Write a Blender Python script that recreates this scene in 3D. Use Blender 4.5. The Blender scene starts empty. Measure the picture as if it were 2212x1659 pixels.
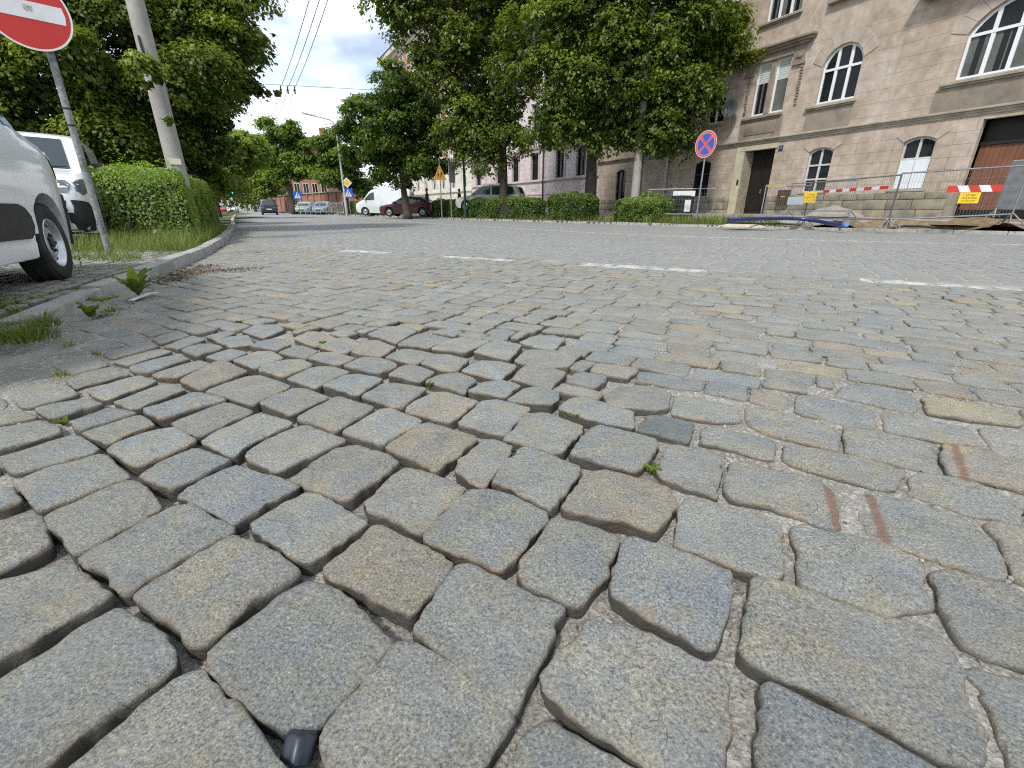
import bpy, bmesh, math, random
import numpy as np
from mathutils import Vector, Matrix
random.seed(7); RNG = np.random.default_rng(7)
SC = bpy.context.scene; COL = SC.collection
# ------------------------------------------------------------------ survey: photo measurements -> metres
CX, CY, FPX, PITCH, CAMH = 1106.0, 829.5, 960.0, math.radians(21.5), 0.65
CP, SP = math.cos(PITCH), math.sin(PITCH)
def ray(x, y):
    v = (CY - y) / FPX; u = (x - CX) / FPX
    return (u, CP + v * SP, -SP + v * CP)
def G(x, y, z=0.0):
    """ground point (height z) that was measured at this photo position"""
    d = ray(x, y); t = (z - CAMH) / d[2]
    return (d[0] * t, d[1] * t)
def Q(x, y, Y):
    """point at forward distance Y"""
    d = ray(x, y); t = Y / d[1]
    return Vector((d[0] * t, Y, CAMH + d[2] * t))
# ------------------------------------------------------------------ object helpers
WLOC = {}
def tag(o, label=None, cat=None, group=None, kind=None):
    if label: o['label'] = label
    if cat: o['category'] = cat
    if group: o['group'] = group
    if kind: o['kind'] = kind
    return o
def thing(name, label, cat, loc=(0, 0, 0), rz=0.0, group=None, local=False):
    o = bpy.data.objects.new(name, None); COL.objects.link(o)
    o.empty_display_size = 0.2
    o.location = loc; o.rotation_euler = (0, 0, rz)
    WLOC[o.name] = Vector((0, 0, 0)) if local else Vector(loc)
    return tag(o, label, cat, group)
class MB:
    """collects shapes and links them as ONE mesh object"""
    def __init__(s): s.v = []; s.f = []; s.m = []; s.uv = []
    def add(s, vs, fs, mi=0):
        b = len(s.v); s.v += [tuple(v) for v in vs]
        s.f += [tuple(i + b for i in f) for f in fs]; s.m += [mi] * len(fs)
        return s
    def box(s, c, d, rz=0.0, mi=0, ax=None, bevel=0.0):
        """centre c, half sizes d, rotated about z or with axes ax"""
        if ax is None:
            cr, sr = math.cos(rz), math.sin(rz)
            ax = (Vector((cr, sr, 0)), Vector((-sr, cr, 0)), Vector((0, 0, 1)))
        c = Vector(c)
        if bevel > 0:
            bm = bmesh.new(); bmesh.ops.create_cube(bm, size=2.0)
            for v in bm.verts: v.co = Vector((v.co.x * d[0], v.co.y * d[1], v.co.z * d[2]))
            bmesh.ops.bevel(bm, geom=list(bm.edges), offset=min(bevel, 0.9 * min(d)), segments=2, affect='EDGES', profile=0.5)
            bm.verts.index_update()
            vs = [c + ax[0] * v.co.x + ax[1] * v.co.y + ax[2] * v.co.z for v in bm.verts]
            fs = [tuple(v.index for v in f.verts) for f in bm.faces]; bm.free()
            return s.add(vs, fs, mi)
        vs = [c + ax[0] * (i * d[0]) + ax[1] * (j * d[1]) + ax[2] * (k * d[2]) for i in (-1, 1) for j in (-1, 1) for k in (-1, 1)]
        return s.add(vs, [(0, 1, 3, 2), (4, 6, 7, 5), (0, 4, 5, 1), (2, 3, 7, 6), (0, 2, 6, 4), (1, 5, 7, 3)], mi)
    def bar(s, a, b, w, h, mi=0):
        a, b = Vector(a), Vector(b); z = (b - a).normalized()
        up = Vector((0, 0, 1)) if abs(z.z) < 0.95 else Vector((1, 0, 0))
        x = z.cross(up).normalized(); y = x.cross(z)
        return s.box((a + b) / 2, (w / 2, h / 2, (b - a).length / 2), ax=(x, y, z), mi=mi)
    def tube(s, pts, r, n=8, mi=0, cap=True):
        pts = [Vector(p) for p in pts]; rs = r if isinstance(r, (list, tuple)) else [r] * len(pts)
        vs = []; fs = []; pu = None
        for i, p in enumerate(pts):
            d = (pts[min(i + 1, len(pts) - 1)] - pts[max(i - 1, 0)]).normalized()
            if pu is None:
                pu = Vector((1, 0, 0)) if abs(d.x) < 0.8 else Vector((0, 1, 0))
            x = (pu - d * pu.dot(d)).normalized(); y = d.cross(x); pu = x
            for k in range(n):
                a = 2 * math.pi * k / n
                vs.append(p + (x * math.cos(a) + y * math.sin(a)) * rs[i])
        for i in range(len(pts) - 1):
            for k in range(n):
                k2 = (k + 1) % n
                fs.append((i * n + k, i * n + k2, (i + 1) * n + k2, (i + 1) * n + k))
        if cap:
            fs.append(tuple(range(n - 1, -1, -1))); fs.append(tuple((len(pts) - 1) * n + k for k in range(n)))
        return s.add(vs, fs, mi)
    def lathe(s, prof, o=(0, 0, 0), axis='y', n=32, mi=0):
        """prof: (radius, along) pairs"""
        o = Vector(o); vs = []; fs = []
        for (r, h) in prof:
            for k in range(n):
                a = 2 * math.pi * k / n; c, d = r * math.cos(a), r * math.sin(a)
                vs.append(o + (Vector((c, h, d)) if axis == 'y' else Vector((c, d, h)) if axis == 'z' else Vector((h, c, d))))
        for i in range(len(prof) - 1):
            for k in range(n):
                k2 = (k + 1) % n
                q = (i * n + k, i * n + k2, (i + 1) * n + k2, (i + 1) * n + k)
                fs.append(q if axis == 'z' else q[::-1])
        return s.add(vs, fs, mi)
    def prism(s, poly, o, ux, uy, un, th, mi=0):
        """flat outline poly in axes ux, uy; thickness th along un"""
        o, ux, uy, un = Vector(o), Vector(ux), Vector(uy), Vector(un); n = len(poly)
        vs = [o + ux * a + uy * b for a, b in poly] + [o + ux * a + uy * b + un * th for a, b in poly]
        fs = [tuple(range(n - 1, -1, -1)), tuple(range(n, 2 * n))] + [(i, (i + 1) % n, n + (i + 1) % n, n + i) for i in range(n)]
        return s.add(vs, fs, mi)
    def build(s, name, mats, parent=None, smooth=0, fixn=False):
        me = bpy.data.meshes.new(name)
        sh = Vector((0, 0, 0))
        if parent is not None:
            r = parent
            while r.parent is not None: r = r.parent
            sh = WLOC.get(r.name, sh)
        vv = [(v[0] - sh.x, v[1] - sh.y, v[2] - sh.z) for v in s.v]
        me.from_pydata(vv, [], s.f)
        if not isinstance(mats, (list, tuple)): mats = [mats]
        for m in mats: me.materials.append(m)
        if len(mats) > 1: me.polygons.foreach_set('material_index', s.m)
        if fixn:
            bm = bmesh.new(); bm.from_mesh(me); bmesh.ops.recalc_face_normals(bm, faces=bm.faces); bm.to_mesh(me); bm.free()
        if smooth:
            me.polygons.foreach_set('use_smooth', [True] * len(me.polygons))
            if smooth < 180: me.set_sharp_from_angle(angle=math.radians(smooth))
        me.update()
        o = bpy.data.objects.new(name, me); COL.objects.link(o)
        if parent is not None: o.parent = parent
        return o
def np_mesh(name, V, F, mats, parent=None, smooth=False, attrs=None, nv=4, shift=None):
    """fast mesh from arrays; F is (n,nv)"""
    me = bpy.data.meshes.new(name)
    if shift is not None: V = V - np.array(shift)
    me.vertices.add(len(V)); me.vertices.foreach_set('co', np.ascontiguousarray(V, dtype=np.float32).ravel())
    me.loops.add(F.size); me.loops.foreach_set('vertex_index', np.ascontiguousarray(F, dtype=np.int32).ravel())
    me.polygons.add(len(F)); me.polygons.foreach_set('loop_start', np.arange(0, F.size, nv, dtype=np.int32))
    me.update(calc_edges=True)
    for (an, dom, ty, data) in (attrs or []):
        a = me.attributes.new(an, ty, dom)
        a.data.foreach_set('color' if 'COLOR' in ty else 'vector' if 'VECTOR' in ty else 'value', np.ascontiguousarray(data, dtype=np.float32).ravel())
    if not isinstance(mats, (list, tuple)): mats = [mats]
    for m in mats: me.materials.append(m)
    if smooth: me.polygons.foreach_set('use_smooth', np.ones(len(F), dtype=bool))
    me.validate()
    o = bpy.data.objects.new(name, me); COL.objects.link(o)
    if parent is not None: o.parent = parent
    return o
def copy_tree(o, parent=None):
    c = o.copy(); COL.objects.link(c)
    if parent is not None: c.parent = parent
    for ch in list(o.children): copy_tree(ch, c)
    return c
def text_mb(txt, size, o, ux, uy, un, th=0.002, align='CENTER'):
    cu = bpy.data.curves.new('lettering', 'FONT'); cu.body = txt; cu.size = size; cu.align_x = align; cu.align_y = 'CENTER'; cu.resolution_u = 3
    ob = bpy.data.objects.new('lettering', cu); COL.objects.link(ob)
    bpy.context.view_layer.update()
    me = bpy.data.meshes.new_from_object(ob.evaluated_get(bpy.context.evaluated_depsgraph_get()))
    o, ux, uy, un = Vector(o), Vector(ux), Vector(uy), Vector(un)
    mb = MB(); mb.add([o + ux * v.co.x + uy * v.co.y + un * th for v in me.vertices], [tuple(p.vertices) for p in me.polygons])
    bpy.data.objects.remove(ob); bpy.data.meshes.remove(me); bpy.data.curves.remove(cu)
    return mb
def sines(P, k, seed, n=5):
    """smooth pseudo noise of points P (n,2 or 3), about -1..1"""
    r = np.random.default_rng(seed); out = np.zeros(P.shape[0])
    for i in range(n):
        d = r.normal(size=P.shape[1]); d /= np.linalg.norm(d)
        out += np.sin(P @ d * k * r.uniform(0.6, 1.7) + r.uniform(0, 6.28))
    return out / n * 1.4
# ------------------------------------------------------------------ materials
def nodes(name):
    m = bpy.data.materials.new(name); m.use_nodes = True
    nt = m.node_tree; b = nt.nodes['Principled BSDF']
    return m, nt, b
def N(nt, t, **kw):
    n = nt.nodes.new(t)
    for k, v in kw.items():
        if k in n.inputs: n.inputs[k].default_value = v
        else: setattr(n, k, v)
    return n
def ramp(nt, fac, stops):
    r = nt.nodes.new('ShaderNodeValToRGB'); e = r.color_ramp.elements
    while len(e) < len(stops): e.new(0.5)
    for i, (p, c) in enumerate(stops):
        e[i].position = p; e[i].color = (*c, 1) if len(c) == 3 else c
    nt.links.new(fac, r.inputs['Fac']); return r
def mixc(nt, fac, a, b, mode='MIX'):
    m = nt.nodes.new('ShaderNodeMix'); m.data_type = 'RGBA'; m.blend_type = mode
    for i, s in ((0, fac), (6, a), (7, b)):
        if hasattr(s, 'is_output') or hasattr(s, 'links'): nt.links.new(s, m.inputs[i])
        elif i == 0: m.inputs[0].default_value = s
        else: m.inputs[i].default_value = (*s, 1) if len(s) == 3 else s
    return m.outputs[2]
def math_(nt, op, a, b=None, c=None):
    m = nt.nodes.new('ShaderNodeMath'); m.operation = op
    for i, s in enumerate((a, b, c)):
        if s is None: continue
        if hasattr(s, 'links'): nt.links.new(s, m.inputs[i])
        else: m.inputs[i].default_value = s
    return m.outputs[0]
def coord(nt, kind='Object'): return nt.nodes.new('ShaderNodeTexCoord').outputs[kind]
def noise(nt, vec, scale, detail=4, rough=0.55):
    n = N(nt, 'ShaderNodeTexNoise', Scale=scale, Detail=detail, Roughness=rough); nt.links.new(vec, n.inputs['Vector']); return n
def bump(nt, b, h, strength, dist):
    n = N(nt, 'ShaderNodeBump', Strength=strength, Distance=dist); nt.links.new(h, n.inputs['Height'])
    nt.links.new(n.outputs[0], b.inputs['Normal']); return n
def M_(name, col, rough=0.6, var=0.15, scale=6.0, metal=0.0, bmp=0.0, bscale=60.0, spec=0.4, coat=0.0, dirt=None, dirtamt=0.4):
    """plain material with worn, uneven colour"""
    m, nt, b = nodes(name); c = coord(nt)
    n1 = noise(nt, c, scale, 6)
    col2 = tuple(x * (1 - var) for x in col); col3 = tuple(min(1, x * (1 + var * 0.7)) for x in col)
    r = ramp(nt, n1.outputs['Fac'], [(0.3, col2), (0.7, col3)]); out = r.outputs[0]
    if dirt:
        n2 = noise(nt, c, scale * 0.37, 8, 0.7); f = ramp(nt, n2.outputs['Fac'], [(0.48, (0, 0, 0)), (0.68, (dirtamt,) * 3)])
        out = mixc(nt, f.outputs[0], out, dirt)
    nt.links.new(out, b.inputs['Base Color'])
    b.inputs['Roughness'].default_value = rough; b.inputs['Metallic'].default_value = metal
    b.inputs['Specular IOR Level'].default_value = spec; b.inputs['Coat Weight'].default_value = coat
    b.inputs['Coat Roughness'].default_value = 0.05
    if bmp > 0:
        nb = noise(nt, c, bscale, 5); bump(nt, b, nb.outputs['Fac'], bmp, 0.01)
    return m
def M_leaf(name, dark, light, trans=0.36, rough=0.45):
    m, nt, b = nodes(name)
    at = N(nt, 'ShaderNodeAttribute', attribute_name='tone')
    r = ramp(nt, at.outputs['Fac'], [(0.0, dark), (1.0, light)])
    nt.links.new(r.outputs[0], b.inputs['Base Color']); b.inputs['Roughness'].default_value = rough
    b.inputs['Specular IOR Level'].default_value = 0.35
    tr = N(nt, 'ShaderNodeBsdfTranslucent')
    tc = mixc(nt, 1.0, r.outputs[0], (1.5, 1.6, 0.6), 'MULTIPLY'); nt.links.new(tc, tr.inputs['Color'])
    mx = N(nt, 'ShaderNodeMixShader', Fac=trans)
    nt.links.new(b.outputs[0], mx.inputs[1]); nt.links.new(tr.outputs[0], mx.inputs[2])
    nt.links.new(mx.outputs[0], nt.nodes['Material Output'].inputs['Surface'])
    return m
def M_glass(name, col=(0.012, 0.014, 0.016), rough=0.04, spec=0.22):
    m, nt, b = nodes(name)
    b.inputs['Base Color'].default_value = (*col, 1); b.inputs['Roughness'].default_value = rough
    b.inputs['Specular IOR Level'].default_value = spec
    c = coord(nt); n = noise(nt, c, 1.3, 2); bump(nt, b, n.outputs['Fac'], 0.04, 0.05)
    return m
def M_emit(name, col, s):
    m, nt, b = nodes(name); b.inputs['Base Color'].default_value = (*col, 1)
    b.inputs['Emission Color'].default_value = (*col, 1); b.inputs['Emission Strength'].default_value = s
    return m
MAT = {}
MAT['white_paint'] = M_('van_paint', (0.80, 0.82, 0.83), 0.22, 0.03, 1.2, spec=0.5, coat=0.6, dirt=(0.45, 0.44, 0.40), dirtamt=0.12)
MAT['black_plastic'] = M_('black_plastic', (0.025, 0.026, 0.028), 0.55, 0.25, 9)
MAT['rubber'] = M_('rubber', (0.02, 0.02, 0.021), 0.8, 0.3, 14, dirt=(0.09, 0.085, 0.075), dirtamt=0.4)
MAT['steel'] = M_('galvanised_steel', (0.30, 0.31, 0.32), 0.45, 0.25, 12, metal=0.6, dirt=(0.16, 0.12, 0.09), dirtamt=0.5)
MAT['rim'] = M_('silver_rim', (0.55, 0.56, 0.58), 0.35, 0.15, 10, metal=0.7)
MAT['old_steel'] = M_('weathered_post', (0.27, 0.28, 0.275), 0.65, 0.35, 22, metal=0.15, dirt=(0.05, 0.045, 0.04), dirtamt=0.9, bmp=0.3)
MAT['concrete'] = M_('pole_concrete', (0.33, 0.31, 0.285), 0.85, 0.2, 3, bmp=0.3, bscale=40, dirt=(0.2, 0.18, 0.16), dirtamt=0.6)
MAT['glass'] = M_glass('dark_glass'); MAT['carglass'] = M_glass('car_glass', (0.03, 0.04, 0.045), .04, .7)
MAT['red_sign'] = M_('red_sign_film', (0.52, 0.028, 0.022), 0.38, 0.1, 3)
MAT['white_sign'] = M_('white_sign_film', (0.68, 0.69, 0.69), 0.45, 0.06, 5, dirt=(0.5, 0.49, 0.46), dirtamt=0.4)
MAT['blue_sign'] = M_('blue_sign_film', (0.03, 0.1, 0.5), 0.38, 0.1, 3)
MAT['yellow_sign'] = M_('yellow_sign_film', (0.78, 0.5, 0.03), 0.4, 0.08, 5)
MAT['amber_sign'] = M_('amber_sign_film', (0.6, 0.33, 0.02), 0.4, 0.08, 5)
MAT['ink'] = M_('black_ink', (0.02, 0.02, 0.02), 0.6, 0.1)
MAT['sign_back'] = M_('sign_back_grey', (0.4, 0.41, 0.42), 0.5, 0.12, 6, metal=0.3)
MAT['bark'] = M_('bark', (0.07, 0.058, 0.045), 0.9, 0.45, 5, bmp=0.9, bscale=18)
MAT['leaf_linden'] = M_leaf('linden_leaf', (0.034, 0.068, 0.014), (0.29, 0.345, 0.055))
MAT['leaf_bright'] = M_leaf('bright_leaf', (0.042, 0.082, 0.014), (0.25, 0.34, 0.055), 0.38)
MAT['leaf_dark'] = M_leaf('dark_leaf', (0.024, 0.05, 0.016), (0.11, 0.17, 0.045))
MAT['leaf_hedge'] = M_leaf('hedge_leaf', (0.042, 0.085, 0.016), (0.25, 0.35, 0.06), 0.32)
MAT['grass'] = M_leaf('grass_blade', (0.05, 0.09, 0.015), (0.24, 0.28, 0.07), 0.3)
MAT['twigs'] = M_('hedge_twigs', (0.035, 0.035, 0.022), 0.9, 0.4, 30)
# ------------------------------------------------------------------ stone materials
def M_granite():
    m, nt, b = nodes('granite_setts'); c = coord(nt)
    at = N(nt, 'ShaderNodeAttribute', attribute_name='tone')
    ed = N(nt, 'ShaderNodeAttribute', attribute_name='edge')
    mk = N(nt, 'ShaderNodeAttribute', attribute_name='mark')
    fine = noise(nt, c, 210, 3, 0.7); grain = N(nt, 'ShaderNodeTexVoronoi', Scale=300.0); nt.links.new(c, grain.inputs['Vector'])
    sp = ramp(nt, fine.outputs['Fac'], [(0.33, (0.36, 0.37, 0.39)), (0.46, (0.86, 0.87, 0.88)), (0.56, (1.06, 1.06, 1.05)), (0.70, (1.75, 1.70, 1.58))])
    sg = ramp(nt, grain.outputs['Color'], [(0.0, (0.62, 0.62, 0.64)), (0.35, (1.0, 1.0, 1.0)), (0.8, (1.08, 1.07, 1.05)), (1.0, (1.3, 1.27, 1.2))])
    col = mixc(nt, 1.0, at.outputs['Color'], sp.outputs[0], 'MULTIPLY')
    col = mixc(nt, 0.8, col, sg.outputs[0], 'MULTIPLY')
    big = noise(nt, c, 9, 5, 0.6); bg = ramp(nt, big.outputs['Fac'], [(0.35, (0.86, 0.87, 0.90)), (0.65, (1.10, 1.08, 1.03))])
    col = mixc(nt, 1.0, col, bg.outputs[0], 'MULTIPLY')
    hue = noise(nt, c, 11, 4, 0.6); col = mixc(nt, 1.0, col, ramp(nt, hue.outputs['Fac'], [(0.34, (0.93, 0.99, 1.06)), (0.5, (0.99, 1.0, 0.97)), (0.66, (1.08, 1.02, 0.87))]).outputs[0], 'MULTIPLY')
    rust = noise(nt, c, 5.5, 6, 0.65); rf = ramp(nt, rust.outputs['Fac'], [(0.60, (0, 0, 0)), (0.76, (0.45,) * 3)])
    col = mixc(nt, rf.outputs[0], col, (0.26, 0.185, 0.10))
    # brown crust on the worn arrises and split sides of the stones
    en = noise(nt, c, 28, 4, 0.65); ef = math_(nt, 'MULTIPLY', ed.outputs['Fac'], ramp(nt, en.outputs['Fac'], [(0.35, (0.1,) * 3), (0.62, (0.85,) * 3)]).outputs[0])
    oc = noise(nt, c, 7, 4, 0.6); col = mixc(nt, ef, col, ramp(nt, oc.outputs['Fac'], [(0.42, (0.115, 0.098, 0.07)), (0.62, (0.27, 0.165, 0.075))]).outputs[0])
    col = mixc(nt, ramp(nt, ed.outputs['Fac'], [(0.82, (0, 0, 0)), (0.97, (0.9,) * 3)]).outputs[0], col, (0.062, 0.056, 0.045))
    # fine dust film
    dn = noise(nt, c, 3.1, 5, 0.6); df = ramp(nt, dn.outputs['Fac'], [(0.45, (0, 0, 0)), (0.72, (0.28,) * 3)])
    col = mixc(nt, df.outputs[0], col, (0.27, 0.262, 0.235))
    # worn road paint: mark = (distance to edge line, distance to dashed line, position along dashes)
    sx = N(nt, 'ShaderNodeSeparateXYZ'); nt.links.new(mk.outputs['Vector'], sx.inputs[0])
    pn = noise(nt, c, 22, 5, 0.7)
    wob = math_(nt, 'MULTIPLY_ADD', pn.outputs['Fac'], 0.06, -0.03)
    def band(d, half):
        a = math_(nt, 'ABSOLUTE', math_(nt, 'ADD', d, wob)); return math_(nt, 'LESS_THAN', a, half)
    e1 = band(sx.outputs[0], 0.07)
    e2 = band(sx.outputs[1], 0.15)
    al = sx.outputs[2]; on = None
    for (p, q) in ((14.0, 15.1), (16.2, 17.35), (18.3, 19.8), (21.2, 23.4), (25.4, 27.4)):      # the dashes still readable on the setts
        v = math_(nt, 'COMPARE', al, (p + q) / 2, (q - p) / 2); on = v if on is None else math_(nt, 'MAXIMUM', on, v)
    e2 = math_(nt, 'MULTIPLY', e2, on)
    wear = ramp(nt, noise(nt, c, 6.0, 8, 0.75).outputs['Fac'], [(0.42, (0.08,) * 3), (0.64, (0.75,) * 3)])
    # three rusty streaks left on setts to the right
    for (a_, b_) in (((480, 830), (565, 1150)), ((835, 885), (955, 1255)), ((1500, 510), (1600, 780))):
        a_, b_ = [np.array(G((3000 + q[0] / 2.074) / 1.80832, (1500 + q[1] / 2.074) / 1.80832)) for q in (a_, b_)]; d_ = b_ - a_; L2 = float(d_ @ d_)
        sp_ = N(nt, 'ShaderNodeSeparateXYZ'); nt.links.new(c, sp_.inputs[0]); px = math_(nt, 'SUBTRACT', sp_.outputs[0], float(a_[0])); py = math_(nt, 'SUBTRACT', sp_.outputs[1], float(a_[1]))
        tt = math_(nt, 'DIVIDE', math_(nt, 'ADD', math_(nt, 'MULTIPLY', px, float(d_[0])), math_(nt, 'MULTIPLY', py, float(d_[1]))), L2); tt = math_(nt, 'MINIMUM', math_(nt, 'MAXIMUM', tt, 0.0), 1.0)
        ex = math_(nt, 'SUBTRACT', px, math_(nt, 'MULTIPLY', tt, float(d_[0]))); ey = math_(nt, 'SUBTRACT', py, math_(nt, 'MULTIPLY', tt, float(d_[1])))
        di = math_(nt, 'SQRT', math_(nt, 'ADD', math_(nt, 'MULTIPLY', ex, ex), math_(nt, 'MULTIPLY', ey, ey))); di = math_(nt, 'ADD', di, math_(nt, 'MULTIPLY_ADD', pn.outputs['Fac'], .02, -.01))
        col = mixc(nt, ramp(nt, di, [(0.006, (.72,) * 3), (0.014, (0,) * 3)]).outputs[0], col, (0.17, 0.075, 0.04))
    pf = math_(nt, 'MULTIPLY', math_(nt, 'MAXIMUM', e1, e2), wear.outputs[0])
    col = mixc(nt, pf, col, (0.72, 0.72, 0.70))
    nt.links.new(col, b.inputs['Base Color'])
    b.inputs['Roughness'].default_value = 0.62; b.inputs['Specular IOR Level'].default_value = 0.5
    nb = noise(nt, c, 130, 7, 0.75); nb2 = noise(nt, c, 34, 4)
    ck = N(nt, 'ShaderNodeTexVoronoi', Scale=17.0); ck.feature = 'DISTANCE_TO_EDGE'
    wv = nt.nodes.new('ShaderNodeVectorMath'); wv.operation = 'MULTIPLY_ADD'; nt.links.new(noise(nt, c, 24, 4).outputs['Color'], wv.inputs[0]); wv.inputs[1].default_value = (.07, .07, .07); nt.links.new(c, wv.inputs[2]); nt.links.new(wv.outputs[0], ck.inputs['Vector'])
    ckl = math_(nt, 'MULTIPLY', ramp(nt, ck.outputs['Distance'], [(0.0, (1,) * 3), (0.02, (0,) * 3)]).outputs[0], ramp(nt, noise(nt, c, 8, 3).outputs['Fac'], [(0.56, (0,) * 3), (0.66, (1,) * 3)]).outputs[0])
    h = math_(nt, 'MULTIPLY_ADD', nb2.outputs['Fac'], 1.8, nb.outputs['Fac']); h = math_(nt, 'SUBTRACT', h, math_(nt, 'MULTIPLY', ckl, 0.5)); bump(nt, b, h, 1.0, 0.0065)
    return m
def M_sand(name, a, b_, c_):
    m, nt, b = nodes(name); c = coord(nt)
    n1 = noise(nt, c, 5, 6); n2 = noise(nt, c, 160, 3, 0.7); v = N(nt, 'ShaderNodeTexVoronoi', Scale=110.0); nt.links.new(c, v.inputs['Vector'])
    col = ramp(nt, n1.outputs['Fac'], [(0.3, a), (0.7, b_)]).outputs[0]
    col = mixc(nt, 1.0, col, ramp(nt, n2.outputs['Fac'], [(0.35, (0.6,) * 3), (0.65, (1.25,) * 3)]).outputs[0], 'MULTIPLY')
    col = mixc(nt, ramp(nt, v.outputs['Color'], [(0.72, (0, 0, 0)), (0.8, (0.7,) * 3)]).outputs[0], col, c_)
    nt.links.new(col, b.inputs['Base Color']); b.inputs['Roughness'].default_value = 0.95; b.inputs['Specular IOR Level'].default_value = 0.15
    h = math_(nt, 'MULTIPLY_ADD', v.outputs['Distance'], 0.7, n2.outputs['Fac']); bump(nt, b, h, 0.9, 0.006)
    return m
MAT['granite'] = M_granite()
MAT['sand'] = M_sand('joint_sand', (0.19, 0.176, 0.15), (0.35, 0.332, 0.295), (0.44, 0.425, 0.39))
MAT['soil'] = M_sand('dug_soil', (0.13, 0.085, 0.045), (0.26, 0.20, 0.125), (0.34, 0.30, 0.23))
MAT['pale_joint'] = M_sand('pale_joint_sand', (0.26, 0.245, 0.21), (0.36, 0.34, 0.30), (0.42, 0.40, 0.36))
MAT['verge'] = M_sand('verge_earth', (0.07, 0.07, 0.035), (0.16, 0.14, 0.09), (0.2, 0.18, 0.12))
MAT['mossy'] = M_sand('mossy_joints', (0.055, 0.072, 0.022), (0.13, 0.145, 0.065), (0.17, 0.165, 0.10))
MAT['kerbstone'] = M_('kerb_granite', (0.34, 0.335, 0.31), 0.85, 0.25, 9, bmp=0.5, bscale=70, dirt=(0.16, 0.15, 0.11), dirtamt=0.6)
MAT['walk'] = M_('pavement_slabs', (0.33, 0.31, 0.28), 0.9, 0.3, 1.5, bmp=0.4, bscale=30, dirt=(0.2, 0.17, 0.12), dirtamt=0.7)
# ------------------------------------------------------------------ lines of the place (metres, plan)
L_KERB = [(-1.0, -2.2), (-1.75, -0.2), (-2.25, 1.3), (-2.63, 2.24), (-2.92, 2.85), (-3.22, 3.5), (-3.52, 4.3), (-3.85, 5.2), (-4.49, 6.7), (-5.3, 8.4), (-6.25, 10.24), (-7.22, 12.03), (-12.0, 20.5), (-17.0, 29.0), (-29, 50), (-46, 80), (-110, 190)]
R_KERB = [(-112, 200), (-41, 86), (-28, 66), (-18.3, 52.5), (-6.29, 34.64), (-0.16, 26.79), (7.12, 18.39), (10.91, 14.87), (13.64, 12.47), (17.5, 9.4), (26, 3.5), (40, -4)]
E_LINE = [(-60, 112), (-30.5, 66), (-20.6, 51.0), (-8.15, 30.22), (-3.2, 21.8), (1.52, 14.9), (5.42, 11.25), (10.21, 8.9), (14.5, 7.2), (24, 3)]
def catmull(P, n=12):
    P = [np.array(p, float) for p in P]; P = [2 * P[0] - P[1]] + P + [2 * P[-1] - P[-2]]; out = []
    for i in range(1, len(P) - 2):
        for k in range(n):
            t = k / n; a, b, c, d = P[i - 1], P[i], P[i + 1], P[i + 2]
            out.append(0.5 * ((2 * b) + (-a + c) * t + (2 * a - 5 * b + 4 * c - d) * t * t + (-a + 3 * b - 3 * c + d) * t ** 3))
    out.append(P[-2]); return np.array(out)
LK, RK, EL = catmull(L_KERB, 10), catmull(R_KERB, 10), catmull(E_LINE, 16)
ROADPOLY = np.array(list(LK) + list(RK))
def inpoly(P, poly):
    x, y = P[:, 0], P[:, 1]; r = np.zeros(len(P), bool); a = poly; b = np.roll(poly, -1, 0)
    for (x1, y1), (x2, y2) in zip(a, b):
        if y1 == y2: continue
        c = ((y1 > y) != (y2 > y)) & (x < (x2 - x1) * (y - y1) / (y2 - y1) + x1); r ^= c
    return r
def sdist(P, line):
    """signed distance of points to a polyline (left of travel positive)"""
    best = np.full(len(P), 1e9); sg = np.zeros(len(P))
    for a, b in zip(line[:-1], line[1:]):
        d = b - a; L2 = d @ d
        if L2 < 1e-9: continue
        t = np.clip(((P - a) @ d) / L2, 0, 1); q = a + t[:, None] * d; r = P - q; dd = np.hypot(r[:, 0], r[:, 1])
        cr = d[0] * r[:, 1] - d[1] * r[:, 0]; u = dd < best
        best[u] = dd[u]; sg[u] = np.sign(cr[u])
    return best * sg
DASH0 = np.array((0.88, 5.82)); DASHD = np.array((0.882, -0.471)); DASHD /= np.linalg.norm(DASHD); DASHN = np.array((-DASHD[1], DASHD[0]))
def marks(P):
    P = np.asarray(P, float); near = P[:, 1] < 60
    e = np.full(len(P), 9.0)
    if near.any(): e[near] = sdist(P[near], EL)
    # only the far part of the edge line is painted (it fades out past the junction)
    r = P - DASH0; d2 = r @ DASHN; al = r @ DASHD + 18.3
    return np.stack([e, d2, al], 1)
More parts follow.
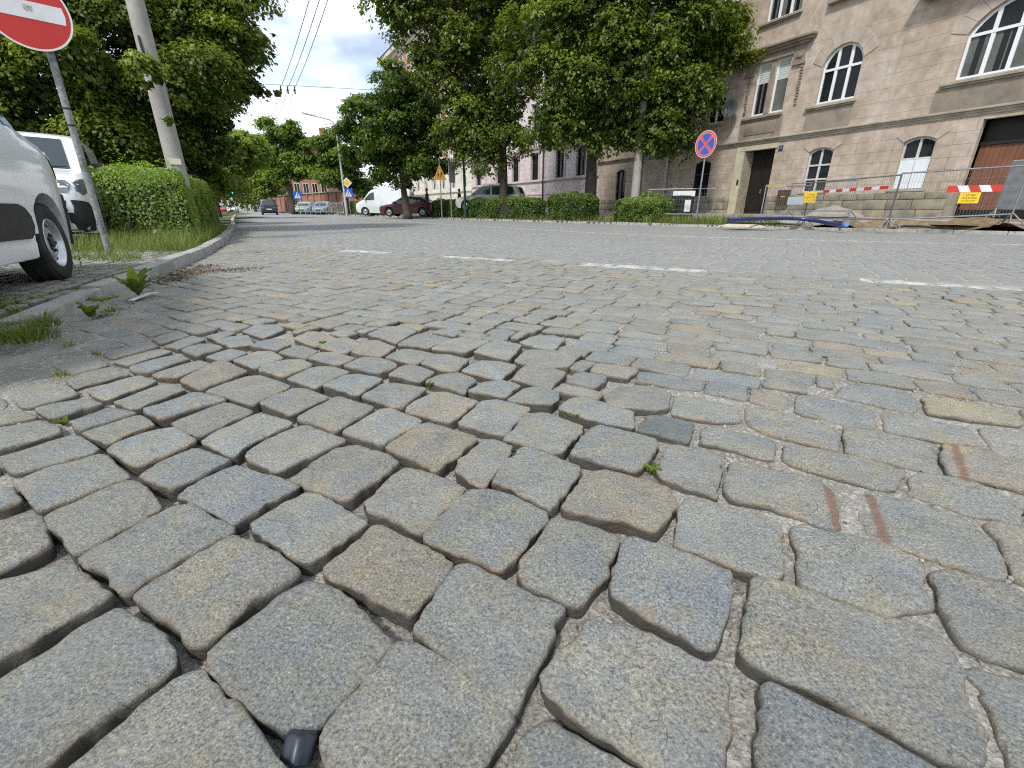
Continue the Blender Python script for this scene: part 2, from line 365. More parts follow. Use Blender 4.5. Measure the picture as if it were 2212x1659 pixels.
# ------------------------------------------------------------------ setts
class Stones:
    def __init__(s): s.V = []; s.F = []; s.T = []; s.E = []; s.n = 0
    def add(s, poly, tone, n=24, z0=0.0, tilt=(0, 0), dome=0.004, er=0.010, depth=0.07, rough=0.004, rings=6, seed=0, grow=0.0):
        P = np.array(poly, float)
        ar = 0.5 * np.sum(P[:, 0] * np.roll(P[:, 1], -1) - np.roll(P[:, 0], -1) * P[:, 1])
        if ar < 0: P = P[::-1]
        if n > 8:
            for cf in (0.05, 0.17):
                q = np.roll(P, -1, 0); P = np.stack([(1 - cf) * P + cf * q, cf * P + (1 - cf) * q], 1).reshape(-1, 2)
        q = np.roll(P, -1, 0); L = np.hypot(*(q - P).T); cum = np.concatenate([[0], np.cumsum(L)])
        t = np.linspace(0, cum[-1], n, endpoint=False); i = np.clip(np.searchsorted(cum, t, 'right') - 1, 0, len(P) - 1)
        f = ((t - cum[i]) / np.maximum(L[i], 1e-9))[:, None]; O = P[i] * (1 - f) + q[i] * f
        c = O.mean(0); D = O - c; R = np.hypot(*D.T); U = D / R[:, None]
        R = R + grow
        if rough > 0 and n > 8:
            R = R + rough * sines(O, 45, 1, 4) + 0.6 * rough * sines(O, 140, 2, 4) - 0.9 * rough * np.clip(sines(O, 90, 3, 4) - 0.55, 0, 1) * 2
        # rings from the joint upwards to the middle of the top
        if rings >= 6: spec = [(-0.004, -depth, 1), (0.001, -er * 3.2, 1), (0.0, -er * 1.1, 0.8), (-er * 0.5, -er * 0.35, 0.45), (-er * 1.6, -er * 0.05, 0.25), (-er * 3.4, 0, 0.08)]
        elif rings >= 4: spec = [(0.0, -depth, 1), (0.0, -er * 1.3, 0.9), (-er * 0.6, -er * 0.3, 0.45), (-er * 1.8, 0, 0.1)]
        else: spec = [(0.002, -depth, 1), (0.0, -er, 0.8), (-er * 1.3, 0, 0.1)]
        rows = []; ed = []
        Rm = R.min()
        for (dr, dz, e) in spec:
            rr = np.maximum(R + dr, 0.74 * R); rows.append(np.column_stack([c + U * rr[:, None], np.full(n, dz)])); ed.append(np.full(n, e))
        if rings >= 6:
            for k in (0.66, 0.33):
                rr = R * k; rows.append(np.column_stack([c + U * rr[:, None], np.zeros(n)])); ed.append(np.zeros(n))
        A = np.concatenate(rows + [np.array([[c[0], c[1], 0.0]])]); E = np.concatenate(ed + [np.zeros(1)])
        rel = A[:, :2] - c; rr2 = np.clip((rel ** 2).sum(1) / (R.mean() ** 2), 0, 1.3)
        top = np.ones(len(A)); top[:n] = 0
        A[:, 2] += top * (dome * (1 - rr2) + rel @ np.array(tilt) + z0)
        if rings >= 6:
            A[:, 2] += top * (0.0022 * sines(A[:, :2], 22, 11, 5) + 0.0012 * sines(A[:, :2], 75, 12, 5))
            sd = np.zeros(len(A)); sd[:3 * n] = 1
            A[:, :2] += (sd * 0.003 * sines(A * np.array([1, 1, 2.5]), 120, 13, 5))[:, None] * (rel / np.maximum(np.hypot(*rel.T), 1e-6)[:, None])
        nr = len(rows); b = s.n; k = np.arange(n); k2 = (k + 1) % n; F = []
        for r in range(nr - 1):
            F.append(np.stack([b + r * n + k, b + r * n + k2, b + (r + 1) * n + k2, b + (r + 1) * n + k], 1))
        ci = b + nr * n; l = b + (nr - 1) * n
        h = np.arange(0, n, 2)
        F.append(np.stack([l + h, l + (h + 1) % n, l + (h + 2) % n, np.full(len(h), ci)], 1))
        s.V.append(A); s.F.append(np.concatenate(F)); s.E.append(E); s.T.append(np.tile(np.array(tone), (len(A), 1))); s.n += len(A)
    def build(s, name, parent=None, smooth=True):
        V = np.concatenate(s.V); F = np.concatenate(s.F); E = np.concatenate(s.E); T = np.concatenate(s.T)
        T4 = np.column_stack([T, np.ones(len(T))])
        return np_mesh(name, V, F, MAT['granite'], parent, smooth, [('tone', 'POINT', 'FLOAT_COLOR', T4), ('edge', 'POINT', 'FLOAT', E), ('mark', 'POINT', 'FLOAT_VECTOR', marks(V[:, :2]))])
def tone(k=None):
    """granite colours: blue grey, mid grey, buff, brown"""
    r = random.random() if k is None else k
    g = random.uniform(0.90, 1.10) * 0.80
    if r > 1: return (0.13, 0.15, 0.16)
    if r < 0.45: c = (0.302, 0.308, 0.292)
    elif r < 0.74: c = (0.313, 0.308, 0.283)
    elif r < 0.86: c = (0.278, 0.293, 0.300)
    elif r < 0.96: c = (0.325, 0.297, 0.252)
    else: c = (0.38, 0.34, 0.255)
    return tuple(x * g for x in c)
def tone_main():
    g = random.uniform(0.95, 1.05); return tuple(x * g for x in random.choice(((.245, .252, .256), (.250, .252, .246), (.238, .248, .256))))
S2, S1 = 2.074, 1.84333
TILES = {'A': (0, 1500, S2), 'B': (1000, 1500, S2), 'C': (2000, 1500, S2), 'D': (3000, 1500, S2), 'E': (0, 2200, S2), 'F': (1000, 2200, S2), 'G': (2000, 2200, S2), 'H': (3000, 2200, S2), 'I': (0, 1000, S1), 'J': (1000, 1000, S1)}
# outlines of the nearest setts as surveyed (tile, tone key, outline)
NEAR = [
('E',.5,[(-300,200),(540,0),(900,250),(0,780),(-300,940)]),
('E',.3,[(-300,1060),(0,905),(930,350),(1130,450),(1410,740),(1380,850),(350,1590),(-50,1700),(-300,1800)]),
('E',.7,[(600,1600),(1480,890),(1640,850),(1740,1000),(2074,1390),(2300,1660),(2350,1800),(450,1800)]),
('F',.35,[(-380,690),(0,385),(440,110),(620,180),(1060,600),(1080,650),(900,870),(460,1310),(220,1310),(-50,1140),(-380,860)]),
('F',.6,[(490,1420),(1120,660),(1300,640),(1400,690),(1720,900),(2050,1180),(2060,1260),(1810,1640),(1750,1760),(650,1760),(560,1570)]),
('F',.2,[(1270,500),(1620,20),(1740,10),(2074,180),(2500,350),(2430,480),(2150,1080),(2060,1150),(1960,1100),(1720,860),(1400,640)]),
('B',.9,[(550,1470),(960,1150),(1040,1150),(1600,1460),(1250,1890),(1200,1850),(820,1640),(560,1530)]),
('B',.3,[(-40,1130),(140,1010),(410,870),(500,890),(900,1100),(440,1430),(370,1420),(0,1200)]),
('B',.5,[(260,750),(640,500),(740,480),(830,480),(1150,600),(1140,640),(760,920),(700,940),(350,790)]),
('B',.55,[(890,950),(1180,670),(1250,660),(1690,820),(1680,860),(1500,1040),(1370,1170),(1310,1190),(920,1000)]),
('B',.3,[(1360,1220),(1500,1050),(1740,850),(1850,860),(2090,910),(2360,1040),(2330,1110),(2090,1400),(1980,1500),(1760,1400),(1400,1260)]),
('B',.88,[(1050,510),(1330,320),(1400,310),(1780,420),(1780,450),(1540,620),(1470,690),(1420,680),(1300,600),(1100,530)]),
('B',.6,[(1610,700),(1660,600),(1850,450),(1930,440),(2074,490),(2070,540),(1900,770),(1850,820),(1790,810)]),
('B',.25,[(690,370),(1000,190),(1090,190),(1350,280),(1340,310),(1060,460),(1000,480)]),
('B',.6,[(310,260),(640,90),(690,90),(980,180),(650,360),(610,360)]),
('B',.3,[(20,160),(300,40),(400,40),(600,100),(300,240),(260,240)]),
('B',.62,[(-90,560),(0,490),(350,330),(430,330),(720,440),(700,460),(400,590),(190,690),(140,690),(-60,610)]),
('A',.4,[(1610,450),(1700,400),(2074,240),(2150,240),(2390,320),(2330,350),(2000,490),(1900,570),(1870,570)]),
('A',.8,[(1420,890),(1830,670),(1920,640),(2074,700),(2420,800),(2410,820),(2150,960),(1900,1110),(1850,1110),(1620,970)]),
('A',.75,[(1110,740),(1290,620),(1560,510),(1620,510),(1870,610),(1840,640),(1440,830),(1360,860),(1200,770)]),
('A',.3,[(870,530),(930,470),(1300,360),(1420,350),(1600,450),(1560,480),(1260,600),(1130,650),(1050,640)]),
('A',.6,[(1370,300),(1830,140),(1880,150),(2040,210),(2030,230),(1640,400),(1590,410),(1430,350)]),
('A',.78,[(1140,210),(1300,170),(1560,60),(1650,60),(1830,110),(1810,130),(1350,270),(1290,280)]),
('A',.6,[(910,140),(1300,10),(1400,10),(1510,50),(1130,190),(1050,190)]),
('A',.75,[(570,310),(840,190),(920,180),(1120,230),(650,370),(600,350)]),
('A',.5,[(640,380),(1130,240),(1260,320),(900,460),(850,470)]),
('A',.4,[(280,200),(420,160),(700,110),(840,150),(440,270),(380,270)]),
('A',.6,[(40,60),(250,0),(520,0),(640,80),(220,190),(160,180)]),
('A',.3,[(-200,120),(-20,90),(60,150),(30,190),(-200,230)]),
('A',.6,[(-200,250),(0,210),(200,220),(300,260),(0,320),(-200,370)]),
('A',.4,[(-200,400),(0,350),(330,275),(480,350),(470,390),(0,530),(-200,590)]),
('A',.35,[(20,600),(40,570),(560,400),(650,410),(800,500),(780,530),(200,690),(110,700),(30,650)]),
('A',.3,[(110,780),(300,690),(790,550),(860,560),(1060,720),(1040,740),(380,980),(300,1010),(220,930)]),
('A',.6,[(340,1080),(400,1040),(1000,790),(1090,780),(1320,980),(1300,1010),(700,1320),(620,1350),(540,1310),(400,1150)]),
('A',.3,[(650,1400),(740,1330),(1400,990),(1540,970),(1880,1150),(1880,1190),(1500,1390),(1050,1640),(940,1640),(860,1500),(700,1450)]),
('A',.45,[(1070,1690),(1130,1640),(1850,1240),(1920,1230),(2080,1290),(2410,1500),(2380,1540),(2020,1770),(1690,2080),(1620,2100),(1500,2060),(1370,1880),(1100,1730)]),
('A',.8,[(-250,900),(-20,830),(90,820),(180,930),(0,990),(-250,1060)]),
('A',.6,[(-250,1210),(0,1120),(230,1040),(310,1060),(400,1250),(390,1280),(0,1480),(-250,1600)]),
('C',.25,[(-160,790),(-100,700),(60,520),(150,510),(550,660),(550,690),(400,900),(310,1000),(250,970),(0,850)]),
('C',.6,[(-70,440),(20,360),(110,230),(250,220),(580,320),(570,350),(400,540),(330,550),(0,450)]),
('C',.88,[(410,960),(560,760),(640,680),(760,670),(1270,830),(1320,950),(1280,1100),(1120,1200),(1000,1150),(440,1000)]),
('C',.3,[(470,550),(640,340),(720,310),(1180,430),(1180,510),(1020,700),(960,690),(500,570)]),
('C',.25,[(370,200),(460,110),(560,90),(1000,210),(990,340),(930,340),(600,280)]),
('C',1.2,[(1010,360),(1090,240),(1170,230),(1490,290),(1440,460),(1380,450)]),
('C',.3,[(1190,690),(1260,490),(1350,490),(1680,570),(1690,640),(1670,900),(1560,860),(1200,740)]),
('C',.25,[(1520,460),(1540,340),(1620,330),(2074,430),(2140,450),(2130,610),(2050,600)]),
('C',.6,[(1710,850),(1780,640),(1860,620),(2074,690),(2490,780),(2550,830),(2640,930),(2660,1160),(2560,1160),(2074,980),(1750,920)]),
('C',.3,[(1320,1120),(1400,920),(1480,900),(2074,1080),(2160,1100),(2180,1130),(2200,1500),(2150,1560),(2074,1560),(1800,1460),(1340,1300)]),
('C',.76,[(830,1450),(930,1250),(1000,1240),(1700,1470),(1790,1500),(1780,1760),(1640,2130),(1580,2150),(1480,2080),(830,1700)]),
('C',.4,[(60,1450),(180,1290),(330,1070),(400,1060),(830,1200),(860,1250),(830,1370),(720,1560),(590,1740),(540,1760),(400,1700),(100,1590),(60,1520)]),
('G',.65,[(260,920),(440,680),(620,480),(720,460),(1000,530),(1680,860),(1760,960),(1760,1200),(1690,1640),(1640,1720),(1250,1720),(860,1440),(330,1080)]),
('G',.3,[(60,1430),(250,1270),(330,1270),(560,1430),(1060,1660),(1100,1760),(0,1760),(-30,1600)]),
('H',.7,[(-150,150),(0,140),(300,220),(940,440),(1350,520),(1430,640),(1530,760),(1590,900),(1600,1080),(1760,1330),(1780,1560),(1680,1640),(1480,1620),(1100,1390),(560,1130),(0,890),(-210,740),(-200,560)]),
('D',.4,[(200,1160),(300,1110),(420,1170),(900,1290),(1020,1330),(1230,1450),(1280,1650),(1340,1800),(1000,1870),(800,1800),(330,1640),(270,1600)]),
('D',.5,[(1340,1540),(1450,1500),(1900,1600),(2074,1680),(2500,1800),(2500,2350),(2074,2310),(1800,2220),(1560,2120),(1500,1990),(1350,1700)]),
('H',.3,[(1620,880),(1700,820),(2074,920),(2400,1050),(2400,1800),(1990,1700),(1930,1450),(1800,1150)]),
('H',.8,[(-60,1000),(50,980),(300,1100),(750,1270),(1250,1580),(1400,1760),(-40,1800),(-80,1400)]),
('D',.35,[(700,900),(850,870),(1100,910),(1300,970),(1620,1090),(1850,1280),(1900,1400),(1930,1560),(1800,1560),(1300,1400),(1000,1280),(820,1220),(760,1080)]),
('D',.88,[(1750,1140),(1850,1100),(2074,1160),(2400,1250),(2400,1700),(2074,1590),(2000,1560),(1950,1440),(1880,1310)]),
('D',.3,[(1140,880),(1150,760),(1220,700),(1640,780),(1900,900),(2030,950),(2074,1010),(2074,1140),(1900,1090),(1640,1050),(1400,960)]),
('D',.4,[(2090,960),(2400,1040),(2400,1230),(2100,1120)]),
('D',.5,[(110,590),(130,500),(400,520),(900,620),(1100,690),(1080,800),(1040,850),(900,840),(200,660)]),
('D',.86,[(1390,600),(1410,500),(1530,500),(2074,620),(2400,700),(2400,960),(2074,870),(1640,770),(1470,740)]),
('D',.6,[(630,540),(610,350),(700,350),(1230,450),(1370,560),(1400,720),(1300,700),(640,550)]),
('D',.6,[(-190,230),(-180,180),(0,200),(520,340),(580,420),(590,540),(0,400),(-150,330)]),
('D',.8,[(220,210),(220,90),(350,90),(860,200),(880,300),(890,350),(700,340),(270,240)]),
('D',.7,[(940,370),(920,220),(1000,210),(1640,340),(1700,430),(1740,490),(1500,480),(1000,390)]),
('D',.6,[(1760,440),(1700,350),(1790,350),(2074,400),(2400,460),(2400,690),(2074,590),(1830,540)]),
('D',.8,[(540,90),(600,20),(800,10),(1100,60),(1210,130),(1210,230),(1080,210)]),
('D',.97,[(1290,240),(1240,100),(1400,100),(1700,150),(2000,250),(2074,300),(2060,340),(1650,290)]),
('C',.7,[(740,110),(860,20),(1100,20),(1290,70),(1270,200),(1130,210),(800,190)]),
('C',.4,[(1290,230),(1310,80),(1400,70),(1840,180),(1850,310),(1640,300)]),
('B',.3,[(1620,300),(1830,130),(1950,120),(2240,190),(2100,310),(2020,400),(1920,380)]),
('B',.87,[(1200,190),(1260,140),(1440,60),(1560,60),(1800,130),(1780,150),(1620,270),(1550,290),(1220,220)]),
('J',.75,[(470,930),(640,850),(720,840),(910,880),(900,900),(740,1000),(700,1000)]),
('J',.3,[(750,1000),(900,910),(980,900),(1230,940),(1200,970),(1060,1090),(1000,1090)]),
('J',.3,[(210,870),(400,790),(520,780),(680,830),(470,930),(420,950)]),
('J',.6,[(10,820),(60,770),(220,740),(320,740),(420,770),(380,800),(210,860),(160,860)]),
('J',.25,[(620,790),(780,730),(880,730),(1020,770),(1000,790),(900,830),(820,830)]),
('J',.5,[(360,730),(450,690),(540,680),(720,720),(610,780),(570,780)]),
('J',.3,[(150,690),(270,640),(340,640),(450,680),(360,730),(320,720)]),
('J',.6,[(940,850),(1060,780),(1140,780),(1290,830),(1180,900),(1120,890)]),
('J',.4,[(1210,890),(1330,840),(1460,830),(1590,880),(1500,970),(1470,970)]),
('J',.3,[(1520,960),(1640,890),(1760,880),(1910,930),(1800,1010),(1740,1010)]),
('J',.3,[(1800,1030),(1920,950),(2010,930),(2190,980),(2170,1040),(2120,1080),(2020,1070)]),
('J',.4,[(920,720),(1040,660),(1110,660),(1300,700),(1160,770),(1120,770)]),
('J',.5,[(1180,770),(1290,710),(1370,710),(1540,740),(1450,820),(1330,820)]),
('J',.3,[(1470,820),(1610,750),(1760,750),(1890,780),(1770,870),(1720,870)]),
('J',.6,[(1830,880),(1930,790),(2050,780),(2240,830),(2120,950),(2060,930)]),
('J',.9,[(670,680),(780,610),(870,600),(1010,650),(900,710),(860,710)]),
('J',.5,[(440,650),(560,590),(650,580),(780,620),(660,680),(600,690)]),
('J',.88,[(270,590),(360,540),(450,540),(600,590),(460,630),(410,640)]),
('J',.6,[(1250,660),(1400,590),(1500,580),(1690,610),(1510,690),(1480,690)]),
('J',.4,[(1560,690),(1680,620),(1780,610),(1920,640),(1820,750),(1780,740)]),
('J',.3,[(1010,640),(1150,560),(1240,550),(1430,590),(1290,640),(1240,660)]),
('J',.4,[(800,560),(930,510),(1060,510),(1160,540),(1010,620),(970,610)]),
('J',.6,[(1850,750),(1950,660),(2100,670),(2350,700),(2250,800),(2080,800)]),
('J',.3,[(1890,610),(1990,570),(2140,560),(2230,600),(2150,670),(2020,650)]),
('I',.6,[(620,970),(860,880),(1010,850),(1130,900),(1080,930),(800,1020),(740,1030)]),
('I',.5,[(470,900),(500,860),(800,790),(940,840),(600,930),(540,950)]),
('I',.6,[(1080,840),(1270,790),(1440,740),(1530,770),(1280,860),(1130,860)]),
('I',.88,[(1280,890),(1560,760),(1640,760),(1790,820),(1460,940),(1420,940)]),
('I',.6,[(1460,960),(1760,850),(1870,840),(2110,930),(1860,1050),(1810,1070)]),
('I',.78,[(920,800),(1250,710),(1310,720),(1370,740),(1080,830),(960,830)]),
('I',.5,[(810,760),(900,730),(1140,670),(1250,690),(920,790)]),
('I',.5,[(740,710),(850,670),(1080,630),(1140,640),(1110,660),(800,740)]),
('I',.75,[(1300,670),(1430,620),(1510,620),(1620,660),(1420,720)]),
('I',.4,[(1170,640),(1260,610),(1390,570),(1480,600),(1280,660)]),
('I',.5,[(1080,590),(1280,530),(1370,570),(1150,620)]),
('I',.78,[(1470,720),(1650,660),(1790,690),(1660,740),(1600,750)]),
('I',.3,[(1670,750),(1860,690),(1960,690),(2050,730),(1880,790),(1820,800)]),
('I',.8,[(1550,610),(1670,580),(1790,570),(1830,630),(1650,650)]),
('I',.78,[(1790,640),(1900,600),(1980,590),(2100,630),(1990,670)]),
('I',.4,[(1480,570),(1640,530),(1700,550),(1550,600)]),
('I',.76,[(1740,540),(1850,490),(1990,490),(2050,520),(1890,580)]),
('I',.5,[(-60,870),(0,840),(340,810),(380,860),(0,940),(-60,950)]),
('I',.5,[(380,800),(450,750),(700,730),(790,790),(500,850)]),
]
st = Stones(); traced = []
for i, (tl, k, pts) in enumerate(NEAR):
    ox, oy, sc = TILES[tl]
    P = [G((ox + x / sc) / 1.80832, (oy + y / sc) / 1.80832) for x, y in pts]
    traced.append(np.array(P))
    d = np.linalg.norm(np.mean(P, 0))
    rnd = random.Random(i)
    st.add(P, tone(k), n=72 if d < 1.3 else 40, z0=rnd.uniform(-0.004, 0.003), tilt=(rnd.uniform(-.035, .035), rnd.uniform(-.035, .035)), dome=0.0025, er=rnd.uniform(0.003, 0.005), seed=i, grow=(0.005 if np.mean(P, 0)[0] < .25 else 0.003) if d < 1.35 else 0.001, rough=0.0045 if d < 1.35 else 0.003)
# ---- the rest of the setts, laid in rows; field() maps row coordinates to the plan
def clear_of_traced(P):
    for T in traced:
        lo, hi = T.min(0) - 0.01, T.max(0) + 0.01
        if (P[:, 0].max() < lo[0]) or (P[:, 0].min() > hi[0]) or (P[:, 1].max() < lo[1]) or (P[:, 1].min() > hi[1]): continue
        if inpoly(P, T).any() or inpoly(T[::2], P[[0, 1, 2, 3]]).any(): return False
    return True
def quad_samples(P):
    out = list(P)
    for a, b in ((0.5, 0.5), (0.5, 0.1), (0.5, 0.9), (0.1, 0.5), (0.9, 0.5), (0.25, 0.25), (0.75, 0.25), (0.25, 0.75), (0.75, 0.75)):
        out.append((P[0] * (1 - a) + P[1] * a) * (1 - b) + (P[3] * (1 - a) + P[2] * a) * b)
    return np.array(out)
U1 = np.array((math.cos(math.radians(-31)), math.sin(math.radians(-31)))); U2 = np.array((-U1[1], U1[0]))
def side_field(a, b):
    p = U1 * a + U2 * b
    return p + 0.05 * np.array((math.sin(p[1] * 1.3), math.sin(p[0] * 1.1 + 1)))
ELs = np.concatenate([[0], np.cumsum(np.hypot(*np.diff(EL, axis=0).T))])
# smooth normals of the edge line for the rows of the main road
_t = np.gradient(EL, axis=0); _t /= np.hypot(*_t.T)[:, None]
for _ in range(30): _t = np.concatenate([_t[:1], (0.25 * _t[:-2] + 0.5 * _t[1:-1] + 0.25 * _t[2:]), _t[-1:]])
_t /= np.hypot(*_t.T)[:, None]
def main_field(a, b):
    """a: across (positive towards the camera side), b: along the edge line"""
    p = np.array([np.interp(b, ELs, EL[:, 0]), np.interp(b, ELs, EL[:, 1])]); t = np.array([np.interp(b, ELs, _t[:, 0]), np.interp(b, ELs, _t[:, 1])])
    t /= np.linalg.norm(t)
    return p + np.array((t[1], -t[0])) * a + t * (0.05 * math.sin(a * 1.9 + b * .7) + 0.03 * math.sin(a * 4.3 + b * 1.9))
def lay(field, arange, brange, keep, w=(0.15, 0.185), l=(0.15, 0.29), gap=0.013, seed=3, tn=None, fl=1.0):
    tn = tn or tone
    rnd = random.Random(seed); b = brange[0]
    while b < brange[1]:
        wb = rnd.uniform(*w); a = arange[0] + rnd.uniform(0, 0.2)
        mid = field(0.5 * (arange[0] + arange[1]), b)
        while a < arange[1]:
            la = rnd.uniform(*l); j = lambda: rnd.uniform(-0.010, 0.010)
            c0 = field(a + la / 2, b + wb / 2)
            kk = keep(c0)
            if kk:
                P = np.array([field(a + gap / 2 + j(), b + gap / 2 + j() * .6), field(a + la - gap / 2 + j(), b + gap / 2 + j() * .6), field(a + la - gap / 2 + j(), b + wb - gap / 2 + j() * .6), field(a + gap / 2 + j(), b + wb - gap / 2 + j() * .6)])
                d = math.hypot(*c0); ok = True
                if d < 3.2 and not clear_of_traced(quad_samples(P)):
                    ok = False
                    # a smaller piece may still fit beside the neighbours
                    bl_ = lambda u_, v_: (P[0] * (1 - u_) + P[1] * u_) * (1 - v_) + (P[3] * (1 - u_) + P[2] * u_) * v_
                    for (u0, u1, v0, v1) in ((0, .75, 0, 1), (.25, 1, 0, 1), (0, 1, .35, 1), (0, 1, 0, .65), (0, .5, 0, 1), (.5, 1, 0, 1), (0, .7, .4, 1), (.3, 1, .4, 1), (0, .7, 0, .6), (.3, 1, 0, .6), (0, .3, 0, 1), (.7, 1, 0, 1), (0, .45, .5, 1), (.55, 1, .5, 1), (0, .45, 0, .5), (.55, 1, 0, .5)):
                        Pq = np.array([bl_(u0, v0), bl_(u1, v0), bl_(u1, v1), bl_(u0, v1)])
                        if clear_of_traced(quad_samples(Pq)): P = Pq; ok = True; break
                if ok:
                    tl = (rnd.uniform(-.03, .03), rnd.uniform(-.03, .03)); z0 = rnd.uniform(-0.006, 0.003)
                    if d < 3.0: st.add(P, tone(), 28, z0, tl, 0.0025, 0.005, rings=6, grow=0.003)
                    elif d < 7.0: st.add(P, tn(), 16, z0 * fl, (tl[0] * fl, tl[1] * fl), 0.003, 0.007, rings=4, grow=0.002)
                    elif d < 13: st.add(P, tn(), 8, z0 * fl, (tl[0] * fl, tl[1] * fl), 0.003, 0.009, rings=3)
                    else: st.add(P, tn(), 8, z0 * fl * .6, (tl[0] * .5 * fl, tl[1] * .5 * fl), 0.002, 0.007, rings=3)
            a += la
        b += wb
def view_ok(p):
    """only what the photo can see, with a margin to the sides"""
    if p[1] < 0.1: return False
    return abs(p[0]) < 1.35 * p[1] + 0.8
INROAD = lambda p: bool(inpoly(np.array([p]), ROADPOLY)[0])
def keep_side(p):
    return view_ok(p) and (p - DASH0) @ DASHN < 0.12 and INROAD(p)
def keep_main(p):
    return p[1] < 46 and view_ok(p) and (p - DASH0) @ DASHN > 0.16 and INROAD(p)
lay(side_field, (-9.5, 5.5), (-0.6, 9.5), keep_side, (0.145, 0.185), (0.15, 0.28), 0.015)
lay(main_field, (-6.5, 11.5), (ELs[0] + 76, ELs[-1] - 4), keep_main, (0.18, 0.215), (0.17, 0.27), 0.017, seed=9, tn=tone_main, fl=0.45)
tag(st.build('cobbled_road'), kind='structure')
# ---- bed of sand and dirt under and between the setts
def bed_h(P):
    """how far the joints are filled: open joints on the left and middle, filled to the right and along the kerb"""
    x, y = P[:, 0], P[:, 1]
    open_ = np.clip(1.1 - (x - 0.15) * 2.0, 0, 1) * np.clip((3.6 - y) / 1.6, 0, 1)
    k = np.abs(sdist(P, LK)); kerb = np.clip((1 - k / 0.95) * 1.7, 0, 1) * np.clip((4.6 - y) / 1.6, 0, 1)
    z = -0.0105 - 0.031 * open_ + 0.004 * sines(P, 9, 5) + 0.003 * sines(P, 31, 6)
    return z + kerb * (0.0125 + 0.031 * open_) + 0.0035 * kerb * sines(P, 14, 8)
def grid_mesh(name, xs, ys, zf, mat, clip=None):
    X, Y = np.meshgrid(xs, ys); P = np.column_stack([X.ravel(), Y.ravel()]); Z = zf(P)
    n, m_ = len(xs), len(ys); i = (np.arange(m_ - 1)[:, None] * n + np.arange(n - 1)[None]).ravel()
    F = np.stack([i, i + 1, i + n + 1, i + n], 1)
    if clip is not None:
        c = (P[F].mean(1)); F = F[clip(c)]
    return np_mesh(name, np.column_stack([P, Z]), F, mat, None, True)
bed_near = grid_mesh('joint_sand', np.arange(-4.2, 3.4, 0.02), np.arange(0.1, 4.0, 0.02), bed_h, MAT['sand'], lambda c: inpoly(c, ROADPOLY) & (np.abs(c[:, 0]) < 1.45 * c[:, 1] + 0.9))
tag(bed_near, kind='structure')
vv = np.concatenate([np.arange(-120, -20, 4), np.arange(-20, 22, 0.25), np.arange(22, 60, 2)])
def _bz(P): return np.where((P[:, 0] > -4.2) & (P[:, 0] < 3.35) & (P[:, 1] > 0.1) & (P[:, 1] < 3.95), -0.09, np.where((P - DASH0) @ DASHN > 0.2, -0.005, -0.011 - 0.014 * np.clip(1 - P[:, 0] * .6, 0, 1)) + 0.003 * sines(P, 3, 7))
tag(grid_mesh('road', vv, np.concatenate([np.arange(-6, 45, 0.25), np.arange(45, 200, 3)]), _bz, MAT['pale_joint'], lambda c: inpoly(c, ROADPOLY) | (np.minimum(np.abs(sdist(c, LK)), np.abs(sdist(c, RK))) < 0.22)), kind='structure')
# far carriageway surface beyond the last modelled setts
MAT['far_road'] = M_('far_setts', (0.25, 0.257, 0.26), 0.62, 0.15, 0.8, bmp=0.5, bscale=4)
fx = [p for p in ROADPOLY]
def strip(name, L, offs, zs, mat, smooth=30):
    """sheet along polyline L; offs = offsets to the left of travel"""
    mb = MB(); L = np.asarray(L); t = np.gradient(L, axis=0); t /= np.maximum(np.hypot(*t.T), 1e-9)[:, None]; nrm = np.column_stack([-t[:, 1], t[:, 0]])
    k = len(offs); vs = []
    for i in range(len(L)):
        for o_, z_ in zip(offs, zs):
            p = L[i] + nrm[i] * o_; vs.append((p[0], p[1], z_))
    fs = [(i * k + j, (i + 1) * k + j, (i + 1) * k + j + 1, i * k + j + 1) for i in range(len(L) - 1) for j in range(k - 1)]
    mb.add(vs, fs); return mb
tag(grid_mesh('far_carriageway', np.arange(-120, 0, 3.0), np.arange(45.6, 200, 3.0), lambda P: np.full(len(P), -0.002), MAT['far_road'], lambda c: inpoly(c, ROADPOLY)), kind='structure')
# ground sheet to the horizon
mb = MB(); mb.add([(-1500, -1500, -0.12), (1500, -1500, -0.12), (1500, 1500, -0.12), (-1500, 1500, -0.12)], [(0, 1, 2, 3)])
tag(mb.build('ground', MAT['verge']), kind='structure')
# ------------------------------------------------------------------ kerbs: separate long granite stones
def kerb(name, L, side, ztop, length=1.0, width=0.14, seed=1, smax=60, label_kind='structure', mat='kerbstone', dips=()):
    rnd = random.Random(seed); s = np.concatenate([[0], np.cumsum(np.hypot(*np.diff(L, axis=0).T))]); mb = MB()
    a = 0.0
    while a < min(s[-1], smax):
        ln = length * rnd.uniform(0.75, 1.2); b = min(a + ln - 0.012, s[-1])
        p = np.array([np.interp(a, s, L[:, 0]), np.interp(a, s, L[:, 1])]); q = np.array([np.interp(b, s, L[:, 0]), np.interp(b, s, L[:, 1])])
        d = (q - p); n_ = np.array((-d[1], d[0])) / max(np.linalg.norm(d), 1e-6) * side
        c = (p + q) / 2 + n_ * width / 2; zt = ztop(c) + rnd.uniform(-.008, .008)
        if zt > -0.05:
            mb.box((c[0], c[1], zt - 0.2), (np.linalg.norm(d) / 2, width / 2, 0.2), math.atan2(d[1], d[0]) + rnd.uniform(-.01, .01), bevel=0.018)
        a += ln
    return tag(mb.build(name, MAT[mat], smooth=40), kind=label_kind)
def zk_left(c):
    y = c[1]
    if y < 3.2: return 0.035 + 0.01 * y
    if y < 3.75: return -0.2          # a kerb stone is missing where the dock plant grows
    return min(0.12, 0.09 + 0.02 * (y - 3.7))
kerb('left_kerb', LK, 1, zk_left, 1.0, 0.15, 2, 60)
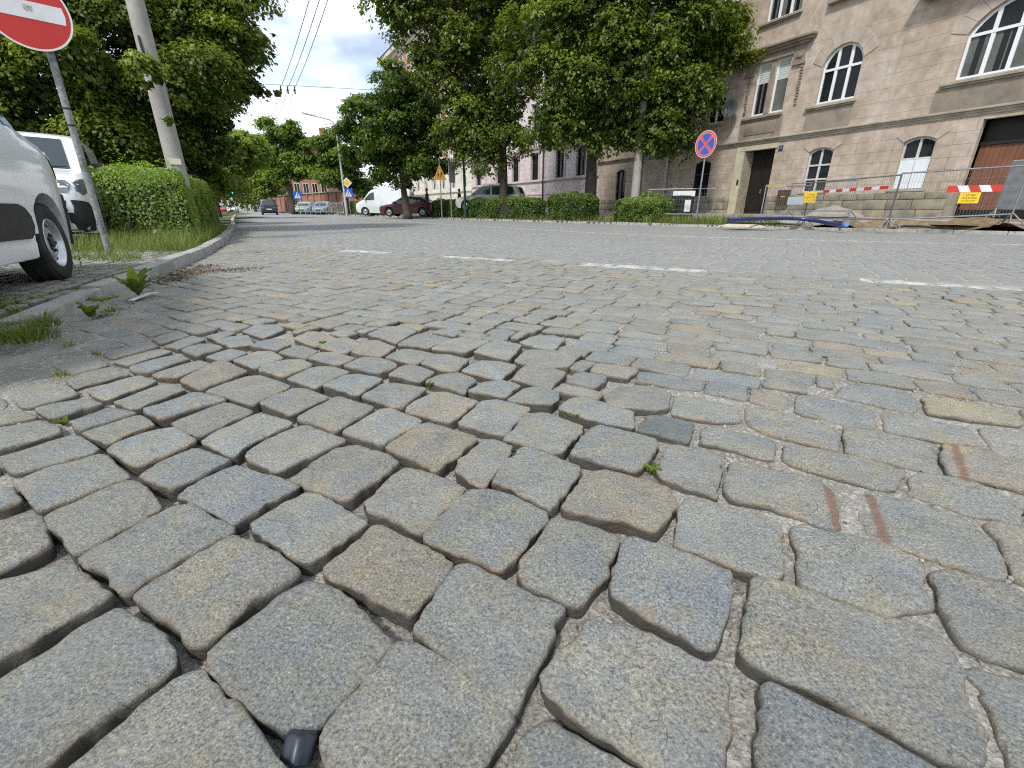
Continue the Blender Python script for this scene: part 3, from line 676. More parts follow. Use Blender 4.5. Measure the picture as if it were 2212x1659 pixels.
kerb('far_kerb', RK, 1, lambda c: 0.09, 1.0, 0.14, 4, 260)
# ------------------------------------------------------------------ left parking pavement: flat setts with grass in the joints
pv = Stones(); _st = st; st = pv
def leftside(p):
    return p[1] > 0.3 and p[1] < 9.5 and -1.55 * p[1] - 2.0 < p[0] and (not INROAD(p)) and p[0] < 0 and sdist(np.array([p]), LK)[0] > 0.17
A1 = np.array((-.33, .944)); A2 = np.array((-.944, -.33))
def park_field(a, b): return np.array((-2.6, 2.2)) + A1 * a + A2 * b
lay(park_field, (-2.5, 7.0), (0.0, 9.0), lambda p: leftside(p) and p[1] < 7.6, (0.11, 0.14), (0.15, 0.23), 0.026, seed=5)
st = _st
for A in pv.V: A[:, 2] += 0.084
tag(pv.build('left_parking_pavement'), kind='structure')
def lz(P): return 0.060 + 0.005 * sines(P, 7, 3)
tag(grid_mesh('left_verge', np.concatenate([np.arange(-90, -20, 5), np.arange(-20, -1.2, 0.15)]), np.concatenate([np.arange(-2.5, 20, 0.15), np.arange(20, 190, 5)]), lz, MAT['mossy'], lambda c: (sdist(c, LK) > 0.10) & (~inpoly(c, ROADPOLY)) & (c[:, 0] < -1.0)), kind='structure')
# ------------------------------------------------------------------ far pavement, rising gently to the house fronts; a pit is dug in it
PIT = np.array((12.0, 14.2))
def rz(P):
    d = -sdist(P, RK); d = np.abs(d)
    z = 0.085 + np.clip(d, 0, 7) / 7 * 0.34
    q = P - PIT; e = (q[:, 0] * .74 - q[:, 1] * .67) / 1.35, (q[:, 0] * .67 + q[:, 1] * .74) / 0.62
    r = np.sqrt(e[0] ** 2 + e[1] ** 2)
    z = z + np.where(r < 1, -0.75 * np.clip((1 - r) * 3, 0, 1), 0) + np.where((r >= 1) & (r < 1.9), 0.16 * np.sin((r - 1) / .9 * math.pi) * (1 + 0.5 * sines(P, 6, 4)), 0)
    return z + 0.008 * sines(P, 2.3, 5)
rp = grid_mesh('far_pavement', np.concatenate([np.arange(-110, -20, 4), np.arange(-20, -9, 0.5), np.arange(-9, 6, 0.22), np.arange(6, 22, 0.12), np.arange(22, 50, 2)]), np.concatenate([np.arange(-12, 8, 1), np.arange(8, 22, 0.12), np.arange(22, 38, 0.22), np.arange(38, 60, 0.5), np.arange(60, 230, 5)]), rz, MAT['walk'], lambda c: (~inpoly(c, ROADPOLY)) & (sdist(c, RK) > 0.02) & (c[:, 0] * .891 + c[:, 1] * .454 > -60) & (np.abs(sdist(c, RK)) < 40))
rp.data.materials.append(MAT['soil']); rp.data.materials.append(MAT['verge'])
_c = np.empty(len(rp.data.polygons) * 3, np.float32); rp.data.polygons.foreach_get('center', _c); _c = _c.reshape(-1, 3)[:, :2].astype(float)
_q = _c - PIT; _r = np.sqrt(((_q[:, 0] * .74 - _q[:, 1] * .67) / 1.35) ** 2 + ((_q[:, 0] * .67 + _q[:, 1] * .74) / .62) ** 2) + 0.25 * sines(_c, 5, 6)
_k = np.abs(sdist(_c, RK))
_mi = np.where(_r < 2.1, 1, np.where((_k < 2.6) & (_c[:, 1] > 17.6) & (_c[:, 0] < 8.6), 2, 0)).astype(np.int32)
_mi = np.where((_mi == 0) & (_c[:, 0] > 8.6) & (_k < 1.5) & (sines(_c, 2.0, 9) > -0.5), 1, _mi).astype(np.int32)
rp.data.polygons.foreach_set('material_index', _mi); tag(rp, kind='structure')
def pave_z(x, y): return float(rz(np.array([[x, y]], float))[0])
# ------------------------------------------------------------------ house fronts
class Front:
    """plane of a house front: s along the street (towards the photographer), z up, d out of the wall"""
    def __init__(f, O, deg):
        a = math.radians(deg); f.O = Vector((O[0], O[1], 0)); f.t = Vector((math.sin(a), -math.cos(a), 0)); f.n = Vector((-math.cos(a), -math.sin(a), 0)); f.z = Vector((0, 0, 1))
        f.ax = (f.t, f.n, f.z)
    def p(f, s, z, d=0.0): return f.O + f.t * s + f.n * d + f.z * z
    def box(f, mb, s0, s1, z0, z1, d0, d1, mi=0, bevel=0):
        return mb.box(f.p((s0 + s1) / 2, (z0 + z1) / 2, (d0 + d1) / 2), ((s1 - s0) / 2, (d1 - d0) / 2, (z1 - z0) / 2), ax=f.ax, mi=mi, bevel=bevel)
    def poly(f, mb, pts, d, th, mi=0):
        return mb.prism(pts, f.p(0, 0, d), f.t, f.z, f.n, th, mi)
def arch_pts(s0, s1, zs, za, n=14):
    """points of the head curve from s1 down to s0 (spring height zs, crown za)"""
    c = (s0 + s1) / 2; h = (s1 - s0) / 2; r = (h * h + (za - zs) ** 2) / (2 * (za - zs)); zc = za - r; a = math.asin(min(1, h / r))
    if za - zs > h: return [(c + h * math.cos(math.pi * k / n), zs + (za - zs) * math.sin(math.pi * k / n)) for k in range(n + 1)]
    return [(c + r * math.sin(a - 2 * a * k / n), zc + r * math.cos(a - 2 * a * k / n)) for k in range(n + 1)]
def wall_front(fr, name, s0, s1, z0, z1, ops, mat, parent, reveal=0.22):
    """wall with real openings; ops = (sa, sb, za, zb, spring or None)"""
    S = sorted({s0, s1, *[o[0] for o in ops], *[o[1] for o in ops]}); Z = sorted({z0, z1, *[o[2] for o in ops], *[o[3] for o in ops]})
    S = [s for s in S if s0 <= s <= s1]; Z = [z for z in Z if z0 <= z <= z1]
    vs, fs, uv = [], [], []
    def face(pts):
        b = len(vs)
        for q in pts: vs.append(fr.p(*q)); uv.append((q[0] + (0.3 * q[2] if len(q) > 2 else 0), q[1]))
        fs.append(tuple(range(b, b + len(pts))))
    for a, b in zip(S[:-1], S[1:]):
        for c, d in zip(Z[:-1], Z[1:]):
            m = ((a + b) / 2, (c + d) / 2)
            if any(o[0] < m[0] < o[1] and o[2] < m[1] < o[3] for o in ops): continue
            face([(a, c), (b, c), (b, d), (a, d)])
    R = -reveal
    for (a, b, c, d, sp) in ops:
        zt = d if sp is None else sp
        face([(a, c, 0), (a, zt, 0), (a, zt, R), (a, c, R)]); face([(b, c, 0), (b, c, R), (b, zt, R), (b, zt, 0)]); face([(a, c, 0), (a, c, R), (b, c, R), (b, c, 0)])
        if sp is None: face([(a, d, 0), (b, d, 0), (b, d, R), (a, d, R)])
        else:
            A = arch_pts(a, b, sp, d); h = len(A) // 2
            for (q, r_) in zip(A[:-1], A[1:]): face([(q[0], q[1], 0), (q[0], q[1], R), (r_[0], r_[1], R), (r_[0], r_[1], 0)])
            for q, r_ in zip(A[:h], A[1:h + 1]): face([(q[0], q[1]), (b, d), (r_[0], r_[1])])
            for q, r_ in zip(A[h:-1], A[h + 1:]): face([(q[0], q[1]), (a, d), (r_[0], r_[1])])
    me = bpy.data.meshes.new(name); sh = WLOC[parent.name]
    me.from_pydata([v - sh for v in vs], [], fs); me.materials.append(mat)
    u = me.uv_layers.new(name='UVMap'); u.data.foreach_set('uv', np.array(uv, np.float32)[[i for f in fs for i in f]].ravel())
    o = bpy.data.objects.new(name, me); COL.objects.link(o); o.parent = parent; return o
def M_plaster(name, base, groove_low, kind='right', z_split=3.6):
    m, nt, b = nodes(name); c = coord(nt); uv = coord(nt, 'UV')
    n1 = noise(nt, c, 0.55, 8, 0.65); n2 = noise(nt, c, 3.2, 6, 0.65); n3 = noise(nt, c, 0.9, 7, 0.7)
    A, B_, C_ = base
    col = ramp(nt, n1.outputs['Fac'], [(0.34, A), (0.5, B_), (0.66, C_)]).outputs[0]
    col = mixc(nt, 1.0, col, ramp(nt, n2.outputs['Fac'], [(0.3, (0.76,) * 3), (0.7, (1.16,) * 3)]).outputs[0], 'MULTIPLY')
    sx = N(nt, 'ShaderNodeSeparateXYZ'); nt.links.new(uv, sx.inputs[0])
    # rain streaks running down the plaster
    mp = N(nt, 'ShaderNodeMapping'); mp.inputs['Scale'].default_value = (5.0, 0.28, 1); nt.links.new(uv, mp.inputs['Vector'])
    stn = noise(nt, mp.outputs[0], 1.0, 6, 0.7); sf = ramp(nt, stn.outputs['Fac'], [(0.54, (0, 0, 0)), (0.78, (0.38,) * 3)])
    col = mixc(nt, sf.outputs[0], col, (0.135, 0.12, 0.10))
    # soot and damp low down, with a ragged edge
    lo = math_(nt, 'SUBTRACT', math_(nt, 'MULTIPLY_ADD', n3.outputs['Fac'], 1.9, 0.35), sx.outputs[1]); lf = ramp(nt, lo, [(0.0, (0, 0, 0)), (0.35, (0.55,) * 3)])
    col = mixc(nt, lf.outputs[0], col, (0.165, 0.15, 0.115))
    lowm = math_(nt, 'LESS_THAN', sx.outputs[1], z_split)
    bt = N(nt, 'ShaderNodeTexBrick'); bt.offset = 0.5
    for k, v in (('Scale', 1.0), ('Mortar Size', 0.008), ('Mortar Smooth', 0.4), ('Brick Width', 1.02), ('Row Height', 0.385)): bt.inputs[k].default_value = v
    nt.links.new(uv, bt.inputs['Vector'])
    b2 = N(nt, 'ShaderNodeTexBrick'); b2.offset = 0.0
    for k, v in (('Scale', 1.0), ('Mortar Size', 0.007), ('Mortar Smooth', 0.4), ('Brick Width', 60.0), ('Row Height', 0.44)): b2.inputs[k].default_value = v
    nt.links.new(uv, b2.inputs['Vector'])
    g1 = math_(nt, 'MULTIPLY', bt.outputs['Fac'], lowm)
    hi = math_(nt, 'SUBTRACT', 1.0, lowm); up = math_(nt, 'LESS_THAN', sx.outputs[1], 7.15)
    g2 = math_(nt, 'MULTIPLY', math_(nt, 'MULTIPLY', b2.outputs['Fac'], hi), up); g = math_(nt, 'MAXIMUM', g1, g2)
    col = mixc(nt, math_(nt, 'MULTIPLY', g, groove_low), col, (0.10, 0.085, 0.07))  # dark groove lines put shade as well as dirt into the colour
    nt.links.new(col, b.inputs['Base Color']); b.inputs['Roughness'].default_value = 0.92; b.inputs['Specular IOR Level'].default_value = 0.15
    nb = noise(nt, c, 45, 6); h = math_(nt, 'SUBTRACT', math_(nt, 'MULTIPLY', nb.outputs['Fac'], 0.25), math_(nt, 'MULTIPLY', g, 1.0)); bump(nt, b, h, 0.5, 0.012)
    return m
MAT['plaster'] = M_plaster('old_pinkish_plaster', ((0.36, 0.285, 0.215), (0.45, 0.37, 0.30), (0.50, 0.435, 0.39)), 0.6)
MAT['trim_dark'] = M_('grey_trim_plaster', (0.27, 0.225, 0.18), 0.92, 0.22, 2.5, bmp=0.35, bscale=40, dirt=(0.12, 0.105, 0.085), dirtamt=0.6)
MAT['trim'] = M_('string_course_plaster', (0.36, 0.325, 0.26), 0.9, 0.25, 2, bmp=0.35, bscale=40, dirt=(0.14, 0.125, 0.1), dirtamt=0.7)
MAT['hood'] = M_('arch_plaster', (0.43, 0.36, 0.30), 0.92, 0.2, 2.5, bmp=0.3, bscale=40, dirt=(0.26, 0.22, 0.18), dirtamt=0.5)
MAT['cream'] = M_('cream_jamb_paint', (0.50, 0.46, 0.33), 0.85, 0.15, 3, bmp=0.2, dirt=(0.3, 0.27, 0.19), dirtamt=0.5)
MAT['pvc'] = M_('white_window_frame', (0.72, 0.74, 0.75), 0.4, 0.05, 4)
MAT['old_frame'] = M_('worn_window_frame', (0.55, 0.55, 0.52), 0.6, 0.15, 6, dirt=(0.3, 0.28, 0.24), dirtamt=0.5)
MAT['blind'] = M_('pale_blind', (0.52, 0.56, 0.53), 0.7, 0.1, 3)
MAT['curtain'] = M_('grey_curtain', (0.11, 0.12, 0.11), 0.9, 0.4, 2)
MAT['whiteboard'] = M_('white_boards', (0.66, 0.70, 0.73), 0.6, 0.06, 2)
MAT['doorwood'] = M_('dark_door_wood', (0.014, 0.010, 0.008), 0.55, 0.35, 2.5)  # darkened for the shade of the open passage; frames and rails share it
MAT['gatewood'] = M_('brown_gate_boards', (0.19, 0.078, 0.04), 0.6, 0.25, 2.0, dirt=(0.13, 0.07, 0.045), dirtamt=0.5)
MAT['black'] = M_('unlit_black', (0.008, 0.008, 0.008), 0.9, 0.2)  # solid black stands in for unlit rooms in the house cores; dead lenses too
MAT['dishgrey'] = M_('dish_grey', (0.075, 0.085, 0.092), 0.5, 0.1, 4)
MAT['zinc'] = M_('zinc_pipe', (0.42, 0.45, 0.46), 0.5, 0.2, 4, metal=0.3)
MAT['roof'] = M_('roof_tiles', (0.17, 0.075, 0.05), 0.85, 0.3, 3)
MAT['rubble'] = M_('plinth_stone', (0.28, 0.245, 0.175), 0.92, 0.35, 3.0, bmp=0.6, bscale=16, dirt=(0.13, 0.12, 0.095), dirtamt=0.7)
def window(fr, parent, s0, s1, z0, z1, spring=None, cols=2, bars=(0.62,), mat='pvc', d=-0.13, fw=0.075, name='window', mull=0.055, blind=0, curt=False, boards=None, fullarch=True):
    """frame as the part; pane, blind and boards as its sub-parts"""
    mb = MB(); zt = z1 if spring is None else spring
    fr.box(mb, s0, s0 + fw, z0, zt, d - .05, d + .03); fr.box(mb, s1 - fw, s1, z0, zt, d - .05, d + .03); fr.box(mb, s0 + fw, s1 - fw, z0, z0 + fw, d - .05, d + .03)
    if spring is None: fr.box(mb, s0 + fw, s1 - fw, z1 - fw, z1, d - .05, d + .03)
    else:
        A = arch_pts(s0, s1, spring, z1); B = [((q[0] - (s0 + s1) / 2) * (1 - 2 * fw / (s1 - s0)) + (s0 + s1) / 2, q[1] - fw * 0.9) for q in A]
        for i in range(len(A) - 1): fr.poly(mb, [A[i], A[i + 1], B[i + 1], B[i]], d - .05, .08)
    top = lambda s: z1 - fw * .5 if spring is None else float(np.interp(s, [q[0] for q in A[::-1]], [q[1] for q in A[::-1]])) - fw * .5
    for k in range(1, cols):
        s = s0 + (s1 - s0) * k / cols; fr.box(mb, s - mull, s + mull, z0 + fw, top(s), d - .045, d + .024)
    for b in bars:
        z = z0 + (z1 - z0) * b; fr.box(mb, s0 + fw, s1 - fw, z - mull * .8, z + mull * .8, d - .04, d + .036)
    f = mb.build(name, MAT[mat], parent)
    pane = MB()
    P = [(s0 + .01, z0 + .01), (s1 - .01, z0 + .01)] + ([(s1 - .01, z1 - .01), (s0 + .01, z1 - .01)] if spring is None else [(q[0] * .985 + .015 * (s0 + s1) / 2, q[1] - .01) for q in A])
    fr.poly(pane, P, d - .035, .012); pane.build('pane', MAT['glass'], f)
    if blind:
        mb = MB(); n = int((z1 - z0) * blind / .09)
        for i in range(n): fr.box(mb, s0 + fw, s1 - fw, z1 - fw - .085 - i * .09, z1 - fw - .007 - i * .09, d - .021, d - .012 + (i % 2) * .004)
        mb.build('blind', MAT['blind'], f)
    if curt:
        mb = MB(); rnd = random.Random(int(s0 * 100)); s = s0 + fw
        while s < s1 - fw - .05:
            w = rnd.uniform(.03, .08); fr.box(mb, s, min(s + w, s1 - fw), z0 + fw, zt - .1, d - .0225, d - .02 + rnd.uniform(0, .006)); s += w + (0.16 if rnd.random() < .18 else 0.0)
        mb.build('curtain', MAT['curtain'], f)  # curtain strips; in the wide arched window they imitate a faint reflection
    if boards:
        mb = MB(); fr.box(mb, s0 + .04, (s0 + s1) / 2 - .01, z0 + .03, boards, d + .04, d + .06); fr.box(mb, (s0 + s1) / 2 + .01, s1 - .04, z0 + .03, boards, d + .04, d + .06); mb.build('boarding', MAT['whiteboard'], f)
    return f
def sill(fr, parent, s0, s1, z, mat='trim', th=.09, out=.14):
    mb = MB(); fr.box(mb, s0, s1, z - th, z, -.1, out, bevel=.012); fr.box(mb, s0 + .05, s1 - .05, z - th - .06, z - th - .002, -.02, out * .55); return mb.build('sill', MAT[mat], parent)
# ---- the brown tenement on the right
FR = Front((11.9, 23.6), 27)
T = thing('tenement_house', 'pinkish brown plastered tenement with white arched windows, dark open doorway and brown gate', 'building', FR.p(0, 0.4))
SEG = [(2.22, 3.22, 1.33, 3.06, 2.92), (5.68, 6.66, 1.33, 3.06, 2.92), (-4.0, -2.95, 1.3, 3.06, 2.92), (-10.65, -9.7, 1.2, 3.06, 2.92)]
FIRST = [(-1.06, -0.38, 4.76, 6.85, None), (-0.14, 0.54, 4.76, 6.85, None), (2.0, 3.52, 4.74, 6.72, 6.08), (6.62, 9.1, 4.68, 6.72, 5.95), (-3.68, -2.6, 4.76, 6.75, None), (-7.6, -6.9, 4.76, 6.85, None), (-10.7, -9.5, 4.76, 6.75, None)]
SEC = [(-1.06, 0.54, 8.42, 10.5, None), (2.0, 3.5, 8.42, 10.4, None), (-3.68, -2.6, 8.42, 10.4, None), (6.6, 9.1, 8.42, 10.4, None), (-7.6, -6.4, 8.42, 10.4, None), (-10.7, -9.5, 8.42, 10.4, None)]
DOOR = (-0.98, 0.60, 0.42, 3.27, None); GATE = (7.76, 10.6, 0.35, 3.38, None)
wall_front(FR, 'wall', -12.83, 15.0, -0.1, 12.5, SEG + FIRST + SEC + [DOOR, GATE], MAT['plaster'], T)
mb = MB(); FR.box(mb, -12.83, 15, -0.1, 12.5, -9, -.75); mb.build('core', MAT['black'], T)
mb = MB(); FR.box(mb, -12.9, 15.1, 12.5, 12.8, -.3, .5); FR.box(mb, -12.9, 15.1, 12.8, 13.0, -.3, .7); mb.build('cornice', MAT['trim_dark'], T)
mb = MB(); mb.add([FR.p(-12.9, 13, .6), FR.p(15.1, 13, .6), FR.p(15.1, 16.5, -4.5), FR.p(-12.9, 16.5, -4.5), FR.p(-12.9, 13, -9.5), FR.p(15.1, 13, -9.5)], [(0, 1, 2, 3), (3, 2, 5, 4), (0, 3, 4), (1, 5, 2)]); mb.build('roof', MAT['roof'], T)
# string course between ground and first floor, in lengths, weathered at the joints
mb = MB()
for a, b in ((-12.8, -6.06), (-5.9, 4.62), (4.63, 15)):
    FR.box(mb, a, b, 3.60, 3.67, .002, .075); FR.box(mb, a, b, 3.67, 3.745, .002, .14, bevel=.015); FR.box(mb, a, b, 3.53, 3.598, .002, .04)
mb.build('string_course', MAT['trim'], T, smooth=30)
# rough stone plinth
rnd = random.Random(3)
for (pa, pb) in ((-12.8, -1.47), (.64, 7.5), (10.66, 15)):
    mb = MB()
    for za, zb in ((0.2, 0.62), (0.62, 0.98), (0.98, 1.24)):
        s = pa
        while s < pb - .02:
            e = min(s + rnd.uniform(.45, 1.0), pb); e = pb if pb - e < .25 else e
            FR.box(mb, s + .008, e - .008, za + .006, zb - .006, -.02, .05 + rnd.uniform(0, .05), bevel=.03); s = e
    mb.build('plinth', MAT['rubble'], T, smooth=40)
# the doorway: cream reveal, lintel, near-black leaf set back, its colour standing in for a shaded open passage
mb = MB(); FR.box(mb, -1.44, -1.0, .40, 3.28, -.005, .028); mb.add([FR.p(-.99, .40, .02), FR.p(-.99, 3.27, .02), FR.p(-.86, 3.27, -.5), FR.p(-.86, .40, -.5)], [(0, 1, 2, 3), (3, 2, 1, 0)])
FR.box(mb, -1.44, .72, 3.285, 3.48, -.01, .034); mb.build('door_surround', MAT['cream'], T)
mb = MB(); FR.box(mb, -.84, .60, .42, 3.26, -.56, -.5); lf = mb.build('door', MAT['doorwood'], T)
mb = MB()
for a, b in ((-.76, -.16), (-.06, .52)):
    for c, d in ((.6, 1.25), (1.35, 2.35), (2.5, 3.1)): FR.box(mb, a, b, c, d, -.499, -.475, bevel=.015)
mb.build('door_panel', MAT['doorwood'], lf); mb = MB(); FR.box(mb, -.13, -.09, 1.35, 1.55, -.5, -.44); mb.build('door_handle', MAT['steel'], lf)
mb = MB(); FR.box(mb, -1.44, .7, .25, .42, -.55, .22); mb.build('doorstep', MAT['kerbstone'], T)
mb = MB(); FR.box(mb, -1.16, -1.06, 1.78, 2.02, .03, .055); mb.build('intercom', MAT['black_plastic'], T)
# gate
mb = MB(); s = 7.78
rnd = random.Random(8)
while s < 10.58:
    w = .136; FR.box(mb, s, s + w - .008, .38, 2.62, -.40, -.36 + rnd.uniform(-.004, .004)); s += w
g = mb.build('gate', MAT['gatewood'], T)
mb = MB(); FR.box(mb, 8.98, 9.12, .38, 2.62, -.358, -.31); FR.box(mb, 7.78, 10.58, .38, .62, -.358, -.335); mb.build('gate_rail', MAT['doorwood'], g)
mb = MB(); FR.box(mb, 8.9, 9.2, 1.9, 1.97, -.31, -.27); mb.build('gate_bolt', MAT['steel'], g)
mb = MB(); FR.box(mb, 7.77, 10.6, 2.63, 2.72, -.42, -.3); FR.box(mb, 7.77, 10.6, 2.72, 3.38, -.5, -.46); mb.build('gate_transom', MAT['doorwood'], T)
# windows
for i, o in enumerate(SEG):
    w = window(FR, T, *o, cols=2, bars=(0.60,) if i == 1 else (0.62, 0.30), mat='old_frame' if i < 2 else 'doorwood', boards=2.33 if i == 1 else None, fw=.06, mull=.04, name='ground_floor_window', d=-.12)
    if i == 1: tag(w, 'arched window with white boards over its lower half')
    sill(FR, w, o[0] - .1, o[1] + .1, o[2], th=.07, out=.09)
for o in FIRST[:2] + [FIRST[5]]:
    w = window(FR, T, *o, cols=1, bars=(), blind=.36, curt=True, fw=.07, name='paired_window')
sill(FR, T, -1.45, .6, 4.70, mat='trim_dark')
w = window(FR, T, *FIRST[2], cols=3, bars=(0.60,), name='arched_window', curt=False); sill(FR, w, 1.66, 3.62, 4.69)
w = window(FR, T, *FIRST[3], cols=4, bars=(0.60,), name='wide_arched_window', curt=True); sill(FR, w, 6.3, 9.4, 4.63)  # its grey strips stand in for the pale reflection on the panes
for o in (FIRST[4], FIRST[6]):
    w = window(FR, T, *o, cols=2, bars=(0.78,), blind=.45, name='window'); sill(FR, w, o[0] - .1, o[1] + .1, o[2] - .03)
for o in SEC:
    w = window(FR, T, *o, cols=3 if o[1] - o[0] > 1.4 else 2, bars=(0.72,), name='upper_window', curt=True); sill(FR, w, o[0] - .28, o[1] + .08, o[2] - .02, mat='trim_dark')
# bay-like frame round the paired windows: cornice, side panels with carved strips, apron
mb = MB()
FR.box(mb, -1.98, 1.50, 7.33, 7.43, .002, .34, bevel=.02); FR.box(mb, -1.9, 1.42, 7.24, 7.328, .002, .25, bevel=.015); FR.box(mb, -1.75, 1.28, 7.14, 7.238, .002, .15)
FR.box(mb, -1.62, 1.14, 6.98, 7.14, .002, .05); FR.box(mb, -1.62, -1.16, 6.5, 6.978, .002, .05); FR.box(mb, .64, 1.14, 6.5, 6.978, .002, .06); FR.box(mb, -1.155, .635, 6.87, 6.978, .002, .09)
FR.box(mb, -1.7, -1.16, 6.42, 6.498, .002, .09); FR.box(mb, .64, 1.2, 6.42, 6.498, .002, .09); FR.box(mb, -.37, -.15, 4.77, 6.85, -.12, .02)
FR.box(mb, -1.5, .66, 3.76, 4.60, .002, .035); FR.box(mb, -1.2, .38, 3.95, 4.45, .036, .06, bevel=.01)
mb.build('window_surround', MAT['trim_dark'], T, smooth=30)
rnd = random.Random(5)
for sx in (-1.38, 1.12):
    z = 4.9; mb = MB()
    while z < 6.4:
        FR.box(mb, sx - .07 + rnd.uniform(-.02, .02), sx + .05 + rnd.uniform(-.02, .02), z, z + rnd.uniform(.05, .1), .003, rnd.uniform(.03, .07), bevel=.012); z += .105
    mb.build('carved_strip', MAT['trim_dark'], T, smooth=40)
mb = MB()
for k in range(14): FR.box(mb, .78 + rnd.uniform(0, .2), .88 + rnd.uniform(0, .2), 6.6 + rnd.uniform(0, .25), 6.68 + rnd.uniform(0, .25), .061, .085 + rnd.uniform(0, .02), bevel=.01)
mb.build('carved_panel', MAT['trim_dark'], T, smooth=40)
# hood of separate stones over the arched windows
def hood(s0, s1, zs, za, w, n, mat='plaster'):
    mb = MB(); A = arch_pts(s0, s1, zs, za, n); c = (s0 + s1) / 2
    zc = zs - .4
    for i in range(n):
        q, r_ = A[i], A[i + 1]
        def o_(p, k): v = Vector((p[0] - c, p[1] - zc)); v.normalize(); return (p[0] + v.x * k, p[1] + v.y * k)
        e = .012
        q2 = (q[0] + (r_[0] - q[0]) * e, q[1] + (r_[1] - q[1]) * e); r2 = (r_[0] - (r_[0] - q[0]) * e, r_[1] - (r_[1] - q[1]) * e)
        FR.poly(mb, [o_(q2, .02), o_(r2, .02), o_(r2, w), o_(q2, w)], .002, .022)
    return mb
hood(2.0, 3.52, 6.08, 6.72, .5, 7).build('arch_stones', MAT['hood'], T); hood(6.62, 9.1, 5.95, 6.72, .5, 9).build('arch_stones', MAT['hood'], T)
for o in SEG[:2]: hood(o[0], o[1], o[4], o[3], .36, 5).build('arch_stones', MAT['hood'], T)
# plain panel under the arched window; patches where plaster fell off; the bay above the wide window
mb = MB(); FR.box(mb, 1.72, 3.55, 3.76, 4.52, .002, .02); mb.build('apron_panel', MAT['trim_dark'], T); mb = MB(); FR.box(mb, 6.2, 9.5, 3.76, 4.45, .002, .02); mb.build('apron_panel', MAT['trim_dark'], T)
mb = MB(); FR.box(mb, 5.0, 10.6, 7.42, 7.6, .002, .55, bevel=.03); FR.box(mb, 5.15, 10.45, 7.25, 7.418, .002, .35, bevel=.03); FR.box(mb, 5.3, 10.3, 7.6, 12.4, .002, .45); mb.build('bay', MAT['trim_dark'], T)
mb = MB(); FR.box(mb, 1.75, 3.75, 8.2, 8.33, .002, .2, bevel=.02); mb.build('sill', MAT['trim_dark'], T)
# small fixtures
PL = thing('house_number_plate', 'small dark blue enamel plate with white house number beside the doorway', 'sign', FR.p(.85, 3.24, .03))
mb = MB(); FR.box(mb, .76, .96, 3.13, 3.34, .01, .03); mb.build('plate', M_('navy_enamel', (.015, .03, .10), .4, .1), PL)
for dx_ in (-.035, .035): text_mb('1', .15, FR.p(.86 + dx_, 3.24, .031), FR.t, FR.z, FR.n).build('lettering', MAT['white_sign'], PL)
BX = thing('meter_box', 'dark brown metal meter box low on the tenement wall', 'box', FR.p(1.57, .9, .1))
mb = MB(); FR.box(mb, 1.3, 1.84, .84, 1.46, .08, .26, bevel=.01); mb.build('housing', M_('meter_box_brown', (0.06, 0.035, 0.022), 0.6, 0.3, 6), BX); mb = MB(); FR.box(mb, 1.5, 1.7, 1.15, 1.2, .262, .27); mb.build('plate', MAT['amber_sign'], BX)
DS = thing('satellite_dish', 'grey satellite dish on a wall bracket left of the paired windows', 'dish', FR.p(-1.93, 5.1, .3))
mb = MB()
dn = (FR.n * .75 + FR.t * .35 + Vector((0, 0, .3))).normalized(); dx = dn.cross(Vector((0, 0, 1))).normalized(); dy = dx.cross(dn); dc = FR.p(-1.93, 5.18, .42); vs = []; fs = []
for r in range(7):
    for k in range(28):
        a = 2 * math.pi * k / 28; rr = .40 * r / 6; vs.append(dc + dx * rr * math.cos(a) * .93 + dy * rr * math.sin(a) + dn * (.09 * (r / 6) ** 2))
for r in range(6):
    for k in range(28): fs.append((r * 28 + k, r * 28 + (k + 1) % 28, (r + 1) * 28 + (k + 1) % 28, (r + 1) * 28 + k))
mb.add(vs, fs); mb.build('reflector', MAT['dishgrey'], DS, smooth=180)
mb = MB(); mb.tube([dc - dy * .36 + dn * .05, dc + dn * .42 - dy * .12], .012); mb.tube([dc + dn * .38 - dy * .12, dc + dn * .47 - dy * .10], .03); mb.build('feed_arm', MAT['black_plastic'], DS)
mb = MB(); mb.tube([FR.p(-1.93, 4.95, 0), FR.p(-1.93, 4.95, .25), dc - dn * .02], .022); mb.tube([FR.p(-1.98, 4.9, .03), FR.p(-1.98, 4.1, .03), FR.p(-1.9, 3.8, .05)], .012); mb.build('bracket', MAT['steel'], DS)
PM = thing('downpipe', 'grey zinc downpipe left of the no stopping sign', 'pipe', FR.p(-6, .4, .1), group='rain downpipes')
mb = MB(); mb.tube([FR.p(-6, 1.3, .12), FR.p(-6, 4.4, .12), FR.p(-6, 4.6, .2), FR.p(-6, 12.5, .2)], .065, 12); mb.build('pipe', MAT['zinc'], PM, smooth=60); mb = MB(); mb.tube([FR.p(-6, .3, .12), FR.p(-6, 1.32, .12)], .075, 12); mb.build('pipe_foot', MAT['black_plastic'], PM, smooth=60)
for z in (1.6, 3.2, 5.5, 8):
    mb = MB(); FR.box(mb, -6.09, -5.91, z, z + .05, .0, .2); mb.build('bracket', MAT['steel'], PM)
P2 = thing('downpipe', 'pale downpipe where the pink house meets the brown one', 'pipe', FR.p(-12.83, .4, .1), group='rain downpipes')
mb = MB(); mb.tube([FR.p(-12.75, .4, .14), FR.p(-12.75, 12.5, .14)], .07, 12); mb.build('pipe', M_('pale_pipe', (.6, .6, .6), .5, .1), P2, smooth=60)
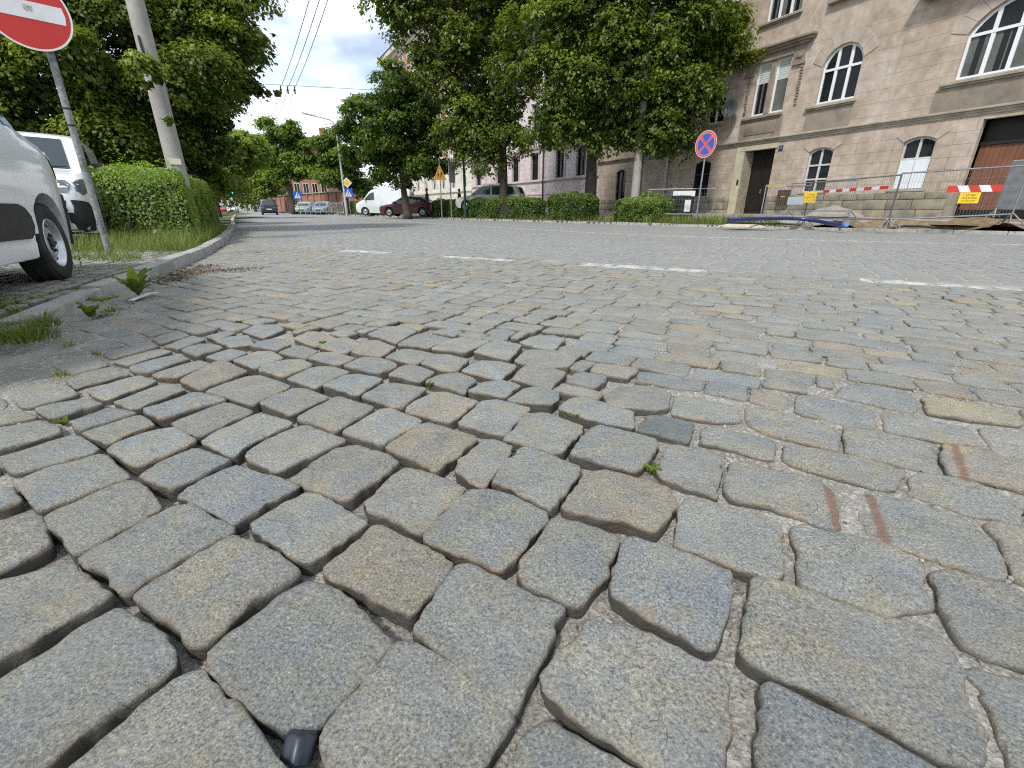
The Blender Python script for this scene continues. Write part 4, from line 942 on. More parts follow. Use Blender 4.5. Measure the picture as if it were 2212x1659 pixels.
# ---- the pink house further up the street
FP_ = Front((6.17, 34.84), 30)
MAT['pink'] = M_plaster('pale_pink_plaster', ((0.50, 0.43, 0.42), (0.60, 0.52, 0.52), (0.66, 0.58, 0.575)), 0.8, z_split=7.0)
MAT['pinktrim'] = M_('pink_trim', (0.50, 0.43, 0.43), 0.85, 0.15, 2, bmp=0.2, dirt=(0.25, 0.2, 0.2), dirtamt=0.4)
K = thing('pink_house', 'pale pink plastered house with tall dark windows behind the big trees', 'building', FP_.p(-8, .4))
po = []
for s in (-19.9, -15.3, -12.2, -8.95, -5.25, -2.6):
    po.append((s, s + 1.08, 2.98, 4.95, None))
    for z in (6.5, 10.2): po.append((s, s + 1.08, z, z + 2.0, None))
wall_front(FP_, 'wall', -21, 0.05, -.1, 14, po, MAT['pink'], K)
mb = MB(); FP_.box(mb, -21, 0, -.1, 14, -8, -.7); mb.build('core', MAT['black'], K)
for o in po:
    w = window(FP_, K, *o, cols=2, bars=(.66,), mat='doorwood' if o[2] < 5 else 'old_frame', fw=.06, d=-.14)
    if o[2] < 5:
        mb = MB(); FP_.box(mb, o[0] - .16, o[0] - .02, 2.98, 5.0, .002, .06); FP_.box(mb, o[1] + .02, o[1] + .16, 2.98, 5.0, .002, .06); FP_.box(mb, o[0] - .25, o[1] + .25, 5.0, 5.15, .002, .15); mb.build('window_trim', MAT['pinktrim'], w)
        mb = MB(); FP_.box(mb, o[0] - .05, o[1] + .05, 2.12, 2.62, .002, .03); FP_.box(mb, o[0] + .1, o[1] - .1, 2.24, 2.5, .031, .05); mb.build('apron_panel', MAT['pinktrim'], w)
mb = MB()
FP_.box(mb, -21, 0, 2.80, 2.94, .002, .12, bevel=.02); FP_.box(mb, -21, 0, 1.76, 1.86, .002, .09, bevel=.02); FP_.box(mb, -21, 0, 5.3, 5.5, .002, .16, bevel=.03); FP_.box(mb, -21, 0, -.1, 1.758, .002, .05)
FP_.box(mb, -21, 0, 13.6, 14.2, .002, .5, bevel=.05); mb.build('string_course', MAT['pinktrim'], K, smooth=30)
mb = MB(); mb.add([FP_.p(-21, 14.2, .5), FP_.p(0, 14.2, .5), FP_.p(0, 18, -4), FP_.p(-21, 18, -4), FP_.p(-21, 14.2, -8.5), FP_.p(0, 14.2, -8.5)], [(0, 1, 2, 3), (3, 2, 5, 4), (0, 3, 4), (1, 5, 2)]); mb.build('roof', MAT['roof'], K)
P3 = thing('downpipe', 'dark rusty downpipe between two windows of the pink house', 'pipe', FP_.p(-7.0, .3, .1), group='rain downpipes')
mb = MB(); mb.tube([FP_.p(-6.95, .3, .14), FP_.p(-6.95, 13.6, .14)], .065, 10); mb.build('pipe', M_('dark_pipe', (.06, .05, .05), .6, .3), P3, smooth=60)
SG = thing('shop_sign', 'grey blue shop sign board over a doorway of the pink house', 'sign', FP_.p(-18.7, 4.3, .2))
mb = MB(); FP_.box(mb, -20.4, -17.3, 5.16, 5.28, .165, .5); FP_.box(mb, -20.4, -17.3, 4.35, 5.158, .3, .42, bevel=.02); mb.build('board', M_('sign_grey_blue', (.17, .19, .24), .5, .1), SG)
# ---- the tall cream corner house
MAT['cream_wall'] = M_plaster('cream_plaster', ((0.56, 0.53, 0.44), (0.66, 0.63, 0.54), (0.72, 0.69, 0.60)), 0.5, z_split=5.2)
MAT['facing_brick'] = M_('facing_brick', (0.40, 0.20, 0.135), 0.85, 0.2, 4, bmp=0.2)
MAT['creamtrim'] = M_('cream_trim', (0.62, 0.58, 0.50), 0.85, 0.12, 2, dirt=(0.35, 0.31, 0.26), dirtamt=0.4)
W = thing('corner_house', 'tall cream and brick corner house with white trim rising behind the trees', 'building', FP_.p(-35, .4))
co = []
for k in range(9):
    s = -48.6 + k * 3.1
    for z, h in ((2.9, 2.0), (6.4, 2.2), (10.2, 2.2), (14.0, 2.1), (17.6, 2.0)): co.append((s, s + 1.2, z, z + h, None))
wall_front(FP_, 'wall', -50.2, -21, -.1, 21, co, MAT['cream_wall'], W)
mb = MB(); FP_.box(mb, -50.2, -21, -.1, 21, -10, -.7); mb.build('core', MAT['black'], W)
for o in co: window(FP_, W, *o, cols=2, bars=(.68,), mat='pvc', fw=.09, d=-.14)
mb = MB()
for k in range(10):
    s = -48.6 + k * 3.1 - 1.42
    if s < -22: FP_.box(mb, s - .15, s + .95, 6.2, 20, .002, .05)
mb.build('brick_panel', MAT['facing_brick'], W)
mb = MB()
FP_.box(mb, -50.3, -21, 5.4, 5.8, .051, .25, bevel=.03); FP_.box(mb, -50.3, -21, 2.5, 2.65, .002, .14); FP_.box(mb, -50.3, -21, 1.6, 1.7, .002, .1)
for z in (9.3, 13.1, 16.8): FP_.box(mb, -50.25, -21, z, z + .2, .051, .16, bevel=.02)
FP_.box(mb, -50.35, -21, 20.4, 21, .051, .7, bevel=.06); FP_.box(mb, -50.3, -21, 20.0, 20.4, .051, .3)
for o in co:
    if o[2] > 5: FP_.box(mb, o[0] - .22, o[0] - .02, o[2] - .1, o[3] + .1, .002, .1); FP_.box(mb, o[1] + .02, o[1] + .22, o[2] - .1, o[3] + .1, .002, .1); FP_.box(mb, o[0] - .35, o[1] + .35, o[3] + .1, o[3] + .32, .002, .22)
FP_.box(mb, -50.22, -49.4, 5.8, 20, .051, .14)
mb.build('trim', MAT['creamtrim'], W)
mb = MB(); mb.add([FP_.p(-50.6, 21, .8), FP_.p(-21, 21, .8), FP_.p(-21, 24.5, -3), FP_.p(-50.0, 24.5, -3), FP_.p(-50.6, 21, -10.5), FP_.p(-21, 21, -10.5)], [(0, 1, 2, 3), (3, 2, 5, 4), (0, 3, 4), (1, 5, 2)]); mb.build('roof', M_('slate_roof', (.09, .09, .1), .8, .3, 3), W)
mb = MB(); mb.add([FP_.p(-50.2, -.1, .001), FP_.p(-50.2, 21, .001), FP_.p(-50.2, 21, -10), FP_.p(-50.2, -.1, -10)], [(0, 1, 2, 3)]); mb.build('side_wall', MAT['facing_brick'], W)
# ---- red brick boundary wall, brick house and the pale block closing the street
def M_brick(name, a, b_, mortar, sc=1.0):
    m, nt, b = nodes(name); c = coord(nt)
    mp = N(nt, 'ShaderNodeMapping'); mp.inputs['Rotation'].default_value = (math.radians(90), 0, 0); nt.links.new(c, mp.inputs['Vector'])
    bt = N(nt, 'ShaderNodeTexBrick'); bt.inputs['Scale'].default_value = sc; bt.inputs['Brick Width'].default_value = .26; bt.inputs['Row Height'].default_value = .08; bt.inputs['Mortar Size'].default_value = .008
    bt.inputs['Color1'].default_value = (*a, 1); bt.inputs['Color2'].default_value = (*b_, 1); bt.inputs['Mortar'].default_value = (*mortar, 1)
    nt.links.new(mp.outputs[0], bt.inputs['Vector']); n1 = noise(nt, c, 1.2, 5)
    col = mixc(nt, 1.0, bt.outputs['Color'], ramp(nt, n1.outputs['Fac'], [(.3, (.7,) * 3), (.7, (1.2,) * 3)]).outputs[0], 'MULTIPLY')
    nt.links.new(col, b.inputs['Base Color']); b.inputs['Roughness'].default_value = .9; return m
MAT['brick'] = M_brick('red_brick', (.36, .15, .085), (.27, .105, .065), (.3, .26, .22))
a, b = Vector(Q(812, 448, 58)), Vector(Q(585, 448, 92)); a.z = b.z = .1
dv = (b - a).normalized(); nv = Vector((-dv.y, dv.x, 0)) if Vector((-dv.y, dv.x, 0)).y < 0 else Vector((dv.y, -dv.x, 0))
BW = thing('brick_wall', 'long red brick boundary wall with pilasters beyond the junction', 'wall', (a + b) / 2)
mb = MB(); L = (b - a).length; mb.box((a + b) / 2 + Vector((0, 0, 1.35)), (L / 2, .2, 1.35), ax=(dv, nv, Vector((0, 0, 1)))); mb.build('wall', MAT['brick'], BW)
mb = MB(); s = 0
while s <= L: mb.box(a + dv * s + nv * .22 + Vector((0, 0, 1.4)), (.22, .12, 1.4), ax=(dv, nv, Vector((0, 0, 1)))); s += 2.9
mb.build('pilaster', MAT['brick'], BW)
mb = MB(); mb.box((a + b) / 2 + Vector((0, 0, 2.78)), (L / 2, .38, .07), ax=(dv, nv, Vector((0, 0, 1)))); mb.build('coping', MAT['concrete'], BW)
def simple_house(name, label, x0, x1, y0, y1, ytop, Y, depth, wmat, rows, cols, group=None, roofh=3.0, pitch=True, gable=None):
    A = Q(x0, 452, Y); B = Q(x1, 452, Y); top = Q((x0 + x1) / 2, ytop, Y).z; w = (B.x - A.x)
    t_ = thing(name, label, 'building', ((A.x + B.x) / 2, Y, 0), group=group)
    mb = MB(); cx = (A.x + B.x) / 2; mb.box((cx, Y + depth / 2, top / 2), (w / 2, depth / 2, top / 2)); wl = mb.build('wall', wmat, t_)
    if pitch:
        mb = MB(); e = .4; mb.add([(A.x - e, Y - e, top), (B.x + e, Y - e, top), (B.x + e, Y + depth / 2, top + roofh), (A.x - e, Y + depth / 2, top + roofh), (A.x - e, Y + depth + e, top), (B.x + e, Y + depth + e, top)], [(0, 1, 2, 3), (3, 2, 5, 4), (0, 3, 4), (1, 5, 2)]); rf = mb.build('roof', MAT['roof'], t_)
        mb = MB(); mb.box((cx + w * .25, Y + depth * .4, top + roofh), (.5, .4, 1.4)); mb.build('chimney', MAT['brick'], rf)
    for r in range(rows):
        for c in range(cols):
            wx = A.x + w * (c + .5) / cols; wz = top * (r + .55) / rows
            mb = MB(); ww = min(.6, w / cols * .3); wh = min(.95, top / rows * .33)
            mb.box((wx, Y - .02, wz + wh), (ww, .04, .05)); mb.box((wx, Y - .02, wz - wh), (ww + .1, .07, .06)); mb.box((wx - ww, Y - .02, wz), (.05, .04, wh - .06)); mb.box((wx + ww, Y - .02, wz), (.05, .04, wh - .06)); mb.box((wx, Y - .02, wz), (.04, .04, wh - .06))
            f = mb.build('window', MAT['old_frame'], t_); mb = MB(); mb.box((wx, Y - .004, wz), (ww - .05, .012, wh - .06)); mb.build('pane', MAT['glass'], f)
    return t_
simple_house('brick_house', 'tall red brick house standing behind the brick boundary wall', 640, 716, 452, 452, 322, 96, 14, MAT['brick'], 4, 4)
MAT['pale_block'] = M_('pale_block_plaster', (.42, .40, .37), .85, .12, .5)
simple_house('apartment_block', 'pale grey block closing the far end of the street', 440, 540, 452, 452, 400, 190, 14, MAT['pale_block'], 4, 9, roofh=3)
simple_house('apartment_block', 'low house with tiled roof far behind the traffic lights', 540, 610, 452, 452, 412, 150, 12, M_('buff_block_plaster', (.40, .33, .25), .85, .12, .5), 3, 6, roofh=3)
# ------------------------------------------------------------------ trees and hedges
def leaves_mesh(name, C, U, Nn, L, Wd, T, mat, parent, shift):
    """diamond leaves: centres C, long axis U, normals Nn, length L, width Wd, tone T"""
    S = np.cross(Nn, U); S /= np.maximum(np.linalg.norm(S, axis=1), 1e-6)[:, None]
    n = len(C); V = np.empty((n, 4, 3))
    V[:, 0] = C - U * (L / 2)[:, None]; V[:, 2] = C + U * (L / 2)[:, None]
    fold = Nn * (Wd * .22)[:, None]
    V[:, 1] = C + S * (Wd / 2)[:, None] + fold - U * (L * .08)[:, None]; V[:, 3] = C - S * (Wd / 2)[:, None] + fold - U * (L * .08)[:, None]
    F = np.arange(n * 4).reshape(n, 4)
    return np_mesh(name, V.reshape(-1, 3), F, MAT[mat], parent, False, [('tone', 'FACE', 'FLOAT', T)], shift=shift)
def unit(n, rng):
    v = rng.normal(size=(n, 3)); return v / np.linalg.norm(v, axis=1)[:, None]
def crown(parent, blobs, n, leaf, mat, seed, droop=0.5, spray=0.38, per=34, shift=(0, 0, 0), tone_bias=0.0, shell=0.62, flat=0.42, puff=1.0):
    """blobs: (x, y, z, rx, ry, rz). Each carries puffs (leafy branch ends); leaves sit on the upper and outer skin of the
    puffs and hang down at their rims, so that lit tops and dark hollows alternate; a few leaves fill the inside"""
    rng = np.random.default_rng(seed); B = np.array(blobs, float); rb = (B[:, 3] * B[:, 4] * B[:, 5]) ** (1 / 3); pr = np.clip(spray * 1.55 * puff, .05, None)
    area = rb ** 2; npf = max(6, int(2.6 * area.sum() / pr ** 2)); bi = rng.choice(len(B), npf, p=area / area.sum())
    d = unit(npf, rng); d[:, 2] = d[:, 2] * .9 + .1; r = shell + (.98 - shell) * rng.random(npf) ** .5
    PC = B[bi, :3] + d * (r[:, None] * np.maximum(B[bi, 3:6] - pr * .45, B[bi, 3:6] * .4)); PR = pr * rng.uniform(.6, 1.25, npf)
    out0 = d.copy(); pt = np.clip(.5 + .2 * rng.normal(size=npf) + .2 * sines(PC, 1.1, seed + 9, 5), 0, 1)
    n1 = int(n * .88); w = PR ** 2; pi_ = rng.choice(npf, n1, p=w / w.sum())
    # short leaf rows: several leaves share a twig
    tw = max(1, n1 // 7); tp = rng.choice(npf, tw, p=w / w.sum()); td = unit(tw, rng); td += np.array([0, 0, .55]) + out0[tp] * .55; td /= np.linalg.norm(td, axis=1)[:, None]
    ti = rng.integers(0, tw, n1); pi_ = tp[ti]; dd = td[ti]
    ext = rng.uniform(.66, 1.04, tw)[ti]; sc_ = np.array([1.05, 1.05, .68])
    P = PC[pi_] + dd * sc_ * (PR[pi_] * ext)[:, None]
    rim = np.clip(1 - dd[:, 2], 0, 1.6); hor = dd.copy(); hor[:, 2] = 0; hor /= np.maximum(np.linalg.norm(hor, axis=1), .15)[:, None]
    s_ = rng.uniform(-.5, 1.0, n1) * spray * .75; P = P + hor * s_[:, None] + rng.normal(size=(n1, 3)) * leaf * .42
    P[:, 2] -= droop * spray * (.35 * rim * rng.random(n1) + .28 * np.clip(s_ / spray, 0, 1) ** 2)
    Nn = dd * .62 + np.array([0, 0, .62]) + rng.normal(size=(n1, 3)) * .34; U = hor * .7 + rng.normal(size=(n1, 3)) * .45; U[:, 2] -= droop * .8
    T = np.clip(.52 * pt[pi_] + .22 * rng.random(tw)[ti] + .20 * np.clip(dd[:, 2], 0, 1) * (ext > .8) + rng.normal(size=n1) * .09 + .05 + tone_bias, 0, 1)     # outer upward leaves lightened in tone to imitate light on the tops
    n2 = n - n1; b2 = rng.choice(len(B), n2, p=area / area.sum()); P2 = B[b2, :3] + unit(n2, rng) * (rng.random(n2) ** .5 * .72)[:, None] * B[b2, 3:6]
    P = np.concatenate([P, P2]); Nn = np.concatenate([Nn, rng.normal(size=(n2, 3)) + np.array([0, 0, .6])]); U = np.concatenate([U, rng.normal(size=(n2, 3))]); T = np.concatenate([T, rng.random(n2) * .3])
    Nn /= np.linalg.norm(Nn, axis=1)[:, None]; U -= Nn * (U * Nn).sum(1)[:, None]; U /= np.maximum(np.linalg.norm(U, axis=1), 1e-6)[:, None]; m = len(P)
    L = leaf * rng.uniform(.65, 1.25, m); L[n1:] *= 1.7
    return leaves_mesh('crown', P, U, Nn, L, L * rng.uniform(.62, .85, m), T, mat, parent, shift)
def tree(name, label, base, h, r, blobs, n, leaf, mat, seed, group=None, lean=(0, 0), limbs=7, **kw):
    rnd = random.Random(seed); b = Vector(base)
    t = thing(name, label, 'tree', b, group=group)
    mb = MB(); pts = []; rs = []
    for k in range(9):
        f = k / 8; pts.append(b + Vector((lean[0] * f * h + .12 * r * math.sin(f * 5 + seed), lean[1] * f * h + .1 * r * math.cos(f * 4 + seed), -.15 + f * (h + .15)))); rs.append(r * (1.35 if k == 0 else 1.08 if k == 1 else 1 - .42 * f))
    mb.tube(pts, rs, 12); top = pts[-1]
    for i, bl in enumerate(rnd.sample(list(blobs), min(limbs, len(blobs)))):
        e = Vector(bl[:3]); s = pts[rnd.choice((5, 6, 7, 8))]; m1 = s.lerp(e, .35) + Vector((0, 0, .12 * (e - s).length)); m2 = s.lerp(e, .72) + Vector((rnd.uniform(-.2, .2), rnd.uniform(-.2, .2), .06 * (e - s).length))
        mb.tube([s, m1, m2, e], [r * .5, r * .34, r * .2, r * .06], 7)
        for j in range(3):
            d = Vector((rnd.uniform(-1, 1), rnd.uniform(-1, 1), rnd.uniform(-.2, .8))).normalized(); mb.tube([m2, m2 + d * bl[3] * .4, m2 + d * bl[3] * .85 + Vector((0, 0, -.1))], [r * .14, r * .08, r * .03], 5)
    mb.build('trunk', MAT['bark'], t, smooth=180)
    crown(t, blobs, n, leaf, mat, seed, shift=b, **kw); return t
def BL(lst, Y0):
    """blob list from survey: (x, y, radius in photo px, forward distance offset)"""
    out = []
    for (x, y, rp, dy) in lst:
        Y = Y0 + dy; c = Q(x, y, Y); depth = Y * CP - (c.z - CAMH) * SP; r = rp / FPX * depth
        out.append((c.x, c.y, c.z, r, r * 1.0, r * .92))
    return out
# left: big limes beside the street
bl = BL([(300, 60, 120, 0), (420, 40, 105, .5), (480, 110, 70, 0), (390, 160, 105, -.6), (290, 190, 95, -.5), (455, 215, 65, .5), (360, 270, 85, 0), (440, 300, 58, 1), (505, 60, 62, .8), (520, -60, 90, 0), (400, -120, 150, 1), (250, -150, 150, 0), (470, 262, 48, 1.2), (300, 320, 60, 1.0), (548, 190, 22, 1.2), (545, 110, 30, 1), (480, 340, 32, 2), (462, 380, 30, 2), (430, 350, 50, 1.5), (475, 400, 26, 2)], 14.5)
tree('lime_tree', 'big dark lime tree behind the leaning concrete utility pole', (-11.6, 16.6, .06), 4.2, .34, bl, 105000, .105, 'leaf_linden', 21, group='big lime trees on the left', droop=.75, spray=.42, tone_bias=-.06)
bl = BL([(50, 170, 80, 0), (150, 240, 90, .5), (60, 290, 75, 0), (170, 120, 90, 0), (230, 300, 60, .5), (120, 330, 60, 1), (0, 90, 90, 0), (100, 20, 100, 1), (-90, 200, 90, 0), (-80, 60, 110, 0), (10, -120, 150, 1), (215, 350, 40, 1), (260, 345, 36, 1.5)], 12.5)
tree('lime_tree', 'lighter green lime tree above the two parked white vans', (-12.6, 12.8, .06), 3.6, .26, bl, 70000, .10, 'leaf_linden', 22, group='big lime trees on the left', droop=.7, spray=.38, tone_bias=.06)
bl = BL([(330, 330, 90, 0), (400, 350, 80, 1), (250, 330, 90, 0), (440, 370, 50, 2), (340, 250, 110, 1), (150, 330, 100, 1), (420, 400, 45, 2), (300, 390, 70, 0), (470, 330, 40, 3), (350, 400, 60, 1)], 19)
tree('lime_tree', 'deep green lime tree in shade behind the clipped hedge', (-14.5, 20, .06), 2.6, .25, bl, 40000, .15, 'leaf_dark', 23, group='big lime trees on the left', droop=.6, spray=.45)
# twigs reaching out over the street
tw = []
for (x0, y0, x1, y1) in ((500, 95, 592, 78), (505, 140, 590, 118), (500, 165, 560, 150), (505, 180, 598, 202), (500, 210, 545, 180), (490, 330, 512, 300)):
    for k in range(6): f = k / 5; tw.append((x0 + (x1 - x0) * f, y0 + (y1 - y0) * f + 6 * math.sin(f * 3.1), 9 - 3.5 * f, .6))
LT = [o for o in COL.objects if o.name.startswith('lime_tree') and o.parent is None][0]
cr2 = crown(LT, BL(tw, 15), 2600, .13, 'leaf_linden', 24, droop=.9, spray=.15, per=16, shift=WLOC[LT.name], tone_bias=-.12, shell=.1); cr2.name = 'overhanging_spray'
cr2 = crown(LT, BL([(300, 140, 15, 0), (325, 152, 16, .1), (285, 150, 12, 0), (318, 185, 12, .1), (340, 175, 10, .1), (362, 262, 10, 0)], 9.6), 900, .085, 'leaf_linden', 25, droop=.9, spray=.12, per=16, shift=WLOC[LT.name], shell=.1); cr2.name = 'overhanging_spray'
# left row further up the street
bl = BL([(500, 330, 34, 0), (530, 315, 34, 2), (490, 380, 36, 0), (525, 360, 30, 2), (470, 345, 40, 0), (550, 335, 22, 3), (480, 410, 24, 0), (510, 395, 20, 1)], 34)
tree('street_tree', 'bluish dark tree far up the left side of the street', Q(470, 456, 36)[:2] + (.05,), 3.0, .2, bl, 15000, .24, 'leaf_bright', 31, group='trees far up the street', spray=.6, tone_bias=.0)
bl = BL([(610, 290, 26, 0), (640, 310, 26, 1), (585, 300, 20, 1), (625, 335, 26, 0), (655, 345, 24, 1), (600, 340, 26, 0), (575, 345, 24, 1), (640, 375, 24, 0), (610, 385, 22, 0), (670, 375, 18, 2), (585, 270, 12, 1), (625, 270, 14, 0), (660, 320, 14, 1), (672, 345, 12, 1)], 62)
tree('street_tree', 'tall sparse bright green tree in front of the brick wall', Q(635, 454, 62)[:2] + (.05,), 6.5, .32, bl, 19000, .32, 'leaf_bright', 32, group='trees far up the street', spray=.75, lean=(-.05, 0), per=22)
bl = BL([(545, 370, 24, 0), (570, 385, 24, 0), (525, 385, 22, 1), (590, 400, 22, 0), (550, 405, 22, 0), (515, 405, 20, 1), (575, 410, 18, 0), (545, 345, 18, 0), (600, 375, 18, 0)], 78)
tree('street_tree', 'bright young green tree above the dark moving car', Q(578, 454, 80)[:2] + (.05,), 4.5, .3, bl, 14000, .36, 'leaf_bright', 33, group='trees far up the street', spray=.8, tone_bias=.08)
bl = BL([(530, 405, 16, 0), (515, 420, 14, 0), (550, 420, 14, 0), (505, 400, 14, 4), (540, 430, 12, 0), (570, 428, 12, 0), (490, 425, 10, 6)], 112)
tree('street_tree', 'small tree above the two green traffic lights', Q(552, 453, 112)[:2] + (.05,), 4, .25, bl, 7000, .5, 'leaf_bright', 34, group='trees far up the street', spray=1.0)
bl = BL([(660, 425, 15, 0), (690, 415, 14, 0), (610, 425, 12, 0), (700, 400, 15, 2), (680, 390, 16, 2), (640, 405, 14, 0)], 98)
tree('street_tree', 'dark bushy tree in front of the red brick house', Q(668, 452, 100)[:2] + (.05,), 3, .25, bl, 6000, .45, 'leaf_dark', 35, group='trees far up the street', spray=1.0, tone_bias=.1)
# right side of the street
bl = BL([(865, 200, 62, 0), (810, 245, 55, 0), (905, 250, 60, 0), (850, 300, 70, -.5), (790, 320, 45, 0), (930, 310, 48, 0), (900, 355, 46, -.3), (830, 365, 42, 0), (770, 290, 36, .5), (945, 365, 28, 0), (845, 165, 30, .4), (765, 350, 24, 1), (880, 400, 16, 0), (920, 215, 40, 1)], 33)
tree('round_tree', 'round compact linden tree with leaning trunk beside the dark red car', (-7.15, 32.8, .1), 3.0, .27, bl, 42000, .19, 'leaf_bright', 41, group='trees along the far kerb', lean=(-.10, 0), droop=.6, spray=.42, tone_bias=-.22)
bl = BL([(715, 305, 26, 0), (730, 340, 30, 0), (705, 345, 24, 0), (725, 380, 28, 0), (745, 400, 26, 0), (705, 375, 18, 0), (750, 350, 26, 1), (760, 390, 26, 1), (790, 410, 24, 2)], 52)
tree('round_tree', 'bushy tree behind the curved street lamp', Q(752, 455, 53)[:2] + (.1,), 3.0, .28, bl, 17000, .27, 'leaf_bright', 42, group='trees along the far kerb', spray=.6, tone_bias=-.12)
bl = BL([(870, 40, 52, 0), (970, 100, 75, 0), (905, 120, 34, 0), (1010, 190, 70, .5), (842, 20, 40, 0), (1050, 90, 90, 0), (1000, 260, 55, 0), (1085, 220, 75, 0), (1040, 300, 45, 0), (940, -20, 90, 0), (1060, -60, 120, 0), (1100, 290, 40, 0), (1000, 325, 30, 0), (1180, -150, 130, 1), (940, 160, 26, -.3), (1130, 310, 30, 0), (975, 280, 30, 0), (1060, 345, 26, 0)], 30)
tree('lime_tree', 'tall lime tree with drooping foliage in front of the silver estate car', (-.55, 30, .15), 5.0, .30, bl, 62000, .19, 'leaf_linden', 43, group='trees along the far kerb', droop=1.1, spray=.5, tone_bias=-.08)
bl = BL([(1180, 90, 100, 0), (1290, 60, 105, 0), (1400, 60, 100, 0), (1490, 70, 85, 0), (1555, 60, 62, .3), (1240, 170, 90, 0), (1350, 170, 100, -.4), (1450, 170, 85, -.3), (1520, 140, 56, 0), (1578, 112, 38, .2), (1190, 260, 70, 0), (1300, 265, 75, 0), (1400, 260, 78, -.5), (1480, 250, 58, -.5), (1390, 305, 46, -.8), (1460, 305, 38, -.8), (1340, 300, 32, 0), (1500, 205, 45, -.5), (1522, 205, 26, 0), (1600, 140, 20, .2), (1300, -90, 150, 0), (1480, -80, 120, 0), (1190, 290, 44, .5), (1240, 290, 44, 0), (1430, 325, 24, -.9), (1490, 310, 26, -.6), (1130, 150, 60, 1)], 24.5)
tree('lime_tree', 'widest lime tree with thick dark trunk left of the concrete lamp pole', (4.1, 25.5, .15), 4.4, .36, bl, 92000, .165, 'leaf_linden', 44, group='trees along the far kerb', droop=.85, spray=.46, tone_bias=-.08, limbs=10)
# ------------------------------------------------------------------ hedges
def hedge(name, label, corners, h, n, leaf, mat, seed, group=None, rnd_=.18, z0=.1, tall=.12, cat='hedge', bias=0.0, rag=1.0):
    """corners: plan quad; leaves fill the skin of a rounded clipped block"""
    rng = np.random.default_rng(seed); C = np.array(corners, float); c0 = C.mean(0)
    t = thing(name, label, cat, (c0[0], c0[1], z0), group=group)
    def plan(a, b): return (C[0] * (1 - a)[:, None] + C[1] * a[:, None]) * (1 - b)[:, None] + (C[3] * (1 - a)[:, None] + C[2] * a[:, None]) * b[:, None]
    ea = np.linalg.norm(C[1] - C[0]); eb = np.linalg.norm(C[3] - C[0])
    area = np.array([ea * h, ea * h, eb * h, eb * h, ea * eb]); f = rng.choice(5, n, p=area / area.sum())
    a = rng.random(n); b = rng.random(n); z = rng.random(n) * h; inn = np.abs(rng.normal(size=n)) * .07
    b = np.where(f == 0, inn / eb, np.where(f == 1, 1 - inn / eb, b)); a = np.where(f == 2, inn / ea, np.where(f == 3, 1 - inn / ea, a)); z = np.where(f == 4, h - inn, z)
    P = plan(a, b); s = np.column_stack([P, z])
    # rounded shoulders and a wavy clipped surface
    up = np.clip((z - h * .72) / (h * .28), 0, 1); P = P + (c0 - P) * ((.10 if rag < 2 else .38) * up ** 2)[:, None]
    wav = rag * (.10 * sines(s, 3.2, seed + 1, 6) + .05 * sines(s, 9, seed + 2, 6))
    nrm = np.zeros((n, 3)); fa = (C[1] - C[0]) / ea; fb = (C[3] - C[0]) / eb
    nrm[f == 0, :2] = -fb; nrm[f == 1, :2] = fb; nrm[f == 2, :2] = -fa; nrm[f == 3, :2] = fa; nrm[f == 4, 2] = 1
    edge = np.minimum(np.minimum(a, 1 - a) * ea, np.minimum(b, 1 - b) * eb)
    z = z - np.where(f == 4, rnd_ * np.clip(1 - edge / (.3 if rag < 2 else .6), 0, 1) ** 2, 0)
    V = np.column_stack([P, z0 + z]) + nrm * wav[:, None]
    sh = (rng.random(n) < .06) & (sines(s, 14, seed + 6) > .1); V[:, 2] += np.where(sh & (f == 4), rng.random(n) * tall, 0)
    Nn = nrm * .8 + np.array([0, 0, .5]) + rng.normal(size=(n, 3)) * .55; Nn /= np.linalg.norm(Nn, axis=1)[:, None]
    U = rng.normal(size=(n, 3)) + np.array([0, 0, .35]); U -= Nn * (U * Nn).sum(1)[:, None]; U /= np.maximum(np.linalg.norm(U, axis=1), 1e-6)[:, None]
    L = leaf * rng.uniform(.6, 1.3, n)
    tn = .42 + .36 * (f == 4) + .18 * np.clip((z / h - .6) / .4, 0, 1) + rng.normal(size=n) * .16 + .12 * sines(s, 2.2, seed + 4) + bias    # lighter tone on the top face and upper part of the block
    leaves_mesh('foliage', V, U, Nn, L, L * .5, np.clip(tn, 0, 1), mat, t, (c0[0], c0[1], z0))
    mb = MB(); kf = .80 if rag < 1.4 or h > 1.2 and rag < 2 else .6; q = [c0 + (p - c0) * kf for p in C]; k = len(q)
    mb.add([(p[0], p[1], z0 - .05) for p in q] + [(p[0], p[1], z0 + h * min(.84, kf)) for p in q], [(0, 1, 5, 4), (1, 2, 6, 5), (2, 3, 7, 6), (3, 0, 4, 7), (4, 5, 6, 7)]); mb.build('branches', MAT['twigs'], t)
    return t
e = np.array((-.47, .883))
A_, B_ = np.array((-7.40, 8.15)), np.array((-5.95, 8.75))
hedge('clipped_hedge', 'thick clipped green hedge beside the no entry sign post', [A_, B_, B_ + e * 7, A_ + e * 7], 1.24, 64000, .056, 'leaf_hedge', 51, tall=.34, bias=.12, rag=1.5)
